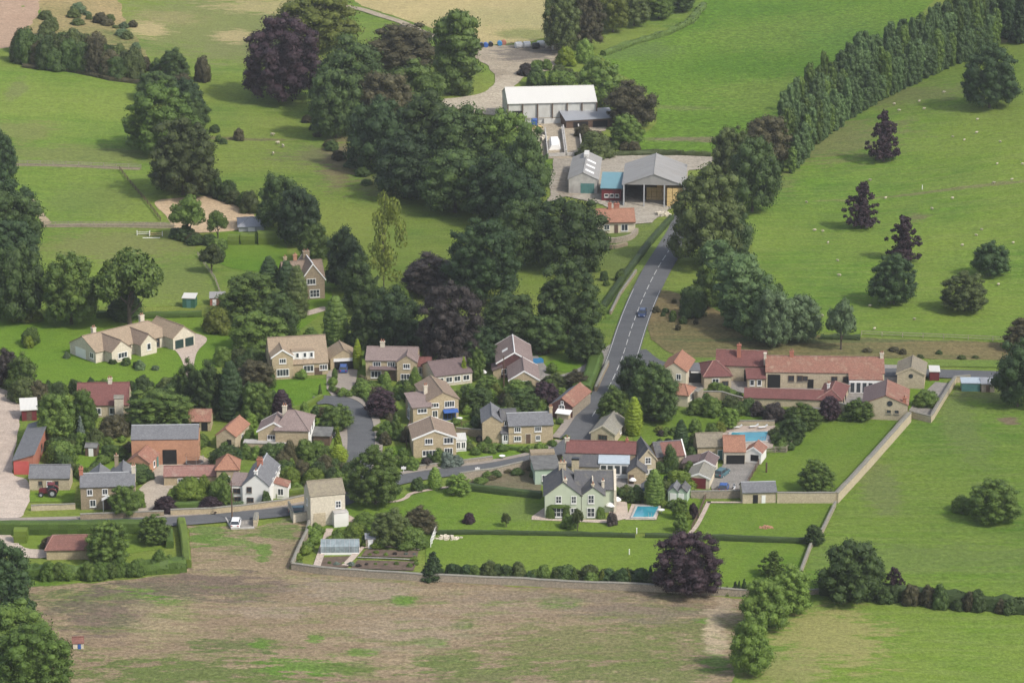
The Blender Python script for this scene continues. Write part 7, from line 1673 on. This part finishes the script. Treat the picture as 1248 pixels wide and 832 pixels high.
# hedges
hedge('clipped_hedge', [(-30, 650), (60, 650), (130, 649), (200, 648)], 2.4, 2.7, 'hg', 'tall long clipped hedge beside the road at the far left', leaf=.2, dens=20, lump=.04)
hedge('clipped_hedge', [(221, 640), (225, 660), (228, 692)], 1.8, 1.9, 'hl', 'bright clipped hedge between the garage garden and the bare field', leaf=.14, dens=22, lump=.05)
hedge('bushy_hedge', [(28, 702), (80, 704), (150, 700), (226, 694)], 3.2, 2.3, 'hg', 'thick bushy hedge along the top of the bare field at the left', lump=.28)
hedge('clipped_hedge', [(570, 597), (610, 602), (660, 607)], 1.6, 1.6, 'hd', 'dark clipped hedge running to the green house from the left', leaf=.13, dens=22, lump=.05)
hedge('clipped_hedge', [(533, 651), (600, 651), (700, 653), (774, 655)], 1.0, 1.0, 'hd', 'low dark hedge between the two lawns below the green house', lump=.12)
hedge('clipped_hedge', [(786, 655), (815, 655), (860, 658)], 1.0, 1.0, 'hd', 'short dark hedge left of the copper beech top', lump=.12)
hedge('clipped_hedge', [(868, 658), (920, 660), (984, 662)], 1.1, 1.3, 'hd', 'dark clipped hedge below the fire-pit lawn', lump=.1)
hedge('clipped_hedge', [(172, 388), (210, 387), (246, 386)], 1.6, 1.6, 'hg', 'clipped hedge behind the large cream bungalow', lump=.1)
hedge('clipped_hedge', [(118, 387), (141, 387)], 1.4, 1.6, 'hg', 'short clipped hedge left of the spreading oak', lump=.1)
hedge('clipped_hedge', [(278, 297), (292, 297)], 3.0, 2.6, 'hl', 'yellow-green clipped block hedge left of the three by the grey store', lump=.06)
hedge('clipped_hedge', [(294, 297), (311, 297)], 3.0, 2.9, 'hl', 'yellow-green clipped block hedge in the middle of the three by the grey store', lump=.06)
hedge('clipped_hedge', [(314, 297), (336, 296)], 3.0, 3.6, 'hl', 'tallest yellow-green clipped block hedge right of the grey store', lump=.06)
hedge('clipped_hedge', [(712, 482), (720, 462), (727, 440)], 3.2, 2.6, 'hg', 'flat-topped square hedge between the driveway and the main road', leaf=.15, dens=20, lump=.05)
hedge('roadside_hedge', [(734, 378), (760, 340), (790, 300), (818, 268)], 1.6, 1.5, 'hd', 'dark straight hedge along the left of the uphill road', lump=.12)
hedge('clipped_hedge', [(287, 438), (291, 420)], 1.6, 2.2, 'hl', 'upright bright hedge beside the bungalow lawn', lump=.05)
hedge('topiary_block', [(18, 660), (34, 660)], 2.4, 3.0, 'hl', 'bright topiary cube in front of the tall long hedge', leaf=.1, dens=40, lump=.02)
hedge('clipped_hedge', [(458, 527), (470, 520), (486, 514)], 1.8, 1.4, 'hl', 'low bright clipped hedge in front of the purple tree', lump=.05, leaf=.12, dens=24)
hedge('clipped_hedge', [(462, 534), (476, 530), (488, 524)], 2.0, 1.6, 'hg', 'rounded green hedge below the bright clipped hedge by the close', lump=.14, leaf=.12, dens=24)
hedge('clipped_hedge', [(335, 606), (375, 600), (410, 592)], 1.4, 1.5, 'hl', 'bright hedge above the roadside wall right of the white house', lump=.12)
hedge('clipped_hedge', [(212, 621), (245, 621)], 1.6, 1.8, 'hg', 'dark clipped hedge between the two purple bushes', lump=.05)
hedge('field_hedge', [(1000, 722), (1070, 728), (1150, 737), (1260, 748)], 2.8, 2.8, 'hd', 'thick dark field hedge between the right pasture and the corner field', lump=.3)
hedge('field_hedge', [(700, 190), (760, 190), (800, 188), (866, 191)], 1.6, 1.3, 'ol', 'ragged hedge along the bottom of the crop field behind the farm sheds', lump=.35)
hedge('field_hedge', [(735, 68), (772, 54), (815, 42), (842, 28), (858, 8)], 2.4, 1.6, 'md', 'low hedge along the top-left edge of the crop field', lump=.35)
hedge('field_hedge', [(1000, 413), (1048, 414)], 1.4, 1.2, 'hd', 'short dark hedge at the left end of the tan bank', lump=.3)
hedge('field_hedge', [(28, 82), (90, 88), (135, 98), (172, 103)], 1.6, 1.2, 'br', 'brown ragged hedge bottom along the top paddock', lump=.35)
hedge('clipped_hedge', [(444, 486), (452, 496), (458, 508)], 1.2, 1.2, 'hg', 'curved low hedge inside the bend of the close', lump=.08, leaf=.13)
hedge('clipped_hedge', [(352, 503), (372, 498), (392, 486)], 1.0, 1.3, 'hl', 'bright hedge around the catslide-roofed house lawn', lump=.1, leaf=.13)
hedge('clipped_hedge', [(590, 545), (630, 549), (668, 548)], .8, .9, 'hg', 'low hedge in front of the double-gabled cottage', lump=.12, leaf=.13)
hedge('clipped_hedge', [(206, 652), (207, 668)], 1.6, 1.7, 'hg', 'short hedge stub beside the lane to the garage garden', lump=.08, leaf=.14)
railfence('garden_fence', [(600, 533), (586, 520), (562, 520)], 1.3, 'brown close-boarded fence between the estate gardens', rails=5, gap=2, mat='wood')
railfence('garden_fence', [(496, 548), (494, 532), (500, 520)], 1.3, 'short brown fence between the close and the two tan houses', rails=5, gap=2, mat='wood')
shed('garden_shed', (566, 500), 1.8, 2.4, 1.8, .5, 10, 'ltwood', 'felt', 'small timber shed in the garden right of the blue-awning house', ridge='y')
shed('garden_shed', (104, 556), 2.2, 2.0, 1.7, .5, -5, 'wood', 'felt', 'dark timber shed on the garden lawn left of the brick barn')
shed('garden_shed', (446, 668), 1.6, 1.4, 1.7, .4, 5, 'ltwood', 'steel', 'tiny shed between the greenhouse and the lush shrubs', mono='F')
for x, y, lab in ((560, 514, 'white round table on the lawn right of the blue-awning house'), (612, 560, 'white bench-table by the front hedge of the double-gabled cottage'), (806, 626, 'white table beside the pool terrace')):
    o = P(x, y)+Vector((0, 0, .1)); r = empty('garden_table', o, lab, 'table')
    m = MB(); m.tube(o+Vector((0, 0, .68)), o+Vector((0, 0, .74)), .6, .6, 14); m.build('table_top', M['frame'], r)
    m = MB(); m.tube(o, o+Vector((0, 0, .68)), .06, .05, 8); m.build('leg', M['lead'], r)
# pools
pool('swimming_pool', [(771, 632), (796, 632), (803, 619), (777, 619)], 'turquoise swimming pool on the pink terrace right of the green house')
pool('swimming_pool', [(887, 541), (933, 539), (936, 528), (892, 529)], 'upper turquoise swimming pool behind the orange-roofed garage')
# vehicles
car((783, 385), 262, 'navy', 'dark blue car driving down the main road', 'moving_car')
car((287.5, 640), 90, 'carwhite', 'white car backed into the lay-by beside the bare field')
car((367, 626), 5, 'carteal', 'dark car parked in the walled lay-by by the pale stone house')
car((418.5, 452), 92, 'bluep', 'bright blue car inside the open tan garage')
car((880, 579), 62, 'carteal', 'dark teal car parked on the yard beside the maroon-doored garage')
car((882, 597), 80, 'bluep', 'small bright blue car by the yard wall', L_=3.6)
car((396, 533), 8, 'black', 'black car parked beside the golden conifers off the close')
motorbike((894, 598), 70, 'white scooter parked beside the small bright blue car')
tractor((60, 604), 178, 'old maroon tractor with pale wheel rims on the lawn by the stone outhouse')
o = bale((654, 442.5), 20, 'bright blue covered trailer beside the tall hung house', 'cyan', (2.6, 1.3, .9), name='covered_trailer'); o['category'] = 'trailer'
parasol((744, 624), .95, 2.0, 'larger white parasol on the terrace beside the green house'); parasol((752, 617), .75, 1.9, 'smaller white parasol behind the larger one beside the green house'); parasol((771, 590), .75, 1.5, 'white parasol on the lane behind the small pool'); parasol((588, 458), .9, 1.4, 'pale oval parasol in the garden left of the tall hung house')
for k, (x, y, mt, lab) in enumerate([(632, 59, 'frame', 'white wrapped bale at the left of the row above the dirt yard'), (642, 58.5, 'frame', 'second white wrapped bale in the row above the dirt yard'), (653, 60, 'black', 'black wrapped bale in the white row above the dirt yard'), (659, 57.5, 'frame', 'white wrapped bale behind the black one'), (669, 59, 'pale', 'dirty cream wrapped bale toward the right end of the row'), (677, 61, 'pale', 'last cream wrapped bale at the right end of the row')]):
    roundbale((x, y), 20, .95, 2.0, mt, lab, group='wrapped bales above the dirt yard')
for x, y, mt, lab in [(587, 58, 'black', 'dark drum left of the tall ivy-green tree edge of the yard'), (592, 58, 'bluep', 'navy drum in the row of drums on the yard edge'), (598, 57, 'black', 'dark drum beside the navy drum on the yard edge'), (609, 56, 'cyan', 'bright blue drum at the right of the row on the yard edge'), (614, 55, 'redbrick', 'rusty drum beside the bright blue drum')]:
    roundbale((x, y), 95, .75, 1.6, mt, lab, 'storage_drum', 'drums on the dirt yard edge', 'drum')
roundbale((1215, 40), 80, .6, 1.4, 'pblue', 'pale blue drum at the dark end of the poplar belt', 'feed_drum', None, 'drum')
heap('stone_heap', (546, 656), 2.4, 1.1, .5, 'pale', 'heap of white stones at the top of the lower lawn', 'stone heap', 70, 3, (.2, .5))
heap('rubble_heap', (662, 172), 2.2, 2.0, 1.2, 'pale', 'pale rubble heap left of the silage bays', 'rubble heap', 40, 5, (.4, .8))
heap('rubble_heap', (648, 157), 3.0, 1.6, .9, 'straw', 'tan spoil heap in front of the white barn', 'spoil heap', 50, 7, (.4, .8))
heap('rubble_heap', (808, 262), 1.8, 1.6, 1.0, 'pale', 'rubble heap beside the yard below the hay barn', 'rubble heap', 40, 9, (.4, .9))
heap('fire_pit', (934, 643), 1.3, .9, .35, 'brick', 'round fire pit of stones on the lawn below the field barn', 'fire pit', 40, 11, (.2, .35))
heap('rockery', (1180, 632), 1.2, .8, .8, 'redbrick', 'pinkish rock under the dark pasture tree', 'rock', 14, 12, (.4, .8)) if False else None
tag(bale((934, 576), 80, 'x', 'wood', (.3, .3, 2.0), name='timber_post'), 'dark timber post standing on the right-hand garden lawn', 'post')
o = bale((675, 150), 5, 'pale flatbed trailer parked in front of the white barn', 'whitesheet', (5.5, 2.2, 1.4), name='parked_trailer'); o['category'] = 'trailer'
o = bale((651, 156), 88, 'upright blue container in front of the white barn', 'bluep', (2.0, 1.6, 2.4), name='storage_container'); o['category'] = 'container'
pole((283, 634), 7.5, 'dark telegraph pole standing in the wall above the bare field', arm=True)
pole((614, 480), 8.0, 'slim timber pole in the gardens below the tall hung house')
for x, y, lab in ((582, 578, 'small white signpost on the verge by the road bend'), (492, 577, 'low white sign beside the road near the big round tree')):
    o = P(x, y); r = empty('signpost', o, lab, 'sign'); m = MB(); m.cbox(o, .1, .1, 1.5); m.build('post', M['frame'], r); m = MB(); m.cbox(o+Vector((0, -.08, .9)), .9, .05, .5); m.build('sign_board', M['frame'], r)
for x, y, lab in ((767, 676, 'short white marker post on the lower lawn'), (776, 650, 'white gate stump in the gap of the low hedge'), (1124, 231, 'white post beside the cross path in the sheep pasture')):
    m = MB(); o = P(x, y); m.cbox(o-Vector((0, 0, .1)), .16, .16, 1.1); m.cbox(o+Vector((0, 0, 1.0)), .2, .2, .08); tag(m.build('marker_post', M['frame']), lab, 'post')
# furniture on the upper pool terrace
for x, y, lab in ((899, 523, 'left white lounger on the upper pool terrace'), (919, 522, 'middle white lounger on the upper pool terrace'), (930, 523, 'right white lounger on the upper pool terrace')):
    o = P(x, y)+Vector((0, 0, .2)); q = xf(o, R(12)); r = empty('sun_lounger', o, lab, 'lounger')
    m = MB(); m.slab([q(-.9, -.3, .35), q(.3, -.3, .35), q(.3, .3, .35), q(-.9, .3, .35)], .08); m.build('seat', M['frame'], r)
    m = MB(); m.slab([q(.3, -.3, .35), q(.85, -.3, .75), q(.85, .3, .75), q(.3, .3, .35)], .08); m.build('backrest', M['frame'], r)
    for u in (-.8, .6):
        for v in (-.25, .25): m = MB(); m.tube(q(u, v, 0), q(u, v, .3), .03, .03, 6); m.build('leg', M['lead'], r)
# jumps in the paddock
for k, (x, y, mt) in enumerate([(175, 287, 'white'), (190, 288, 'straw')]):
    o = P(x, y); r = empty('show_jump', o, 'white show jump in the mown paddock' if k == 0 else 'tan and white show jump right of the white one', 'jump')
    for u in (-1.5, 1.5): m = MB(); m.cbox(o+Vector((u, 0, 0)), .1, .5, 1.2); m.build('wing', M['frame'], r)
    for z in (.4, .8): m = MB(); m.tube(o+Vector((-1.5, 0, z)), o+Vector((1.5, 0, z)), .06, .06, 6); m.build('pole', M[mt], r)
for k, x in enumerate((177, 182, 187, 192)):
    o = P(x, 290.5); m = MB(); m.tube(o+Vector((-.6, 0, .1)), o+Vector((.6, .1, .1)), .09, .09, 8); tag(m.build('ground_pole', M['frame']), 'short white pole lying in the row on the paddock grass', 'pole', 'white poles on the paddock grass')
# sheep
SHM = sheepmesh(); srnd = random.Random(5)
SP = [(1090, 128), (1120, 125), (1126, 134), (1150, 114), (1096, 136), (1191, 147), (1175, 172), (1190, 163), (1219, 174), (1161, 168), (1215, 201), (1246, 201), (1060, 221), (1079, 243), (1136, 256), (1211, 224), (1233, 220), (1041, 277), (993, 282), (1003, 283), (1009, 297), (1021, 319), (1023, 337), (1073, 332), (1196, 281), (1190, 288), (1173, 300), (1235, 297), (1227, 318), (1217, 348), (1060, 374), (1086, 370), (1066, 402), (1114, 390), (983, 248), (1161, 243), (1002, 386)]
for k, (x, y) in enumerate(SP):
    p = P(x, y); o = link('sheep', SHM, None, p); s = srnd.uniform(.58, .76); o.scale = (s, s, s); o.rotation_euler.z = srnd.choice((0, 3.1))+srnd.uniform(-.9, .9)
    tag(o, 'cream sheep grazing out on the open right-hand pasture', 'sheep', 'sheep on the right-hand pasture')
for x, y in ((332, 166), (339, 176), (333, 189), (345, 180)):
    p = P(x, y); o = link('sheep', SHM, None, p); o.rotation_euler.z = srnd.uniform(0, 6); tag(o, 'sheep in the grass hollow left of the dark wood', 'sheep', 'sheep left of the dark wood')
CLOUDS = [(455, 275, 16, 42, 16, 7.5), (610, 375, 26, 30, 18, 7.5), (1190, 560, 26, 42, 18, 8), (1180, 80, 40, 60, 20, 9)]
# ================================================================== LIGHT, AIR, CAMERA
SUN = Vector((0.80, -0.60, 0.0)).normalized(); EL = R(46)
sd = Vector((SUN.x*math.cos(EL), SUN.y*math.cos(EL), math.sin(EL)))
w = bpy.data.worlds.new('World'); scene.world = w; w.use_nodes = True
t = w.node_tree; sky = t.nodes.new('ShaderNodeTexSky'); sky.sky_type = 'NISHITA'; sky.sun_disc = False
sky.sun_elevation = EL; sky.sun_rotation = math.atan2(sd.x, sd.y); sky.altitude = 100; sky.air_density = 1.0; sky.dust_density = 2.5
hs_ = t.nodes.new('ShaderNodeHueSaturation'); hs_.inputs['Saturation'].default_value = .6; t.links.new(sky.outputs[0], hs_.inputs['Color']); t.links.new(hs_.outputs[0], t.nodes['Background'].inputs[0]); t.nodes['Background'].inputs[1].default_value = 0.14
sl = bpy.data.lights.new('sun', 'SUN'); sl.energy = 2.4; sl.angle = R(4.5); sl.color = (1.0, 0.945, 0.86)
so = bpy.data.objects.new('sun', sl); COL.objects.link(so); so.rotation_euler = sd.to_track_quat('Z', 'Y').to_euler(); so.location = sd*400+Vector((0, 600, 0))
# broken cumulus well above the haze; its soft shadows lie across the slope meadow, the tree belt and the pastures
crnd = random.Random(9); CM = plain('cloud_white', (.85, .85, .85), 1.0, .03)
for px, py, rx, ry, n, pr in CLOUDS:
    c = P(px, py)+sd*1250; mb = MB()
    for i in range(n):
        a = crnd.uniform(0, 6.28); q = math.sqrt(crnd.random()); o = c+Vector((math.cos(a)*q*rx, math.sin(a)*q*ry, crnd.uniform(-5, 8))); r = crnd.uniform(.7, 1.3)*pr
        k = len(mb.v); mb.v += [o+Vector((v[0]*r, v[1]*r, v[2]*r*.6)) for v in ICO[0]]; mb.f += [tuple(int(x)+k for x in f) for f in ICO[1]]; mb.mi += [0]*len(ICO[1])
    tag(mb.build('cloud', CM, smooth=True), kind='structure')
if HAZE:
    mb = MB(); mb.box((-2700, -1600, -30), (5400, 0, 0), (0, 5300, 0), (0, 0, 245))
    hm = bpy.data.materials.new('haze'); hm.use_nodes = True; ht = hm.node_tree
    for n in list(ht.nodes):
        if n.type == 'BSDF_PRINCIPLED': ht.nodes.remove(n)
    pv = ht.nodes.new('ShaderNodeVolumePrincipled'); pv.inputs['Color'].default_value = (0.86, 0.89, 0.93, 1); pv.inputs['Density'].default_value = HAZE; pv.inputs['Anisotropy'].default_value = 0.3
    ht.links.new(pv.outputs[0], ht.nodes['Material Output'].inputs['Volume'])
    tag(mb.build('haze', hm), kind='stuff')
cam = bpy.data.cameras.new('camera'); co = bpy.data.objects.new('camera', cam); COL.objects.link(co)
cam.sensor_width = 36; cam.lens = 36*F/1248; cam.clip_start = 1; cam.clip_end = 6000
co.location = (0, 0, CH); co.rotation_euler = (R(90)-TH, 0, 0); scene.camera = co
vs = scene.view_settings; vs.view_transform = 'Standard'; vs.look = 'None'; vs.exposure = EXPO; vs.gamma = 1; vs.use_curve_mapping = False
cy = scene.cycles; cy.max_bounces = 5; cy.diffuse_bounces = 2; cy.glossy_bounces = 2; cy.transmission_bounces = 2; cy.volume_bounces = 0; cy.transparent_max_bounces = 4
cy.use_denoising = True; cy.use_adaptive_sampling = False
try: cy.denoising_prefilter = 'ACCURATE'; cy.denoiser = 'OPENIMAGEDENOISE'; cy.denoising_input_passes = 'RGB_ALBEDO_NORMAL'
except Exception: pass
